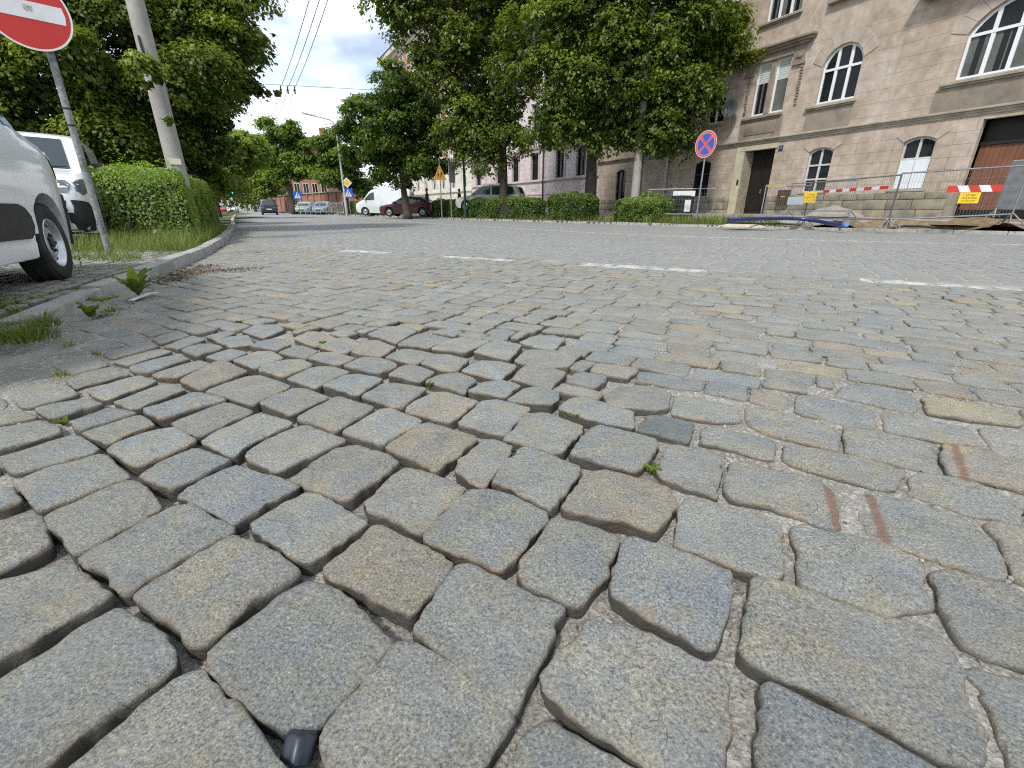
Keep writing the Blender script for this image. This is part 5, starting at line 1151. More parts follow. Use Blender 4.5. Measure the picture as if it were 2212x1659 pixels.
def far_hedge(label, xa, xb, h, n, leaf, seed, w=1.1, zk=.12, off=.55, mat='leaf_hedge', bias=-.25, nm='low_hedge'):
    # along the far kerb between two survey positions
    def at(x):
        d = ray(x, 470); best = min(RK, key=lambda p: abs(p[0] / max(p[1], .1) - d[0] / d[1]) if p[1] > 5 else 9); return best
    tk = np.gradient(RK, axis=0); tk /= np.hypot(*tk.T)[:, None]; OK_ = RK + np.column_stack([-tk[:, 1], tk[:, 0]]) * (off + w / 2)
    L_ = [p for p in OK_ if p[1] > 5]; rr = np.array([p[0] / p[1] for p in L_])
    def pt(x):
        d = ray(x, 470); r = d[0] / d[1]; i = np.argsort(rr); return np.array([np.interp(r, rr[i], np.array(L_)[i, 0]), np.interp(r, rr[i], np.array(L_)[i, 1])])
    p, q = pt(xa), pt(xb); dd = (q - p) / np.linalg.norm(q - p); nn = np.array((-dd[1], dd[0]))
    p, q = p - nn * w / 2, q - nn * w / 2
    return hedge(nm, label, [p, q, q + nn * w, p + nn * w], h, n, leaf, mat, seed, group='hedges along the far kerb', z0=zk, rnd_=.55 if nm == 'bush' else .16, tall=.22, bias=bias, rag=2.2 if nm == 'bush' or 'short' in label else 1.3)
far_hedge('long low clipped hedge in front of the silver estate car', 945, 1166, 1.12, 20000, .13, 52)
far_hedge('short hedge with a ragged left end at the foot of the thick trunk', 1194, 1282, 1.25, 12000, .13, 53, bias=-.3)
far_hedge('shaggy rounded bush in front of the concrete lamp pole', 1345, 1440, 1.0, 13000, .12, 54, w=1.5, bias=-.12, nm='bush')
far_hedge('small clipped hedge right of the street lamp foot', 752, 818, 1.25, 7000, .17, 55, bias=-.05)
far_hedge('low hedge strip right of the dark moving car', 600, 668, .95, 5000, .25, 56, w=1.5)
far_hedge('low hedge strip left of the dark moving car', 512, 565, .9, 3500, .4, 57, w=2)
# ------------------------------------------------------------------ vehicles (local axes: +x forward, +y left, z up)
def arc(cx, cz, r, a0, a1, n=10):
    return [(cx + r * math.cos(math.radians(a0 + (a1 - a0) * k / n)), cz + r * math.sin(math.radians(a0 + (a1 - a0) * k / n))) for k in range(n + 1)]
class Shell:
    """car body from a side outline; hw() gives the half width anywhere on the side"""
    def __init__(s, top, W, axles, ar, zsill, tumble, plan=.16, R=.10, az=None):
        # top: outline from front bottom over the roof to the rear bottom
        s.top = top; s.W = W / 2; s.tumble = tumble; s.plan = plan; s.R = R
        s.x0 = min(p[0] for p in top); s.x1 = max(p[0] for p in top); az = az or ar * .92
        low = []
        for ax in sorted(axles): low += [(ax - ar - .02, zsill)] + arc(ax, az, ar, 180 + math.degrees(math.asin(max(-1, (az - zsill) / ar))) if az > zsill else 180, 360 - (math.degrees(math.asin(max(-1, (az - zsill) / ar))) if az > zsill else 0), 12)[0:0] + arc(ax, az, ar, 180, 0, 12) + [(ax + ar + .02, zsill)]
        s.outline = list(top) + low
        s.tp = np.array(top)
    def dist_top(s, x, z):
        P = np.array([x, z]); a = s.tp[:-1]; b = s.tp[1:]; d = b - a; t = np.clip(((P - a) * d).sum(1) / np.maximum((d * d).sum(1), 1e-9), 0, 1)
        q = a + d * t[:, None]; return float(np.min(np.hypot(*(P - q).T)))
    def hw(s, x, z, rounded=True):
        w = s.W
        fx = max(0, (x - (s.x1 - .75)) / .75); rx = max(0, ((s.x0 + .45) - x) / .45)
        w -= s.plan * fx ** 2.2 + .09 * rx ** 2
        z0, k = s.tumble
        if z > z0: w -= k * (z - z0)
        else: w -= .05 * ((z0 - z) / .7) ** 2
        if rounded:
            d = s.dist_top(x, z)
            if d < s.R: w -= s.R * (1 - math.sqrt(max(0, 1 - (1 - d / s.R) ** 2)))
        return w
    def flat(s, poly, step=.07):
        bm = bmesh.new(); vs = [bm.verts.new((p[0], 0, p[1])) for p in poly]; bm.faces.new(vs)
        xs = [p[0] for p in poly]; zs = [p[1] for p in poly]
        for ax, lo, hi in ((0, min(xs), max(xs)), (2, min(zs), max(zs))):
            k = math.ceil(lo / step)
            while k * step < hi:
                co = Vector((0, 0, 0)); co[ax] = k * step; no = Vector((0, 0, 0)); no[ax] = 1
                bmesh.ops.bisect_plane(bm, geom=bm.verts[:] + bm.edges[:] + bm.faces[:], plane_co=co, plane_no=no, dist=1e-5); k += 1
        return bm
    def bulge(s, x, z): return .05 * max(0, (x - (s.x1 - .5)) / .5), .025 * max(0, z / s.tp[:, 1].max())
    def body(s, mat, parent, step=.07, nseg=8, name='body'):
        bm = s.flat(s.outline, step); bm.verts.index_update(); bm.edges.index_update()
        mb = MB(); V = [v.co.copy() for v in bm.verts]; n = len(V)
        hw = [s.hw(v.x, v.z) for v in V]
        L = [(v.x, hw[i], v.z) for i, v in enumerate(V)]; Rr = [(v.x, -hw[i], v.z) for i, v in enumerate(V)]
        fs = [tuple(v.index for v in f.verts) for f in bm.faces]
        # from_pydata orientation fixed afterwards
        mb.add(L + Rr, fs + [tuple(i + n for i in f[::-1]) for f in fs])
        cache = {}
        def col(i):
            if i not in cache:
                v = V[i]; bx, bz = s.bulge(v.x, v.z); ids = [i]
                for k in range(1, nseg):
                    q = 1 - 2 * k / nseg; mb.v.append((v.x + bx * (1 - q * q), q * hw[i], v.z + (bz * (1 - q * q) if s.dist_top(v.x, v.z) < .01 and v.z > .7 else 0))); ids.append(len(mb.v) - 1)
                ids.append(i + n); cache[i] = ids
            return cache[i]
        for e in bm.edges:
            if len(e.link_faces) == 1:
                a, b = col(e.verts[0].index), col(e.verts[1].index)
                for k in range(nseg): mb.f.append((a[k], a[k + 1], b[k + 1], b[k])); mb.m.append(0)
        bm.free(); return mb.build(name, mat, parent, smooth=38, fixn=True)
    def side(s, poly, mat, parent, name, out=.006, sides=(1, -1), step=.09, th=0.0):
        bm = s.flat(poly, step); bm.verts.index_update(); mb = MB(); V = [v.co for v in bm.verts]; fs = [tuple(v.index for v in f.verts) for f in bm.faces]; n = len(V)
        for sg in sides:
            mb.add([(v.x, sg * (s.hw(v.x, v.z) + out), v.z) for v in V], fs)
            if th:
                b = len(mb.v) - n
                for e in bm.edges:
                    if len(e.link_faces) == 1:
                        i, j = e.verts[0].index, e.verts[1].index; k = len(mb.v)
                        mb.v += [(V[i].x, sg * (s.hw(V[i].x, V[i].z) + out - th), V[i].z), (V[j].x, sg * (s.hw(V[j].x, V[j].z) + out - th), V[j].z)]; mb.f.append((b + i, b + j, k + 1, k)); mb.m.append(0)
        bm.free(); return mb.build(name, mat, parent, smooth=30)
    def over(s, a, b, q0, q1, mat, parent, name, out=.006, nq=8, nt=6, th=0, inset=None):
        """panel lying on the front/top/rear skin between outline points a and b (x, z), spanning half-width fractions q0..q1"""
        mb = MB(); a, b = Vector(a), Vector(b); d = (b - a).normalized(); nrm = Vector((d.y, -d.x)); vs = []
        if nrm.x * (1 if (a.x + b.x) / 2 > (s.x0 + s.x1) / 2 else -1) < 0 and abs(nrm.x) > .3: nrm = -nrm
        elif abs(nrm.x) <= .3 and nrm.y < 0: nrm = -nrm
        for i in range(nt + 1):
            p = a.lerp(b, i / nt); w = s.hw(p.x, p.y); bx, bz = s.bulge(p.x, p.y); ins = (inset[0] + (inset[1] - inset[0]) * i / nt) if inset else 0
            for k in range(nq + 1):
                q = q0 + (q1 - q0) * k / nq; q *= (1 - ins)
                vs.append((p.x + bx * (1 - q * q) + nrm.x * out, q * w, p.y + (bz * (1 - q * q) if p.y > .7 else 0) + nrm.y * out))
        fs = [(i * (nq + 1) + k, i * (nq + 1) + k + 1, (i + 1) * (nq + 1) + k + 1, (i + 1) * (nq + 1) + k) for i in range(nt) for k in range(nq)]
        mb.add(vs, fs)
        return mb.build(name, mat, parent, smooth=40)
def wheel(parent, x, y, r, w, side, steel=True, turn=0.0):
    o = bpy.data.objects.new('wheel', None)
    t = MB(); s = side
    t.lathe([(r * .60, -w * .5 * s), (r * .66, -w * .5 * s), (r * .93, -w * .48 * s), (r * .985, -w * .36 * s), (r, -w * .1 * s), (r, w * .1 * s), (r * .985, w * .36 * s), (r * .93, w * .48 * s), (r * .80, w * .52 * s), (r * .66, w * .47 * s), (r * .62, w * .40 * s), (r * .60, w * .30 * s)][::(1 if s > 0 else -1)], (x, y, r), 'y', 40)
    for k in range(60):   # tread blocks
        a = 2 * math.pi * k / 60
        for dy in (-.3, 0, .3): t.box((x + math.cos(a + dy * .1) * r * .999, y + dy * w, r + math.sin(a + dy * .1) * r * .999), (.006, w * .11, r * .035), ax=(Vector((math.cos(a), 0, math.sin(a))), Vector((0, 1, 0)), Vector((-math.sin(a), 0, math.cos(a)))))
    wh = t.build('wheel', MAT['rubber'], parent, smooth=35)
    m = MB()
    m.lathe([(r * .635, w * .44 * s), (r * .62, w * .47 * s), (r * .585, w * .44 * s), (r * .56, w * .30 * s), (r * .50, w * .20 * s), (r * .44, w * .26 * s), (r * .33, w * .36 * s), (r * .27, w * .36 * s), (r * .24, w * .28 * s), (r * .17, w * .30 * s), (0.001, w * .32 * s)][::(-1 if s > 0 else 1)], (x, y, r), 'y', 40)
    h = m
    for k in range(12):
        a = 2 * math.pi * k / 12; h.box((x + math.cos(a) * r * .475, y + w * .232 * s, r + math.sin(a) * r * .475), (r * .035, .006, r * .02), ax=(Vector((math.cos(a), 0, math.sin(a))), Vector((0, 1, 0)), Vector((-math.sin(a), 0, math.cos(a)))), mi=1)
    for k in range(5):
        a = 2 * math.pi * k / 5; h.lathe([(.014, 0), (.014, .02 * s), (.001, .022 * s)], (x + math.cos(a) * r * .2, y + w * .3 * s, r + math.sin(a) * r * .2), 'y', 8, mi=1)
    h.lathe([(r * .13, w * .28 * s), (r * .12, w * .40 * s), (.001, w * .42 * s)][::(-1 if s > 0 else 1)], (x, y, r), 'y', 20, mi=1)
    m.build('rim', [MAT['rim'], MAT['black_plastic']], wh, smooth=50, fixn=True)
    b = MB(); b.lathe([(.001, -w * .2 * s), (r * .5, -w * .2 * s), (r * .5, -w * .1 * s), (.001, -w * .1 * s)], (x, y, r), 'y', 24); b.build('brake_disc', MAT['steel'], wh, fixn=True)
    return wh
MAT['lamp_glass'] = M_('headlight_glass', (.12, .135, .15), .08, .5, 14, spec=.8, coat=1.0)
MAT['chrome'] = M_('chrome', (.65, .66, .68), .15, .1, 8, metal=1.0)
MAT['tail'] = M_('tail_lamp_red', (.4, .02, .02), .2, .2, 10, coat=.6)
MAT['arch_black'] = M_('wheel_arch_black', (.006, .006, .006), .95, .2)
VAN_TOP = [(2.02, .24), (2.13, .30), (2.19, .44), (2.20, .62), (2.18, .80), (2.13, .94), (2.04, 1.03), (1.86, 1.10), (1.55, 1.16), (1.34, 1.20), (.70, 1.70), (.60, 1.755), (.40, 1.80), (-.1, 1.84), (-1.0, 1.85), (-1.9, 1.83), (-2.08, 1.77), (-2.16, 1.6), (-2.2, 1.1), (-2.2, .5), (-2.16, .32), (-2.05, .26)]
def panel_van(label, loc, rz):
    v = thing('parked_van', label, 'van', loc, rz, group='white vans parked side by side', local=True)
    S = Shell(VAN_TOP, 1.84, (1.30, -1.42), .375, .22, (.95, .13), .17, .11, az=.33)
    S.body(MAT['white_paint'], v, .06)
    mb = MB(); mb.box((0, 0, .55), (1.95, .74, .33)); mb.build('underbody', MAT['arch_black'], v)
    for ax in (1.30, -1.42):
        for sg in (1, -1):
            wheel(v, ax, sg * .79, .31, .20, sg)
    S.over((1.33, 1.215), (.71, 1.70), -.86, .86, MAT['carglass'], v, 'windscreen', .006, inset=(0, .03))
    # side: front door glass, door seams, rub strip, sill, handle
    for sg in (1, -1):
        S.side([(1.02, 1.17), (.62, 1.58), (.50, 1.66), (.02, 1.70), (.0, 1.17)], MAT['carglass'], v, 'side_window', .005, (sg,))
        S.side([(1.22, 1.165), (1.06, 1.165), (1.05, 1.20), (1.10, 1.30)], MAT['carglass'], v, 'quarter_window', .005, (sg,))
        d = S.side([(1.0, .40), (1.02, 1.12), (-.06, 1.12), (-.06, .40)], MAT['white_paint'], v, 'front_door', .004, (sg,), th=.003)
        mb = MB(); y = sg * (S.hw(.1, .98) + .02); mb.box((.08, y, .98), (.09, .018, .014), bevel=.008); mb.build('door_handle', MAT['white_paint'], d, smooth=40)
        S.side([(.87, .40), (.9, .46), (.88, .53), (.80, .59), (.70, .615), (-.98, .615), (-.98, .39), (.80, .37)], MAT['black_plastic'], v, 'rub_strip', .022, (sg,), th=.024)
        S.side([(.90, .23), (.90, .34), (-1.0, .34), (-1.0, .23)], MAT['white_paint'], v, 'sill_panel', .012, (sg,), th=.014)
        a_ = arc(1.30, .33, .375, 0, 180, 14); b_ = arc(1.30, .33, .43, 180, 0, 14)
        S.side([(2.03, .80), (2.12, .86), (2.10, .97), (1.98, 1.03), (1.78, 1.055), (1.76, .98), (1.86, .86)], MAT['lamp_glass'], v, 'headlight', .008, (sg,))
        # lamp wraps onto the nose
        h = S.over((2.165, .83), (2.06, 1.01), sg * .55, sg * .97, MAT['lamp_glass'], v, 'headlight', .012, nq=5, nt=3)
        mb = MB()
        for q in (.63, .80): mb.lathe([(.05, 0), (.045, .02), (.02, .012), (.001, .012)][::-1], (2.125, sg * q * .80, .925), 'x', 16)
        mb.bar((2.155, sg * .46, .865), (2.10, sg * .76, .875), .012, .012); mb.bar((2.06, sg * .76, .88), (2.0, sg * .765, 1.0), .012, .012); mb.build('reflector', MAT['chrome'], h, fixn=True)
        m_ = MB(); yy = sg * (S.hw(.6, 1.2) + .11); m_.box((.46, yy, 1.26), (.07, .09, .12), bevel=.05); m_.bar((.52, sg * (S.hw(.52, 1.16) - .02), 1.16), (.47, yy, 1.18), .05, .05); mi = m_.build('mirror', MAT['black_plastic'], v, smooth=60)
        m_ = MB(); m_.box((.386, yy, 1.27), (.004, .08, .105)); m_.build('mirror_glass', MAT['chrome'], mi)
    # nose: black lower bumper, grille, number plate space, skid strip
    S.over((2.06, .25), (2.205, .56), -.99, .99, MAT['black_plastic'], v, 'front_bumper', .03, nt=4)
    S.over((2.205, .565), (2.195, .72), -.93, .93, MAT['black_plastic'], v, 'front_bumper', .028, nt=3)
    for sg in (1, -1): S.side([(1.90, .27), (1.88, .45), (1.90, .62), (1.98, .70), (2.185, .73), (2.19, .5), (2.12, .3), (2.02, .25)], MAT['black_plastic'], v, 'front_bumper', .02, (sg,), th=.02)
    gr = MB()
    for k in range(6): gr.box((2.245 - .008 * abs(k - 3), 0, .36 + k * .036), (.012, .60, .010), bevel=.004)
    gr.build('grille', MAT['steel'], v); S.over((2.19, .78), (2.165, .89), -.5, .5, MAT['black_plastic'], v, 'upper_grille', .012, nt=2)
    mb = MB(); mb.lathe([(.001, .03), (.05, .025), (.055, .01)], (2.19, 0, .87), 'x', 20); mb.build('nose_badge', MAT['chrome'], v, fixn=True)
    mb = MB(); mb.box((2.285, 0, .50), (.006, .26, .057)); mb.build('number_plate', MAT['white_sign'], v)
    mb = MB(); mb.tube([(2.17, -.7, .27), (2.24, -.3, .265), (2.25, 0, .265), (2.24, .3, .265), (2.17, .7, .27)], .012); mb.build('skid_strip', MAT['chrome'], v)
    for sg in (1, -1): S.over((-2.19, .95), (-2.165, 1.5), sg * .8, sg * .98, MAT['tail'], v, 'tail_light', .008, nq=2)
    mb = MB(); mb.bar((1.36, -.6, 1.225), (1.30, .1, 1.26), .015, .015); mb.bar((1.36, .05, 1.235), (1.30, .65, 1.255), .015, .015); mb.build('wiper', MAT['black_plastic'], v)
    return v
hd = math.atan2(.94, -.35)
h1 = Vector((-.47, .88, 0)).normalized(); l1 = Vector((-h1.y, h1.x, 0))
c1 = Vector((-3.98, 3.93, 0)) - h1 * 1.30 + l1 * .79      # its right front wheel stands here
panel_van('nearest white van, cut by the picture edge, with black rub strip', (c1.x, c1.y, .07), math.atan2(h1.y, h1.x))
h2 = Vector((.58, -.81, 0)).normalized(); l2 = Vector((-h2.y, h2.x, 0))
c2 = Vector((-6.78, 7.55, 0)) - h2 * 2.15 - l2 * .78
panel_van('white van seen from the front between the nearest van and the hedge', (c2.x, c2.y, .05), math.atan2(h2.y, h2.x))
# ---- cars on and beyond the street
CAR_TOP = [(2.0, .22), (2.12, .32), (2.14, .50), (2.08, .66), (1.9, .75), (1.1, .88), (.35, 1.30), (.1, 1.40), (-.5, 1.43), (-1.2, 1.38), (-1.75, 1.05), (-2.0, .96), (-2.12, .86), (-2.14, .5), (-2.05, .28)]
EST_TOP = [(2.05, .24), (2.18, .34), (2.2, .56), (2.12, .74), (1.9, .84), (1.15, .95), (.5, 1.42), (.25, 1.54), (-.5, 1.58), (-1.7, 1.55), (-2.05, 1.45), (-2.25, 1.0), (-2.28, .5), (-2.18, .3)]
BIGVAN_TOP = [(2.5, .26), (2.62, .36), (2.65, .7), (2.55, .98), (2.2, 1.18), (1.85, 1.3), (1.25, 2.0), (1.0, 2.18), (.6, 2.24), (-2.3, 2.24), (-2.6, 2.1), (-2.65, .6), (-2.58, .3)]
def car(label, loc, rz, paint, top, W, axles, glass, r=.31, group=None, cat='car', name='car', bars=False):
    v = thing(name, label, cat, loc, rz, group=group, local=True); S = Shell(top, W, axles, r * 1.16, .2, (.85, .16), .2, .1, az=r)
    S.body(paint, v, .12, 6); mb = MB(); mb.box(((S.x0 + S.x1) / 2, 0, .5), ((S.x1 - S.x0) / 2 - .25, W / 2 - .2, .28)); mb.build('underbody', MAT['arch_black'], v)
    for ax in axles:
        for sg in (1, -1): wheel(v, ax, sg * (W / 2 - .12), r, .19, sg)
    for poly in glass['side']:
        for sg in (1, -1): S.side(poly, MAT['carglass'], v, 'side_window', .006, (sg,), step=.15)
    S.over(*glass['front'], -.85, .85, MAT['carglass'], v, 'windscreen', .008); S.over(*glass['rear'], -.82, .82, MAT['carglass'], v, 'rear_window', .008)
    x1, x0 = S.x1, S.x0
    for sg in (1, -1):
        S.over(glass['lamp'][0], glass['lamp'][1], sg * .58, sg * .95, MAT['lamp_glass'], v, 'headlight', .01, nq=3, nt=2); S.over(glass['tail'][0], glass['tail'][1], sg * .62, sg * .96, MAT['tail'], v, 'tail_light', .01, nq=3, nt=2)
        m_ = MB(); fx = glass['front'][0][0] - .25; m_.box((fx, sg * (W / 2 + .08), glass['front'][0][1] + .06), (.06, .09, .07), bevel=.03); m_.build('mirror', paint, v, smooth=60)
    mb = MB(); mb.box((x0 - .012, 0, .62), (.008, .26, .055)); mb.build('number_plate', MAT['white_sign'], v)
    S.over((x1 - .02, .34), (x1 - .01, .52), -.6, .6, MAT['black_plastic'], v, 'grille', .012)
    if bars:
        mb = MB()
        for sg in (1, -1): mb.tube([(.3, sg * .6, 1.56), (.2, sg * .6, 1.63), (-1.6, sg * .6, 1.62), (-1.7, sg * .6, 1.55)], .018)
        mb.build('roof_rail', MAT['black_plastic'], v)
    return v
GL_CAR = dict(side=[[(.95, .92), (.38, 1.24), (.12, 1.34), (-.3, 1.36), (-.3, .92)], [(-.38, .92), (-.38, 1.36), (-1.0, 1.33), (-1.5, 1.08), (-1.5, .96)]], front=((1.05, .91), (.38, 1.28)), rear=((-1.7, 1.09), (-1.25, 1.35)), lamp=((2.1, .56), (2.0, .70)), tail=((-2.13, .68), (-2.06, .88)))
GL_EST = dict(side=[[(1.0, 1.0), (.5, 1.36), (.25, 1.46), (-.3, 1.49), (-.3, 1.0)], [(-.4, 1.0), (-.4, 1.49), (-1.25, 1.48), (-1.25, 1.0)], [(-1.35, 1.0), (-1.35, 1.48), (-1.75, 1.45), (-2.0, 1.05)]], front=((1.12, .98), (.53, 1.4)), rear=((-2.22, 1.06), (-2.08, 1.40)), lamp=((2.17, .62), (2.0, .79)), tail=((-2.27, .75), (-2.2, 1.1)))
GL_VAN = dict(side=[[(1.75, 1.3), (1.2, 1.85), (1.0, 1.95), (.75, 1.95), (.75, 1.3)]], front=((1.83, 1.33), (1.28, 1.96)), rear=((-2.645, 1.3), (-2.615, 2.0)), lamp=((2.63, .8), (2.5, 1.02)), tail=((-2.645, .8), (-2.63, 1.25)))
def paint(n, c, coat=.5): return M_(n, c, .3, .06, 2, spec=.5, coat=coat)
def on_pave(x, y, off=0): p = G(x, y, .14 + off); return (p[0], p[1], pave_z(*p))
dirs = lambda deg: math.radians(deg)
STREET = math.degrees(math.atan2(.866, -.5))     # heading up the street
p = Q(884, 450, 36.0); car('dark red hatchback parked behind the leaning tree trunk', (p.x, p.y, .12), dirs(172), paint('dark_red_paint', (.11, .012, .018)), CAR_TOP, 1.72, (1.28, -1.28), GL_CAR, .31, 'cars parked beyond the far kerb')
p = Q(1058, 440, 31.8); car('silver estate car with roof rails behind the long hedge', (p.x, p.y, .5), dirs(166), paint('silver_paint', (.42, .43, .41)), EST_TOP, 1.78, (1.35, -1.35), GL_EST, .33, 'cars parked beyond the far kerb', bars=True)
p = Q(834, 446, 45.0); car('long white delivery van parked behind the dark red hatchback', (p.x, p.y, .1), dirs(176), paint('van_white', (.66, .69, .70)), BIGVAN_TOP, 1.95, (1.7, -1.6), GL_VAN, .34, cat='van', name='delivery_van')
p = Q(582, 455, 57.0); car('dark blue car driving away on the far carriageway', (p[0], p[1], 0), dirs(STREET - 3), paint('dark_blue_paint', (.025, .03, .05)), [(x, z * 1.06) for x, z in EST_TOP], 1.78, (1.35, -1.35), dict(side=GL_EST['side'], front=GL_EST['front'], rear=((-2.22, 1.12), (-2.08, 1.48)), lamp=GL_EST['lamp'], tail=GL_EST['tail']), .32)
far = [('small red car far down the street', 487, 95, (.42, .03, .03), STREET + 180, CAR_TOP, GL_CAR), ('white car next to the small red car down the street', 503, 92, (.7, .7, .7), STREET + 176, CAR_TOP, GL_CAR)]
for (lb, x, Y, c, dg, tp, gl) in far:
    q = Q(x, 453, Y); car(lb, (q.x, q.y, 0), dirs(dg), paint('far_car_paint', c), tp, 1.74, (1.3, -1.3), gl, .31, 'cars far down the street')
for (lb, x, Y, c, dg) in (('pale green car parked behind the white railing', 660, 62, (.34, .42, .38), 100), ('black car parked behind the white railing', 675, 63, (.02, .02, .022), 96), ('light blue car parked behind the white railing', 699, 60, (.25, .33, .42), 95)):
    q = Q(x, 453, Y); car(lb, (q.x, q.y, .08), dirs(dg + 180), paint('parked_paint', c), CAR_TOP, 1.74, (1.3, -1.3), GL_CAR, .31, 'cars parked behind the railing')
# ------------------------------------------------------------------ signs
Z = Vector((0, 0, 1))
def disc(r, n=48): return [(r * math.cos(2 * math.pi * k / n), r * math.sin(2 * math.pi * k / n)) for k in range(n)]
def face_axes(toward):
    n = Vector((toward[0], toward[1], 0)).normalized(); x = Z.cross(n).normalized(); return x, Z, n
def ring(mb, r0, r1, o, x, y, n, d, seg=48, mi=0):
    vs = []; fs = []
    for k in range(seg):
        a = 2 * math.pi * k / seg; c, s = math.cos(a), math.sin(a); vs += [o + (x * c + y * s) * r0 + n * d, o + (x * c + y * s) * r1 + n * d]
    for k in range(seg): j = (k + 1) % seg; fs.append((2 * k, 2 * k + 1, 2 * j + 1, 2 * j))
    return mb.add(vs, fs, mi)
def post(parent, base, top, r=.03, mat='old_steel', lean=None, name='post'):
    mb = MB(); mb.tube([Vector(base) - Z * .2, Vector(base), Vector(top)], r, 14); return mb.build(name, MAT[mat], parent, smooth=60)
# no entry sign at the left edge
b = Vector((-5.22, 5.98, .07)); t = thing('no_entry_sign', 'round red no entry sign with white bar on a weathered grey post', 'road sign', b)
top = Vector((-5.10, 5.93, 2.95)); po = post(t, b, top, .036)
mb = MB()
for z in (1.55, 1.72): mb.tube([b.lerp(top, (z - .07) / 2.88), b.lerp(top, (z - .05) / 2.88)], .039, 14)
mb.build('clamp_band', MAT['black_plastic'], po)
x, y, n = face_axes((.74, -.67))
R_ = .365; o = b.lerp(top, 2.54 / 2.88) + n * .075 - x * .11
mb = MB(); mb.prism(disc(R_), o - n * .004, x, y, n, .004); plate = mb.build('plate', MAT['sign_back'], t)
mb = MB(); ring(mb, 0, R_ - .018, o, x, y, n, .0025); mb.build('red_field', MAT['red_sign'], plate)
mb = MB(); ring(mb, R_ - .018, R_, o, x, y, n, .0025); mb.build('white_rim', MAT['white_sign'], plate)
mb = MB(); mb.prism([(-.30, -.078), (.30, -.078), (.312, 0), (.30, .078), (-.30, .078), (-.312, 0)], o + n * .003, x, y, n, .0015); br = mb.build('white_bar', MAT['white_sign'], plate)
mb = MB(); rr = random.Random(2)
for k in range(7): mb.prism([(-.035 + rr.uniform(0, .07) + dx, .0 + rr.uniform(-.03, .03) + dy) for dx, dy in ((0, 0), (.035, .002), (.034, .02), (.001, .018))], o + n * (.0048 + .0003 * k), x, y, n, .0002)
mb.build('old_sticker', M_('faded_sticker', (.42, .41, .39), .7, .3, 60), br)
mb = MB(); mb.box(o - n * .045 - Z * .2, (.045, .03, .02), ax=(x, n, Z)); mb.box(o - n * .045 + Z * .2, (.045, .03, .02), ax=(x, n, Z)); mb.build('bracket', MAT['black_plastic'], t)
# no stopping sign
b = Vector((7.42, 19.1, .16)); t = thing('no_stopping_sign', 'round blue no stopping sign with red cross and border on a thin pole', 'road sign', b); post(t, b, b + Z * 3.2, .032, 'steel')
x, y, n = face_axes((-1.0, -.62)); o = b + Z * 2.78 + n * .06; R_ = .47
mb = MB(); mb.prism(disc(R_), o - n * .004, x, y, n, .004); plate = mb.build('plate', MAT['sign_back'], t)
MAT['sign_red_pale'] = M_('sun_faded_red', (.62, .10, .07), .45, .1, 4)
mb = MB(); ring(mb, 0, R_, o, x, y, n, .002); mb.build('red_field', MAT['sign_red_pale'], plate)
mb = MB()
for q in range(4):
    a0 = math.radians(45 + 90 * q + 10); a1 = math.radians(135 + 90 * q - 10); P = [(.055 * math.cos((a0 + a1) / 2), .055 * math.sin((a0 + a1) / 2))] + [(R_ * .78 * math.cos(a0 + (a1 - a0) * k / 10), R_ * .78 * math.sin(a0 + (a1 - a0) * k / 10)) for k in range(11)]
    mb.prism(P, o + n * .0025, x, y, n, .0015)
mb.build('blue_field', MAT['blue_sign'], plate)
mb = MB(); ring(mb, R_ * .955, R_ * .985, o, x, y, n, .0045); ring(mb, R_ * .785, R_ * .80, o, x, y, n, .0045); mb.build('white_line', MAT['white_sign'], plate)
# warning triangle with children
b = Q(954, 449, 31.5); b.z = .14; t = thing('children_warning_sign', 'yellow triangular warning sign with two running figures on a thin post', 'road sign', b); post(t, b, b + Z * 3.4, .035, 'old_steel')
x, y, n = face_axes((-b.x, -b.y)); o = b + Z * 2.25 + n * .06
mb = MB(); k_ = .82; x = x * k_; y = y * k_; mb.prism([(-.5, 0), (.5, 0), (.06, .98), (-.06, .98)], o - n * .006, x, y, n, .006); plate = mb.build('plate', MAT['amber_sign'], t)
mb = MB(); mb.prism([(-.44, .03), (.44, .03), (.42, .08), (-.42, .08)], o, x, y, n, .003); mb.prism([(-.44, .03), (-.36, .05), (.02, .86), (-.03, .92)], o, x, y, n, .0035); mb.prism([(.44, .03), (.36, .05), (-.02, .86), (.03, .92)], o, x, y, n, .004); mb.build('border', M_('rusty_red_border', (.42, .12, .03), .5, .2, 8), plate)
mb = MB()
for dx, s in ((-.12, .9), (.10, 1.05)):
    P = lambda l: [(dx + a * s, .12 + c * s) for a, c in l]
    mb.prism(P([(-.03, .36), (.03, .34), (.05, .43), (0, .45), (-.04, .42)]), o, x, y, n, .004); mb.prism(P([(-.05, .16), (.05, .14), (.04, .34), (-.05, .34)]), o, x, y, n, .0045)
    mb.prism(P([(-.05, .18), (.0, .17), (-.06, .0), (-.11, .02)]), o, x, y, n, .005); mb.prism(P([(0, .17), (.05, .16), (.12, .03), (.06, .01)]), o, x, y, n, .0055); mb.prism(P([(.03, .30), (.12, .22), (.13, .25), (.04, .35)]), o, x, y, n, .006)
mb.build('running_figures', MAT['ink'], plate)
b = Q(975, 449, 32.2); b.z = .14; t = thing('sign_seen_edge_on', 'narrow grey sign panel seen nearly edge on beside the yellow triangle', 'road sign', b); post(t, b, b + Z * 3.6, .04, 'old_steel')
mb = MB(); mb.box(b + Vector((.12, .1, 2.75)), (.34, .02, .62), math.radians(62)); mb.build('panel', MAT['sign_back'], t)
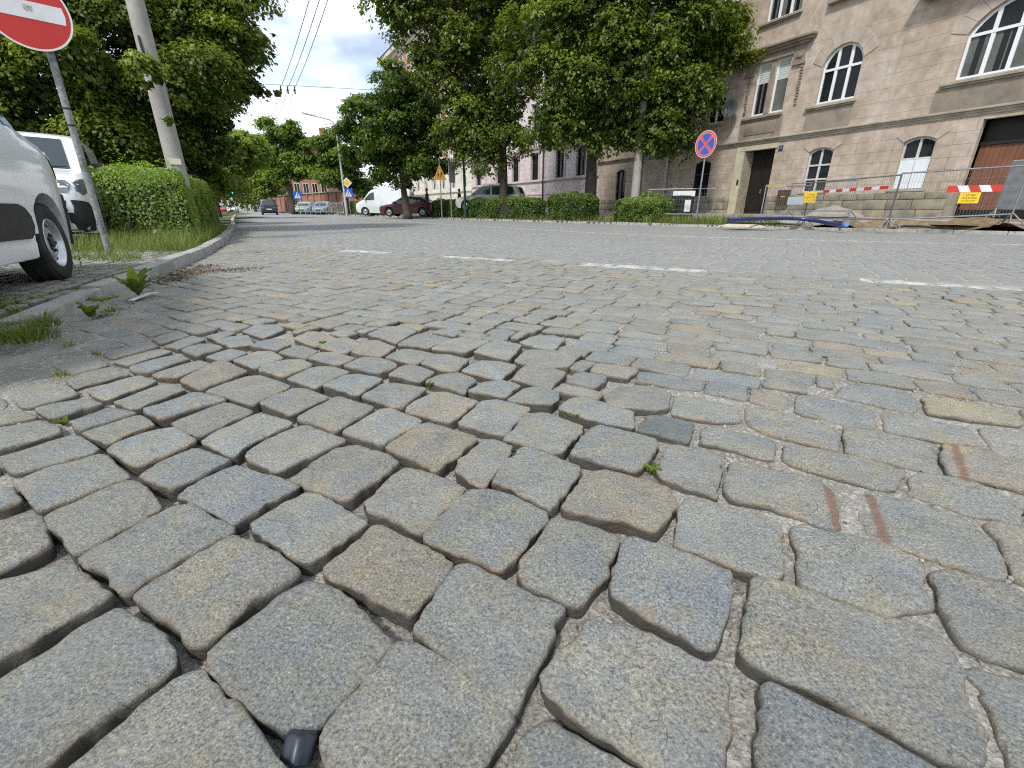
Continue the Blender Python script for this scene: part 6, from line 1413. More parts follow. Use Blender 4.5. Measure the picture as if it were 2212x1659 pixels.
# priority road and pedestrian crossing signs
def sq_sign(label, px, Y, zc, s, kind, group=None, nm='crossing_sign'):
    b = Q(px, 450, Y); b.z = .1; t = thing(nm, label, 'road sign', b, group=group); post(t, b, b + Z * (zc + .9 if kind == 'both' else zc + .4), .035, 'steel')
    x, y, n = face_axes((-b.x, -b.y)); o = b + Z * zc + n * .06
    mb = MB(); mb.prism([(-s, -s), (s, -s), (s, s), (-s, s)], o - n * .006, x, y, n, .006); pl = mb.build('blue_plate', MAT['blue_sign'], t)
    mb = MB(); mb.prism([(-s * .78, -s * .7), (s * .78, -s * .7), (0, s * .82)], o, x, y, n, .003); tr = mb.build('white_triangle', MAT['white_sign'], pl)
    mb = MB(); w = s * .5; mb.prism([(-w * .2, -w * .1), (w * .25, -w * .1), (w * .2, w * .6), (-w * .1, w * .6)], o, x, y, n, .005); mb.prism([(-w * .15, -w * .05), (w * .05, -w * .05), (-w * .35, -w * 1.1), (-w * .55, -w * 1.1)], o, x, y, n, .0055); mb.prism([(w * .0, -w * .05), (w * .22, -w * .05), (w * .6, -w * 1.1), (w * .4, -w * 1.1)], o, x, y, n, .006)
    mb.prism([(a * .22 + w * .05, c * .22 + w * .8) for a, c in disc(w, 12)], o, x, y, n, .0065); mb.build('walking_figure', MAT['ink'], tr)
    if kind == 'both':
        o2 = o + Z * (s + .48); k = .46
        mb = MB(); mb.prism([(-k, 0), (0, -k), (k, 0), (0, k)], o2 - n * .006, x, y, n, .006); p2 = mb.build('white_diamond', MAT['white_sign'], t); k *= .68
        mb = MB(); mb.prism([(-k, 0), (0, -k), (k, 0), (0, k)], o2, x, y, n, .003); mb.build('yellow_diamond', MAT['yellow_sign'], p2)
    return t
sq_sign('yellow and white diamond priority sign above a blue crossing sign', 756, 46, 1.95, .42, 'both', nm='priority_sign')
sq_sign('blue pedestrian crossing sign in front of the brick wall', 647, 57, 2.05, .45, 'one')
# traffic lights with green lit
MAT['green_on'] = M_emit('green_signal', (.05, .75, .5), 1.6)
for i, px in enumerate((509, 534)):
    b = Q(px, 452, 84 - i * 2); b.z = .1; t = thing('traffic_light', ('left' if i == 0 else 'right') + ' one of two dark traffic lights showing green far up the street', 'traffic light', b, group='traffic lights far up the street'); post(t, b, b + Z * 3.3, .07, 'old_steel')
    x, y, n = face_axes((-b.x, -b.y)); mb = MB(); mb.box(b + Z * 3.6, (.3, .2, .75), ax=(x, n, Z), bevel=.05); mb.box(b + Z * 3.6 - n * .02, (.42, .01, .9), ax=(x, n, Z)); hs = mb.build('housing', MAT['black_plastic'], t)
    for z, m in ((.45, 'black'), (0, 'black'), (-.45, 'green_on')):
        mb = MB(); mb.prism(disc(.2, 20), b + Z * (3.6 + z) + n * .2, x, y, n, .015); mb.build('lens', MAT[m], hs)
# ------------------------------------------------------------------ poles, lamp, wires
def cpole(name, label, base, h, r0, r1, lean=(0, 0), group=None):
    b = Vector(base); t = thing(name, label, 'pole', b, group=group); mb = MB()
    mb.tube([b + Vector((lean[0] * k / 8 * h, lean[1] * k / 8 * h, -.2 + k / 8 * (h + .2))) for k in range(9)], [r0 + (r1 - r0) * k / 8 for k in range(9)], 24); mb.build('shaft', MAT['concrete'], t, smooth=60); return t, b
t, b = cpole('utility_pole', 'leaning tapered concrete utility pole rising behind the clipped hedge', (-6.98, 10.25, .05), 9.5, .175, .115, (.003, -.004), group='concrete poles')
mb = MB(); x, y, n = face_axes((6.9, -10)); mb.box(b + Z * 1.5 + n * .172, (.10, .012, .055), ax=(x, n, Z)); mb.build('number_tag', M_('cream_tag', (.62, .58, .44), .6, .08), t)
mb = MB()
for z in (3.05, 3.2): mb.tube([b + Z * z, b + Z * (z + .03)], .168, 20)
mb.tube([b + Z * 3.2 + n * .16 - x * .05, b + Z * 3.45 + n * .17 - x * .08, b + Z * 3.6 + n * .16 - x * .08], .02); mb.build('clamp_band', MAT['black_plastic'], t)
t, b = cpole('lamp_pole', 'pale concrete lamp pole standing among the leaves right of the thick trunk', (6.05, 23.7, .2), 8.5, .22, .14, (-.004, 0), group='concrete poles')
mb = MB(); mb.tube([b + Vector((.21, -.1, .2)), b + Vector((.19, -.1, 3.6))], .03, 8); mb.build('cable_pipe', MAT['black_plastic'], t)
b = Q(748, 452, 40); b.z = .1; t = thing('street_lamp', 'slim grey street lamp with curved arm reaching over the street', 'street lamp', b)
mb = MB(); P = [b, b + Z * 1.2, b + Z * 1.25, b + Z * 6.3, b + Z * 6.8 + Vector((-.12, -.02, 0)), b + Z * 7.05 + Vector((-.4, -.05, 0)), b + Z * 7.3 + Vector((-1.5, -.2, 0))]
mb.tube(P, [.11, .11, .085, .06, .055, .05, .045], 12); mb.build('column', MAT['sign_back'], t, smooth=60)
mb = MB(); a, c = P[-1], P[-1] + Vector((-.85, -.1, .17)); mb.bar(a - (c - a) * .05, c, .26, .1); mb.build('lamp_head', MAT['sign_back'], t)
mb = MB(); mb.bar(a.lerp(c, .2) - Z * .06, a.lerp(c, .9) - Z * .06, .2, .02); mb.build('lamp_glass', MAT['white_sign'], t)
b = Q(1005, 449, 31); b.z = .14; t = thing('green_pole', 'dark green steel pole in front of the shop sign', 'pole', b); mb = MB(); mb.tube([b - Z * .2, b + Z * 1, b + Z * 5.2], [.09, .075, .06], 12); mb.build('shaft', M_('green_pole_paint', (.02, .055, .05), .5, .2), t, smooth=60)
mb = MB(); mb.box(b + Vector((-.35, .05, 3.5)), (.3, .02, .2)); mb.build('panel', MAT['sign_back'], t)
MAT['cable'] = M_('wire_grey', (.12, .12, .13), .7, .1)
sp = [Q(606, 190, 29.4), Q(621, 191, 29.6), Q(636, 191, 29.8)]
nr = [Q(668, 0, 18.3), Q(690, 0, 18.1), Q(708, 0, 18.0)]
for i, (a, c) in enumerate(zip(sp, nr)):
    d = (a - c); P = []
    for k in range(-10, 13):
        f = k / 8; q = c + d * f; s_ = f % 1 if f < 1 else (f - 1) / 2 % 1; P.append(q - Z * (1.1 * 4 * s_ * (1 - s_) * .10 * (1 if f <= 1 else 2)))
    mb = MB(); mb.tube(P, .013, 6); tag(mb.build('overhead_wire', MAT['cable']), ('left', 'middle', 'right')[i] + ' one of three overhead wires running up the street', 'wire', 'overhead wires')
A_, B_ = Q(540, 180, 29), Q(800, 194, 31)
mb = MB(); mb.tube([A_ + (A_ - B_) * .6 + Z * .5, A_, A_.lerp(B_, .36), B_, B_ + (B_ - A_) * .6 + Z * .4], .012, 6); tag(mb.build('span_wire', MAT['cable']), 'thin wire stretched across the street under the three overhead wires', 'wire')
for i, q in enumerate(sp):
    mb = MB(); mb.tube([q + Z * .12, q - Z * .28], [.03, .045], 8); mb.tube([q - Z * .05, q - Z * .1], .07, 8); tag(mb.build('insulator', MAT['black_plastic']), ('left', 'middle', 'right')[i] + ' one of the small dark insulators on the span wire', 'insulator', 'insulators on the span wire')
# ------------------------------------------------------------------ construction site
def fence_panel(label, a, c, h, group='construction fence panels', mesh=True, feet=True, step=.075, sheet=False):
    a, c = Vector(a), Vector(c); m = (a + c) / 2; t = thing('fence_panel', label, 'fence', (m.x, m.y, min(a.z, c.z)), group=group); r = .021
    A, C = a + Z * .22, c + Z * .22; At, Ct = a + Z * h, c + Z * h
    mb = MB(); mb.tube([a, At], r, 8); mb.tube([c, Ct], r, 8); mb.tube([At, Ct], r, 8); mb.tube([A, C], r, 8); mb.build('frame', MAT['steel'], t, smooth=60)
    mb = MB(); L = (c - a).length; k = 1
    while k * step < L:
        f = k * step / L; p, q = A.lerp(C, f), At.lerp(Ct, f); mb.bar(p, q, .004, .004); k += 1
    for j in range(1, 5): mb.bar(A.lerp(At, j / 5), C.lerp(Ct, j / 5), .004, .004)
    mb.build('wire_mesh', MAT['steel'], t)
    if feet:
        d = (c - a).normalized(); nn = Vector((-d.y, d.x, 0))
        for p in (a, c):
            mb = MB()
            for s_ in (1, -1): mb.tube([p + Z * .26, p + nn * .34 * s_ + d * .08, ], .018, 8); mb.tube([p + Z * .2, p + nn * .2 * s_ - d * .12], .014, 8)
            mb.build('foot', MAT['old_steel'], t)
    if sheet:
        mb = MB(); n_ = (c - a).cross(Z).normalized() * .03; mb.add([A + n_, C + n_, Ct + n_, At + n_], [(0, 1, 2, 3)]); mb.build('grey_sheet', M_('grey_tarpaulin', (.15, .16, .165), .8, .3, 4), t)
    return t
def pz(x, y): return pave_z(x, y)
fA, fB, fC, fD = (8.55, 16.35), (10.3, 16.75), (10.62, 13.35), (13.4, 12.75)
for (lb, p, q, h, kw) in (('steel mesh fence panel at the doorway, furthest left of the site', fA, fB, 1.26, {}), ('steel mesh fence panel with the red and white plank on it', fB, fC, 1.36, {}), ('steel mesh fence panel in front of the brown gate', fC, fD, 1.40, {})):
    fence_panel(lb, (p[0], p[1], max(pz(*p), .1)), (q[0], q[1], max(pz(*q), .1)), h, **kw)
q0 = FR.p(9.55, .38, 2.2); q1 = FR.p(11.9, .38, 1.9)
fence_panel('mesh fence panel covered with grey sheeting beside the brown gate', (q0.x, q0.y, .42), (q1.x, q1.y, .42), 1.5, sheet=True)
q0 = FR.p(3.2, .36, 2.2); q1 = FR.p(5.6, .36, 2.2)
fence_panel('second row mesh fence panel close to the stone plinth', (q0.x, q0.y, .36), (q1.x, q1.y, .36), 1.25)
a = Vector((6.55, 21.5, .3)); c = Vector((8.15, 20.3, .3))
fence_panel('low barred barrier behind the grass under the no stopping sign', (6.0, 21.2, .22), (8.4, 20.0, .22), 1.22, step=.12, mesh=True, feet=False)
MAT['board_red'] = M_('barrier_red', (.50, .045, .03), .5, .1, 4); MAT['board_white'] = M_('barrier_white', (.66, .67, .67), .5, .08, 4, dirt=(.4, .38, .34), dirtamt=.4)
def barrier(label, a, c, hgt, n, slant, sw=.05):
    a, c = Vector(a), Vector(c); d = (c - a); L = d.length; d.normalize(); nn = d.cross(Z).normalized()
    if nn.y > 0: nn = -nn
    m = (a + c) / 2; t = thing('barrier_board', label, 'barrier', m, group='red and white barrier boards')
    mb = MB()
    for k in range(n):
        s0, s1 = L * k / n, L * (k + 1) / n; sl = slant
        P = [(max(0, s0 + (0 if k == 0 else sl)), 0), (min(L, s1 + (0 if k == n - 1 else sl)), 0), (min(L, s1 if k == n - 1 else s1 - sl), hgt), (max(0, s0 if k == 0 else s0 - sl), hgt)]
        mb.prism(P, a, d, Z, nn, .02, mi=1 - k % 2)
    mb.build('striped_plank', [MAT['board_white'], MAT['board_red']], t)
    return t
def on_line(p, q, f, z): return Vector((p[0] + (q[0] - p[0]) * f, p[1] + (q[1] - p[1]) * f, z))
off = Vector((-.05, -.06, 0))
barrier('red and white striped board on the fence before the brown gate', on_line(fC, fD, .41, 1.06) + off, on_line(fC, fD, .84, 1.08) + off, .165, 5, .055)
barrier('long thin red and white striped plank on the receding fence panel', on_line(fB, fC, .22, 1.14) + Vector((-.06, 0, 0)), on_line(fB, fC, .93, 1.17) + Vector((-.06, 0, 0)), .085, 9, .0)
def warn(label, c, w, h, toward):
    x, y, n = face_axes(toward); c = Vector(c); t = thing('warning_notice', label, 'sign', c, group='yellow warning notices')
    mb = MB(); mb.prism([(-w, -h), (w, -h), (w, h), (-w, h)], c, x, y, n, .008); pl = mb.build('plate', MAT['yellow_sign'], t)
    for k, s in enumerate(('! Uwaga!', 'GŁĘBOKIE', 'WYKOPY')): text_mb(s, h * .56, c + Z * (h * (.58 - .6 * k)) + n * .008, x, y, n).build('lettering', MAT['ink'], pl)
    return t
q = on_line(fC, fD, .60, .98) + Vector((-.05, -.09, 0)); warn('yellow warning notice under the striped board before the gate', q + Vector((0, 0, -.055)), .23, .135, (-.25, -1))
q = on_line(fB, fC, .05, 1.02) + Vector((-.1, -.06, 0)); warn('yellow warning notice hung left of the striped plank', q, .19, .165, (-.75, -.8))
a = on_line(fA, fB, .52, .78) + Vector((0, -.05, 0)); c = on_line(fA, fB, .96, .80) + Vector((0, -.05, 0))
t = thing('grey_board', 'pale blue grey board fixed low on the left fence panel', 'board', (a + c) / 2); mb = MB(); d = (c - a).normalized(); mb.prism([(0, 0), ((c - a).length, 0), ((c - a).length, .25), (0, .25)], a, d, Z, d.cross(Z), .02); mb.build('board', M_('pale_blue_board', (.40, .46, .50), .6, .12, 5), t)
a = on_line(fA, fB, .02, 1.34); c = on_line(fA, fB, .42, 1.36)
t = thing('timber_plank', 'yellowish timber plank lying along the fence top by the doorway', 'plank', (a + c) / 2); mb = MB(); mb.bar(a + Z * .03, c + Z * .03, .12, .07); mb.build('plank', M_('yellow_timber', (.42, .34, .18), .8, .2, 6), t)
# pipes, hose, sand
def gp(x, y, z): p = G(x, y, z); return Vector((p[0], p[1], z))
PT = [gp(1575, 476, .33), gp(1610, 473, .36), gp(1655, 472, .37), gp(1700, 471.5, .36), gp(1735, 473, .34), gp(1762, 477, .29), gp(1790, 482, .24), gp(1812, 487, .19), gp(1823, 489.5, .17)]
PT = [Vector((v.x, v.y, max(v.z, pave_z(v.x, v.y) + .06))) for v in PT]
t = thing('blue_pipe', 'long dark blue plastic water pipe curving along the dug pavement', 'pipe', PT[4]); mb = MB(); mb.tube(PT, .058, 16); mb.build('pipe', M_('blue_hdpe', (.010, .028, .13), .3, .15, 4, coat=.3), t, smooth=60)
mb = MB(); mb.tube([PT[-1], PT[-1] + (PT[-1] - PT[-2]).normalized() * .16], .066, 16); mb.build('end_cap', M_('light_blue_cap', (.10, .24, .50), .5, .1), t, smooth=40)
t = thing('black_hose', 'thin black pipe lying beside the blue pipe on the kerb', 'pipe', gp(1650, 484, .2)); mb = MB(); mb.tube([gp(1570, 481, .25), gp(1640, 483, .2), gp(1690, 483, .2), gp(1730, 486, .17)], .03, 10); mb.build('pipe', MAT['black_plastic'], t, smooth=60)
t = thing('bent_conduit', 'dark bent conduit arching out of the soil pit', 'pipe', (PIT[0], PIT[1], 0)); mb = MB(); c0 = Vector((PIT[0], PIT[1], -.25)); mb.tube([c0 + Vector((.74, -.67, 0)) * s_ + Z * (.42 * math.sin(k)) for s_, k in ((-.75, .2), (-.5, .9), (-.15, 1.4), (.2, 1.6), (.5, 1.3), (.7, .3))], .035, 10); mb.build('pipe', MAT['black_plastic'], t, smooth=60)
def mound(name, label, c, rx, ry, h, mat, seed, rz_=0.0, cat='pile'):
    rng = np.random.default_rng(seed); n, k = 26, 9; V = []; F = []
    for j in range(k + 1):
        for i in range(n):
            a = 2 * math.pi * i / n; f = j / k; V.append((math.cos(a) * rx * f, math.sin(a) * ry * f, h * (1 - f ** 1.5)))
    V = np.array(V); V[:, 2] += .12 * h * sines(V[:, :2], 8 / rx, seed) ; V[:, :2] *= (1 + .12 * sines(V[:, :2] / rx, 3, seed + 1))[:, None]
    cr, sr = math.cos(rz_), math.sin(rz_); V[:, :2] = np.column_stack([V[:, 0] * cr - V[:, 1] * sr, V[:, 0] * sr + V[:, 1] * cr])
    F = np.array([(j * n + i, j * n + (i + 1) % n, (j + 1) * n + (i + 1) % n, (j + 1) * n + i) for j in range(k) for i in range(n)])
    o = np_mesh(name, V, F, mat, None, True); o.location = c; return tag(o, label, cat)
MAT['pale_sand'] = M_sand('pale_sand', (.42, .37, .26), (.54, .49, .37), (.6, .55, .44))
p = gp(1600, 487, .13); mound('sand_heap', 'small heap of pale sand at the end of the grass verge', (p.x, p.y, .09), .85, .38, .14, MAT['pale_sand'], 3, -.7)
p = gp(1880, 478, .3); mound('rubble_heap', 'dark heap of broken paving behind the fence foot', FR.p(4.3, .36, .9), 1.2, .5, .42, MAT['walk'], 4, 2.0)
p = gp(2070, 482, .2); mound('soil_heap', 'low heap of brown soil right of the pit', (13.6, 13.9, .2), 1.1, .6, .22, MAT['soil'], 5, -.7)
# paper notices and bin by the low barrier
t = thing('waste_container', 'dark container with white paper notices behind the low barrier', 'container', (7.6, 21.4, .3)); mb = MB(); mb.box((7.6, 21.4, .75), (.42, .3, .45), .5, bevel=.03); mb.build('body', MAT['black_plastic'], t); mb = MB(); mb.box((7.62, 21.4, 1.28), (.46, .02, .11), -.48); mb.box((7.66, 21.02, .78), (.16, .015, .24), -.48); mb.build('notice', MAT['white_sign'], t)
# white railing in front of the parked cars
a, c = Q(648, 452, 54), Q(742, 452, 47); a.z = c.z = .1
t = thing('white_railing', 'white pedestrian railing in front of cars parked beyond the junction', 'railing', (a + c) / 2); mb = MB(); mb.tube([a + Z * 1.1, c + Z * 1.1], .024, 8); mb.tube([a + Z * .25, c + Z * .25], .02, 8)
mb.build('rail', MAT['sign_back'], t); mb = MB()
for k in range(9): f = k / 8; q = a.lerp(c, f); mb.tube([q, q + Z * 1.1], .024, 8)
mb.build('post', MAT['sign_back'], t); mb = MB()
for k in range(60): f = (k + .5) / 60; q = a.lerp(c, f); mb.bar(q + Z * .25, q + Z * 1.1, .012, .012)
mb.build('bars', MAT['sign_back'], t)
# ------------------------------------------------------------------ people far off
def person(label, loc, face, top, legs, skin=(.42, .27, .2), hair=(.04, .03, .025), stride=.18):
    p = thing('person', label, 'person', loc, face, local=True)
    J = [((0, 0, .96), .125), ((0, 0, 1.12), .13), ((0, 0, 1.32), .15), ((0, 0, 1.44), .10), ((0, 0, 1.52), .055), ((.015, 0, 1.60), .085), ((.02, 0, 1.70), .095), ((.01, 0, 1.77), .06)]; E = [(i, i + 1) for i in range(7)]
    for s in (1, -1):
        k = len(J); J += [((0, s * .17, 1.41), .062), ((-.03 * s * 2, s * .225, 1.15), .046), ((.06 - .05 * s, s * .22, .92), .036), ((.09 - .05 * s, s * .22, .84), .032)]; E += [(3, k), (k, k + 1), (k + 1, k + 2), (k + 2, k + 3)]
        k = len(J); J += [((0, s * .09, .88), .095), ((stride * .45 * s + .04, s * .095, .48), .062), ((stride * s - .02, s * .1, .09), .042), ((stride * s + .13, s * .11, .035), .032)]; E += [(0, k), (k, k + 1), (k + 1, k + 2), (k + 2, k + 3)]
    me = bpy.data.meshes.new('body'); me.from_pydata([j[0] for j in J], E, []); ob = bpy.data.objects.new('body', me); COL.objects.link(ob); ob.parent = p
    md = ob.modifiers.new('skin', 'SKIN'); ob.modifiers.new('sub', 'SUBSURF').levels = 2; ob.modifiers['sub'].render_levels = 2
    sv = me.skin_vertices[0].data
    for i, j in enumerate(J): sv[i].radius = (j[1], j[1] * (1.2 if i in (1, 2) else 1)); sv[i].use_root = (i == 0)
    m, nt, b = nodes('clothes_' + label[:12]); sx = N(nt, 'ShaderNodeSeparateXYZ'); nt.links.new(coord(nt), sx.inputs[0])
    r = ramp(nt, math_(nt, 'DIVIDE', sx.outputs[2], 2.0), [(0, (.02, .02, .02)), (.04, legs), (.47, top), (.74, skin), (.855, hair)]); r.color_ramp.interpolation = 'CONSTANT'; nt.links.new(r.outputs[0], b.inputs['Base Color']); b.inputs['Roughness'].default_value = .8
    me.materials.append(m)
    mb = MB(); mb.lathe([(.001, .115), (.055, .105), (.088, .06), (.098, .0), (.09, -.05)], (.0, 0, 1.70), 'z', 18); mb.build('hair', M_('hair_' + label[:6], hair, .8, .2), p, smooth=180, fixn=True)
    mb = MB(); mb.lathe([(.001, .02), (.012, .0)], (.115, 0, 1.655), 'x', 8); mb.build('nose', M_('skin_' + label[:6], skin, .6, .1), p)
    return p
q = Q(924, 450, 34.2); person('person in a dark blue top walking behind the dark red hatchback', (q.x, q.y, .2), math.radians(200), (.03, .045, .09), (.02, .02, .025))
q = Q(993, 446, 37.5); person('person in black passing the pink house beyond the long hedge', (q.x, q.y, .3), math.radians(20), (.015, .015, .018), (.02, .02, .02))
q = Q(473.5, 455, 70); person('person in grey on the pavement beyond the clipped hedge', (q.x, q.y, .05), math.radians(100), (.16, .15, .15), (.2, .19, .17))
# ------------------------------------------------------------------ litter, weeds and grass
def blades(name, P, H, W, mat, lean=.5, seed=1, parent=None, seg=3, bias=0.0, shift=None):
    rng = np.random.default_rng(seed); n = len(P); a = rng.random(n) * 6.283; D = np.column_stack([np.cos(a), np.sin(a)]); S = np.column_stack([-np.sin(a), np.cos(a)]); ln = lean * rng.uniform(.3, 1.3, n)
    V = np.empty((n, 2 * seg + 2, 3))
    for k in range(seg + 1):
        f = k / seg; w = W * (1 - f * .9) * .5; c = P[:, :2] + D * (H * ln * f * f)[:, None]; z = P[:, 2] + H * f * (1 - .35 * ln * f)
        V[:, 2 * k] = np.column_stack([c + S * w[:, None], z]); V[:, 2 * k + 1] = np.column_stack([c - S * w[:, None], z])
    m = 2 * seg + 2; F = np.concatenate([np.arange(n)[:, None] * m + np.array([[2 * k, 2 * k + 1, 2 * k + 3, 2 * k + 2]]) for k in range(seg)]); T = np.tile(np.clip(rng.normal(.45 + bias, .28, n), 0, 1), seg)
    return np_mesh(name, V.reshape(-1, 3), F, MAT[mat], parent, False, [('tone', 'FACE', 'FLOAT', T)], shift=shift)
rng = np.random.default_rng(77)
def scatter(n, x0, x1, y0, y1, f, seed):
    r = np.random.default_rng(seed); P = np.column_stack([r.uniform(x0, x1, n), r.uniform(y0, y1, n)]); return P[f(P)]
# long grass at the foot of the hedge and round the sign post
Pg = scatter(60000, -9, -3.4, 5.0, 14, lambda p: (sdist(p, LK) > .16) & (sdist(p, LK) < 1.9) & (p[:, 1] > 5.2 - .35 * (p[:, 0] + 4.4)) & (sines(p, 2.6, 3) > -.35 + np.clip((6.6 - p[:, 1]) * .5, 0, .7)), 1)[:17000]
hh = rng.uniform(.10, .40, len(Pg)) * np.clip(.45 + (Pg[:, 1] - 5.2) / 4.5, .4, 1.1)
tag(blades('long_grass', np.column_stack([Pg, np.full(len(Pg), .06)]), hh, np.full(len(Pg), .007), 'grass', .7, 2, bias=.1), kind='stuff')
# short grass and moss in the joints of the parking pavement
Pj = scatter(110000, -7, -2.4, 1.2, 7.4, lambda p: (sdist(p, LK) > .16) & (sdist(p, LK) < 2.4) & (sines(p, 5.5, 8, 7) + .5 * sines(p, 17, 9) > .12), 4)
Pj = Pj[np.argsort(np.hypot(*Pj.T))][:24000]
hj = rng.uniform(.02, .085, len(Pj)) * np.clip(.6 + .7 * sines(Pj, 2.2, 15), .3, 1.6)
tag(blades('joint_grass', np.column_stack([Pj, np.full(len(Pj), .062)]), hj, np.full(len(Pj), .009), 'grass', 1.0, 5, bias=.12), kind='stuff')
def tuft(name, label, c, n, r, h, seed, mat='grass', w=.005, lean=.8, bias=0, cat='weed', group=None):
    rg = np.random.default_rng(seed); a = rg.random(n) * 6.283; rr = r * np.sqrt(rg.random(n)); P = np.column_stack([c[0] + rr * np.cos(a), c[1] + rr * np.sin(a) * .7, np.full(n, c[2])]); o = blades(name, P, rg.uniform(.4, 1.1, n) * h, np.full(n, w), mat, lean, seed, bias=bias, shift=c); o.location = c; return tag(o, label, cat, group)
for (x, y, n, r, h, lb) in ((50, 735, 420, .17, .13, 'large grass tuft spilling over the near kerb at the left edge'), (100, 705, 140, .08, .11, 'narrow grass tuft on the near kerb'), (205, 615, 90, .06, .08, 'small grass tuft on the parking pavement'), (240, 675, 60, .05, .05, 'small tuft at the kerb foot beside the broad leaved weed'), (130, 803, 34, .035, .045, 'dry little tuft between the dusty setts'), (205, 758, 26, .025, .04, 'tiny green tuft in the dust near the kerb'), (145, 740, 22, .03, .05, 'thin dry tuft in the dust beside the large grass tuft')):
    p = G(x, y, .03); tuft('grass_tuft', lb, (p[0], p[1], .01 if x > 110 and y > 730 else .035), n, r, h, int(x), bias=-.05 if n > 100 else .1, group='grass tufts on the kerb and in the dust', cat='grass tuft')
def leaf_rosette(name, label, c, n, L, W_, seed, up=.9, out_=.9, mat='leaf_bright', cat='weed', group=None):
    rg = random.Random(seed); t = thing(name, label, cat, c, group=group); V = []; F = []; T = []
    for i in range(n):
        a = 2 * math.pi * i / n + rg.uniform(-.4, .4); l = L * rg.uniform(.6, 1.15); w = W_ * rg.uniform(.7, 1.2); u = up * rg.uniform(.5, 1.2); d = Vector((math.cos(a), math.sin(a), 0)); s = Vector((-d.y, d.x, 0)); b = len(V); tn = rg.uniform(.25, .75); seg = 9
        for k in range(seg + 1):
            f = k / seg; r_ = l * (f * out_); z = l * u * (f - .5 * f * f); ww = w * (math.sin(math.pi * min(1, f ** .75 * .97 + .03)) * (1 + .22 * (-1) ** k) + .04)
            q = Vector(c) + d * r_ + Z * z; V += [tuple(q + s * ww * .5 + Z * .012), tuple(q), tuple(q - s * ww * .5 + Z * .012)]
        for k in range(seg):
            for j in (0, 1): F.append((b + k * 3 + j, b + k * 3 + j + 1, b + (k + 1) * 3 + j + 1, b + (k + 1) * 3 + j)); T.append(tn)
    np_mesh('leaves', np.array(V), np.array(F), MAT[mat], t, True, [('tone', 'FACE', 'FLOAT', np.array(T))], shift=c); return t
p = G(300, 640, .02); leaf_rosette('dandelion_plant', 'big dandelion plant with toothed leaves in the kerb gap', (p[0], p[1], .02), 18, .20, .06, 4, up=1.7, out_=.62, cat='plant')
p = G(200, 690, .0); leaf_rosette('leafy_weed', 'small leafy weed growing at the foot of the kerb', (p[0], p[1], .01), 14, .085, .045, 6, up=1.9, out_=.6, group='leafy weeds'); 
p = G(222, 655, .06); leaf_rosette('leafy_weed', 'low flat weed behind the kerb left of the dandelion plant', (p[0], p[1], .07), 8, .09, .03, 9, up=.4, group='leafy weeds')
for (x, y, lb) in ((322, 770, 'green sprig in the joint below the small kerb tufts'), (700, 745, 'low green sprig between setts left of the picture centre'), (520, 700, 'little green sprig on the dusty setts right of the dandelion plant'), (1245, 905, 'pale sprig in the joint right of the brown sett'), (932, 835, 'tiny green sprout in the open joint between central setts'), (1410, 1022, 'tiny green sprout in the sandy joint right of centre'), (138, 918, 'dry brownish sprout between setts at the left')):
    p = G(x, y, -.02); leaf_rosette('joint_sprout', lb, (p[0], p[1], -.022), 9, .026, .012, x, up=1.2, cat='sprout', group='sprouts in the joints')
# tall stalked weed beside the tyre
p = G(168, 580, .07); t = thing('tall_weed', 'tall thin stalked weed growing beside the van tyre', 'weed', (p[0], p[1], .07)); mb = MB(); rg = random.Random(9)
for k in range(4):
    a = rg.random() * 6.28; b0 = Vector((p[0] + .03 * math.cos(a), p[1] + .03 * math.sin(a), .06)); tp = b0 + Vector((.05 * math.cos(a), .05 * math.sin(a), rg.uniform(.22, .42))); mb.tube([b0, b0.lerp(tp, .5), tp], [.004, .003, .002], 5)
    for j in range(9):
        q = b0.lerp(tp, .2 + .8 * j / 9); aa = rg.random() * 6.28; d = Vector((math.cos(aa), math.sin(aa), .35)) * rg.uniform(.04, .075); s = Vector((-math.sin(aa), math.cos(aa), 0)) * .011; mb.add([q, q + d * .5 + s, q + d, q + d * .5 - s], [(0, 1, 2, 3)])
mb.build('stalks', M_('weed_green', (.10, .16, .03), .7, .3, 20), t)
p = G(346, 548, .07); t = thing('dandelion_clock', 'single white dandelion clock on a thin stalk in front of the hedge', 'plant', (p[0], p[1], .07)); mb = MB(); b0 = Vector((p[0], p[1], .05)); mb.tube([b0, b0 + Vector((.01, 0, .15)), b0 + Vector((.005, .01, .29))], .0035, 6); mb.build('stalk', M_('stalk_green', (.16, .2, .07), .7, .2, 20), t)
mb = MB(); rg = random.Random(3); cc = b0 + Vector((.005, .01, .31))
for k in range(90):
    d = Vector((rg.gauss(0, 1), rg.gauss(0, 1), rg.gauss(0, 1))).normalized(); s = d.cross(Vector((.3, .5, .8))).normalized() * .004; mb.add([cc + d * .006, cc + d * .02 + s, cc + d * .026, cc + d * .02 - s], [(0, 1, 2, 3)])
mb.build('seed_head', M_('seed_white', (.7, .7, .66), .8, .05), t)
# verge grass beyond the far kerb
Pv = scatter(40000, -2, 9.5, 16, 28, lambda p: (sdist(p, RK) > .16) & (sdist(p, RK) < 2.3) & (sines(p, 1.7, 6) > -.7), 9)
kk = sdist(Pv, RK); keepv = (Pv[:, 0] > 6.2) | (rng.random(len(Pv)) < .25); Pv = Pv[keepv]
tag(blades('verge_grass', np.column_stack([Pv, rz(Pv)]), rng.uniform(.12, .42, len(Pv)), np.full(len(Pv), .02), 'grass', .6, 11, bias=.12), kind='stuff')
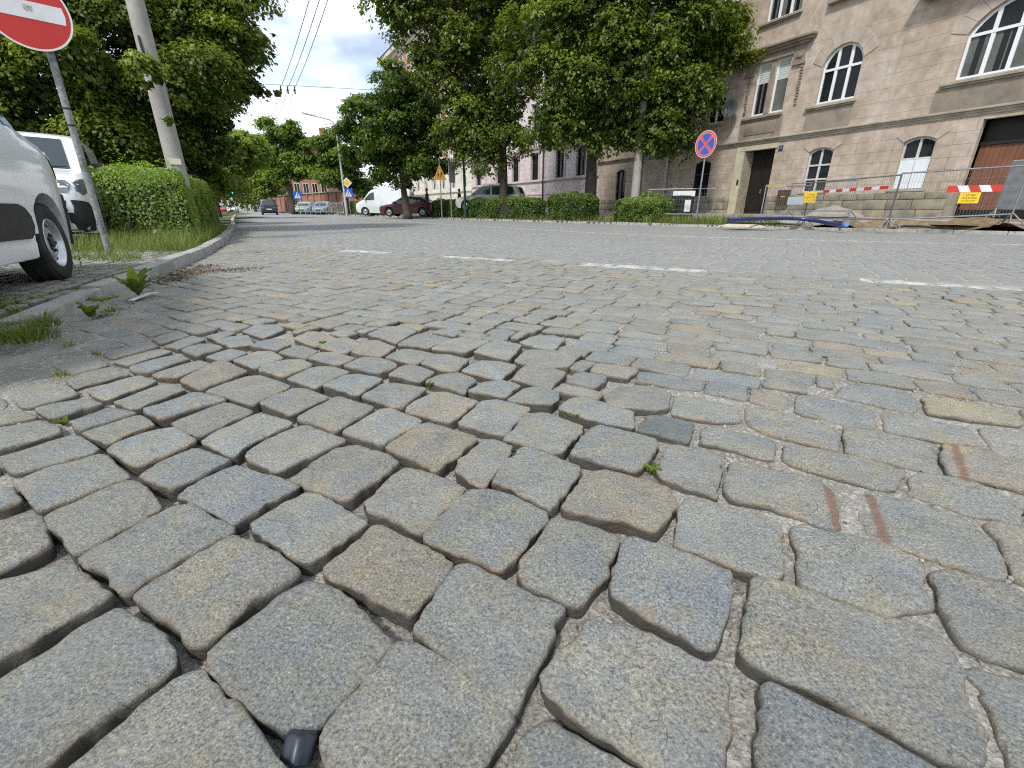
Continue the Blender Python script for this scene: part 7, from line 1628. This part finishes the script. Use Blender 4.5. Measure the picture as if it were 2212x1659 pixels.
# dry leaves and dirt swept against the kerb; grate-like dark patch
MAT['dry'] = M_leaf('dry_leaf', (.06, .038, .02), (.20, .135, .075), .1)
def litter(n, pts, spread, seed, size=.022):
    rg = np.random.default_rng(seed); pts = np.array(pts); i = rg.integers(0, len(pts) - 1, n); f = rg.random(n)[:, None]; P = pts[i] * (1 - f) + pts[i + 1] * f + rg.normal(size=(n, 2)) * np.array(spread)
    C = np.column_stack([P, .004 + rg.random(n) * .014]); Nn = np.array([0, 0, 1]) + rg.normal(size=(n, 3)) * .45; Nn /= np.linalg.norm(Nn, axis=1)[:, None]; U = rg.normal(size=(n, 3)); U -= Nn * (U * Nn).sum(1)[:, None]; U /= np.linalg.norm(U, axis=1)[:, None]; L = size * rg.uniform(.5, 1.4, n)
    return C, U, Nn, L, L * .6, rg.random(n)
PJ = scatter(2600, -1.3, 2.2, .38, 2.4, lambda p: p[:, 1] > .3, 31); PJ = np.array([q for q in PJ if not any(T[:, 0].min() < q[0] < T[:, 0].max() and T[:, 1].min() < q[1] < T[:, 1].max() and inpoly(q[None], T)[0] for T in traced)])
def crumbs(P, seed):
    rg = np.random.default_rng(seed); n = len(P); C = np.column_stack([P, bed_h(P) + .003 + rg.random(n) * .004]); Nn = np.array([0, 0, 1]) + rg.normal(size=(n, 3)) * .5; Nn /= np.linalg.norm(Nn, axis=1)[:, None]; U = rg.normal(size=(n, 3)); U -= Nn * (U * Nn).sum(1)[:, None]; U /= np.linalg.norm(U, axis=1)[:, None]; L = rg.uniform(.004, .016, n); return C, U, Nn, L, L * rg.uniform(.12, .5, n), rg.random(n) * .8
sets = [crumbs(PJ, 8), litter(1100, [G(352, 612), G(400, 592), G(450, 574)], (.10, .08), 1), litter(420, [G(430, 590), G(480, 586), G(535, 581)], (.12, .09), 2), litter(160, [G(195, 692), G(240, 680), G(330, 630)], (.03, .03), 3, .016), litter(260, [G(465, 540), G(500, 520), G(515, 508)], (.15, .2), 4, .03)]
tag(leaves_mesh('dry_leaf_litter', *[np.concatenate([s[k] for s in sets]) for k in range(6)], 'dry', None, None), kind='stuff')
# small stones and crumbs in the sanded joints
rg = np.random.default_rng(12); cr = Stones()
Pc = np.concatenate([scatter(900, -.2, 3.0, .4, 3.4, lambda p: sines(p, 7, 2) > 0, 5), scatter(260, -2.6, -1.2, 1.2, 2.6, lambda p: p[:, 0] < 9, 6)])
MBc = MB(); rr = random.Random(4)
for q in Pc:
    if any(inpoly(q[None], T)[0] for T in traced if abs(T[:, 0].mean() - q[0]) < .3 and abs(T[:, 1].mean() - q[1]) < .3): continue
    s = rr.uniform(.002, .006); h = float(bed_h(q[None])[0]); MBc.box((q[0], q[1], h + s * .6), (s, s * rr.uniform(.6, 1), s * .7), rr.random() * 3, bevel=s * .4)
tag(MBc.build('joint_gravel', M_('gravel_grey', (.34, .32, .28), .9, .4, 200), smooth=60), kind='stuff')
# broken white strip and black cap lying on the street
a, c = G(283, 653), G(342, 640); a = Vector((a[0], a[1], .012)); c = Vector((c[0], c[1], .03))
t = thing('white_strip', 'curved broken white plastic strip lying below the dandelion plant', 'litter', a); mb = MB(); P = [a, a.lerp(c, .3) + Z * .008, a.lerp(c, .7) + Z * .012, c]
for i in range(3): mb.bar(P[i], P[i + 1], .038, .006)
mb.build('strip', MAT['white_sign'], t)
p = Vector((*G(648, 1610, -.012), -.012)); t = thing('plastic_plug', 'ribbed black plastic plug wedged between the nearest setts', 'litter', p)
ax = Vector((.10, .8, .75)).normalized(); sx_ = ax.cross(Z).normalized(); up = sx_.cross(ax); mb = MB(); nk = 36; vs = []; fs = []
for j, (rad, l) in enumerate(((.0165, -.016), (.0195, -.016), (.0195, .012), (.018, .015), (.001, .015))):
    for k in range(nk):
        a = 2 * math.pi * k / nk; q = rad * (1.09 if (k // 3) % 2 == 0 and j in (1, 2) else 1); vs.append(p + ax * l + (sx_ * math.cos(a) + up * math.sin(a)) * q)
for j in range(4):
    for k in range(nk): fs.append((j * nk + k, j * nk + (k + 1) % nk, (j + 1) * nk + (k + 1) % nk, (j + 1) * nk + k))
for k in range(nk): pass
mb.add(vs, fs); vs2 = [p + ax * -.006 + (sx_ * math.cos(2 * math.pi * k / nk) + up * math.sin(2 * math.pi * k / nk)) * .016 for k in range(nk)]; b0 = len(mb.v); mb.add(vs2, [tuple(range(nk))])
mb.build('shell', M_('plug_blue_black', (.018, .024, .036), .4, .2, 80), t, smooth=50)
mb = MB(); vs = [p + ax * -.016 + (sx_ * math.cos(2 * math.pi * k / nk) + up * math.sin(2 * math.pi * k / nk)) * .016 for k in range(nk)]
mb.add(vs + vs2, [(k, (k + 1) % nk, nk + (k + 1) % nk, nk + k) for k in range(nk)]); mb.build('inner_wall', MAT['black_plastic'], t)
# ------------------------------------------------------------------ sky, sun, camera
w = bpy.data.worlds.new('World'); SC.world = w; w.use_nodes = True; nt = w.node_tree
bg = nt.nodes['Background']; out = nt.nodes['World Output']
SUN_EL, SUN_AZ = math.radians(52), math.radians(-28)      # azimuth: the sun stands behind the camera, to the left
sky = nt.nodes.new('ShaderNodeTexSky'); sky.sky_type = 'NISHITA'; sky.sun_disc = False; sky.sun_elevation = SUN_EL; sky.sun_rotation = math.radians(180 + 28); sky.dust_density = 1.5
tc = nt.nodes.new('ShaderNodeTexCoord'); sx = nt.nodes.new('ShaderNodeSeparateXYZ'); nt.links.new(tc.outputs['Generated'], sx.inputs[0])
zz = math_(nt, 'MAXIMUM', sx.outputs[2], 0.04); zz = math_(nt, 'ADD', zz, 0.18)
cb = nt.nodes.new('ShaderNodeCombineXYZ'); nt.links.new(math_(nt, 'DIVIDE', sx.outputs[0], zz), cb.inputs[0]); nt.links.new(math_(nt, 'DIVIDE', sx.outputs[1], zz), cb.inputs[1]); cb.inputs[2].default_value = 3.7
c1 = noise(nt, cb.outputs[0], 1.15, 7, .52); c2 = noise(nt, cb.outputs[0], 2.1, 6, .5)
cover = ramp(nt, c1.outputs['Fac'], [(.34, (0, 0, 0)), (.50, (1, 1, 1))])
shade = ramp(nt, c2.outputs['Fac'], [(.36, (4.3, 5.1, 6.5)), (.47, (6.9, 7.8, 9.0)), (.60, (10.6, 11.1, 11.6))])
blue = mixc(nt, 1.0, sky.outputs[0], (1.4, 1.35, 1.3), 'MULTIPLY')
hz = ramp(nt, sx.outputs[2], [(.0, (.75,) * 3), (.25, (.0,) * 3)])
col = mixc(nt, math_(nt, 'MULTIPLY_ADD', cover.outputs[0], .75, .25), blue, shade.outputs[0])
col = mixc(nt, math_(nt, 'MULTIPLY', hz.outputs[0], .6), col, (7.6, 8.6, 9.6))
nt.links.new(col, bg.inputs['Color']); bg.inputs['Strength'].default_value = 0.10
sd = bpy.data.lights.new('sun', 'SUN'); sd.energy = 2.4; sd.angle = math.radians(8); sd.color = (1, .965, .91)
so = bpy.data.objects.new('sun', sd); COL.objects.link(so)
sv = Vector((math.cos(SUN_EL) * math.sin(SUN_AZ), -math.cos(SUN_EL) * math.cos(SUN_AZ), math.sin(SUN_EL))); so.rotation_euler = sv.to_track_quat('Z', 'Y').to_euler(); so.location = (20, -30, 60)
cd = bpy.data.cameras.new('camera'); co = bpy.data.objects.new('camera', cd); COL.objects.link(co); SC.camera = co
cd.sensor_width = 36; cd.sensor_fit = 'HORIZONTAL'; cd.lens = 36 * FPX / 2212; cd.clip_start = .03; cd.clip_end = 4000
co.location = (0, 0, CAMH); co.rotation_euler = (math.radians(90) - PITCH, 0, 0)
SC.view_settings.view_transform = 'Standard'; SC.view_settings.look = 'None'; SC.view_settings.exposure = 0.58; SC.view_settings.gamma = 1.0
SC.render.film_transparent = False
SC.cycles.use_denoising = False; SC.cycles.filter_width = 1.15; SC.cycles.sample_clamp_indirect = 6.0; SC.cycles.caustics_reflective = False; SC.cycles.caustics_refractive = False
SC.cycles.max_bounces = 8; SC.cycles.transparent_max_bounces = 8
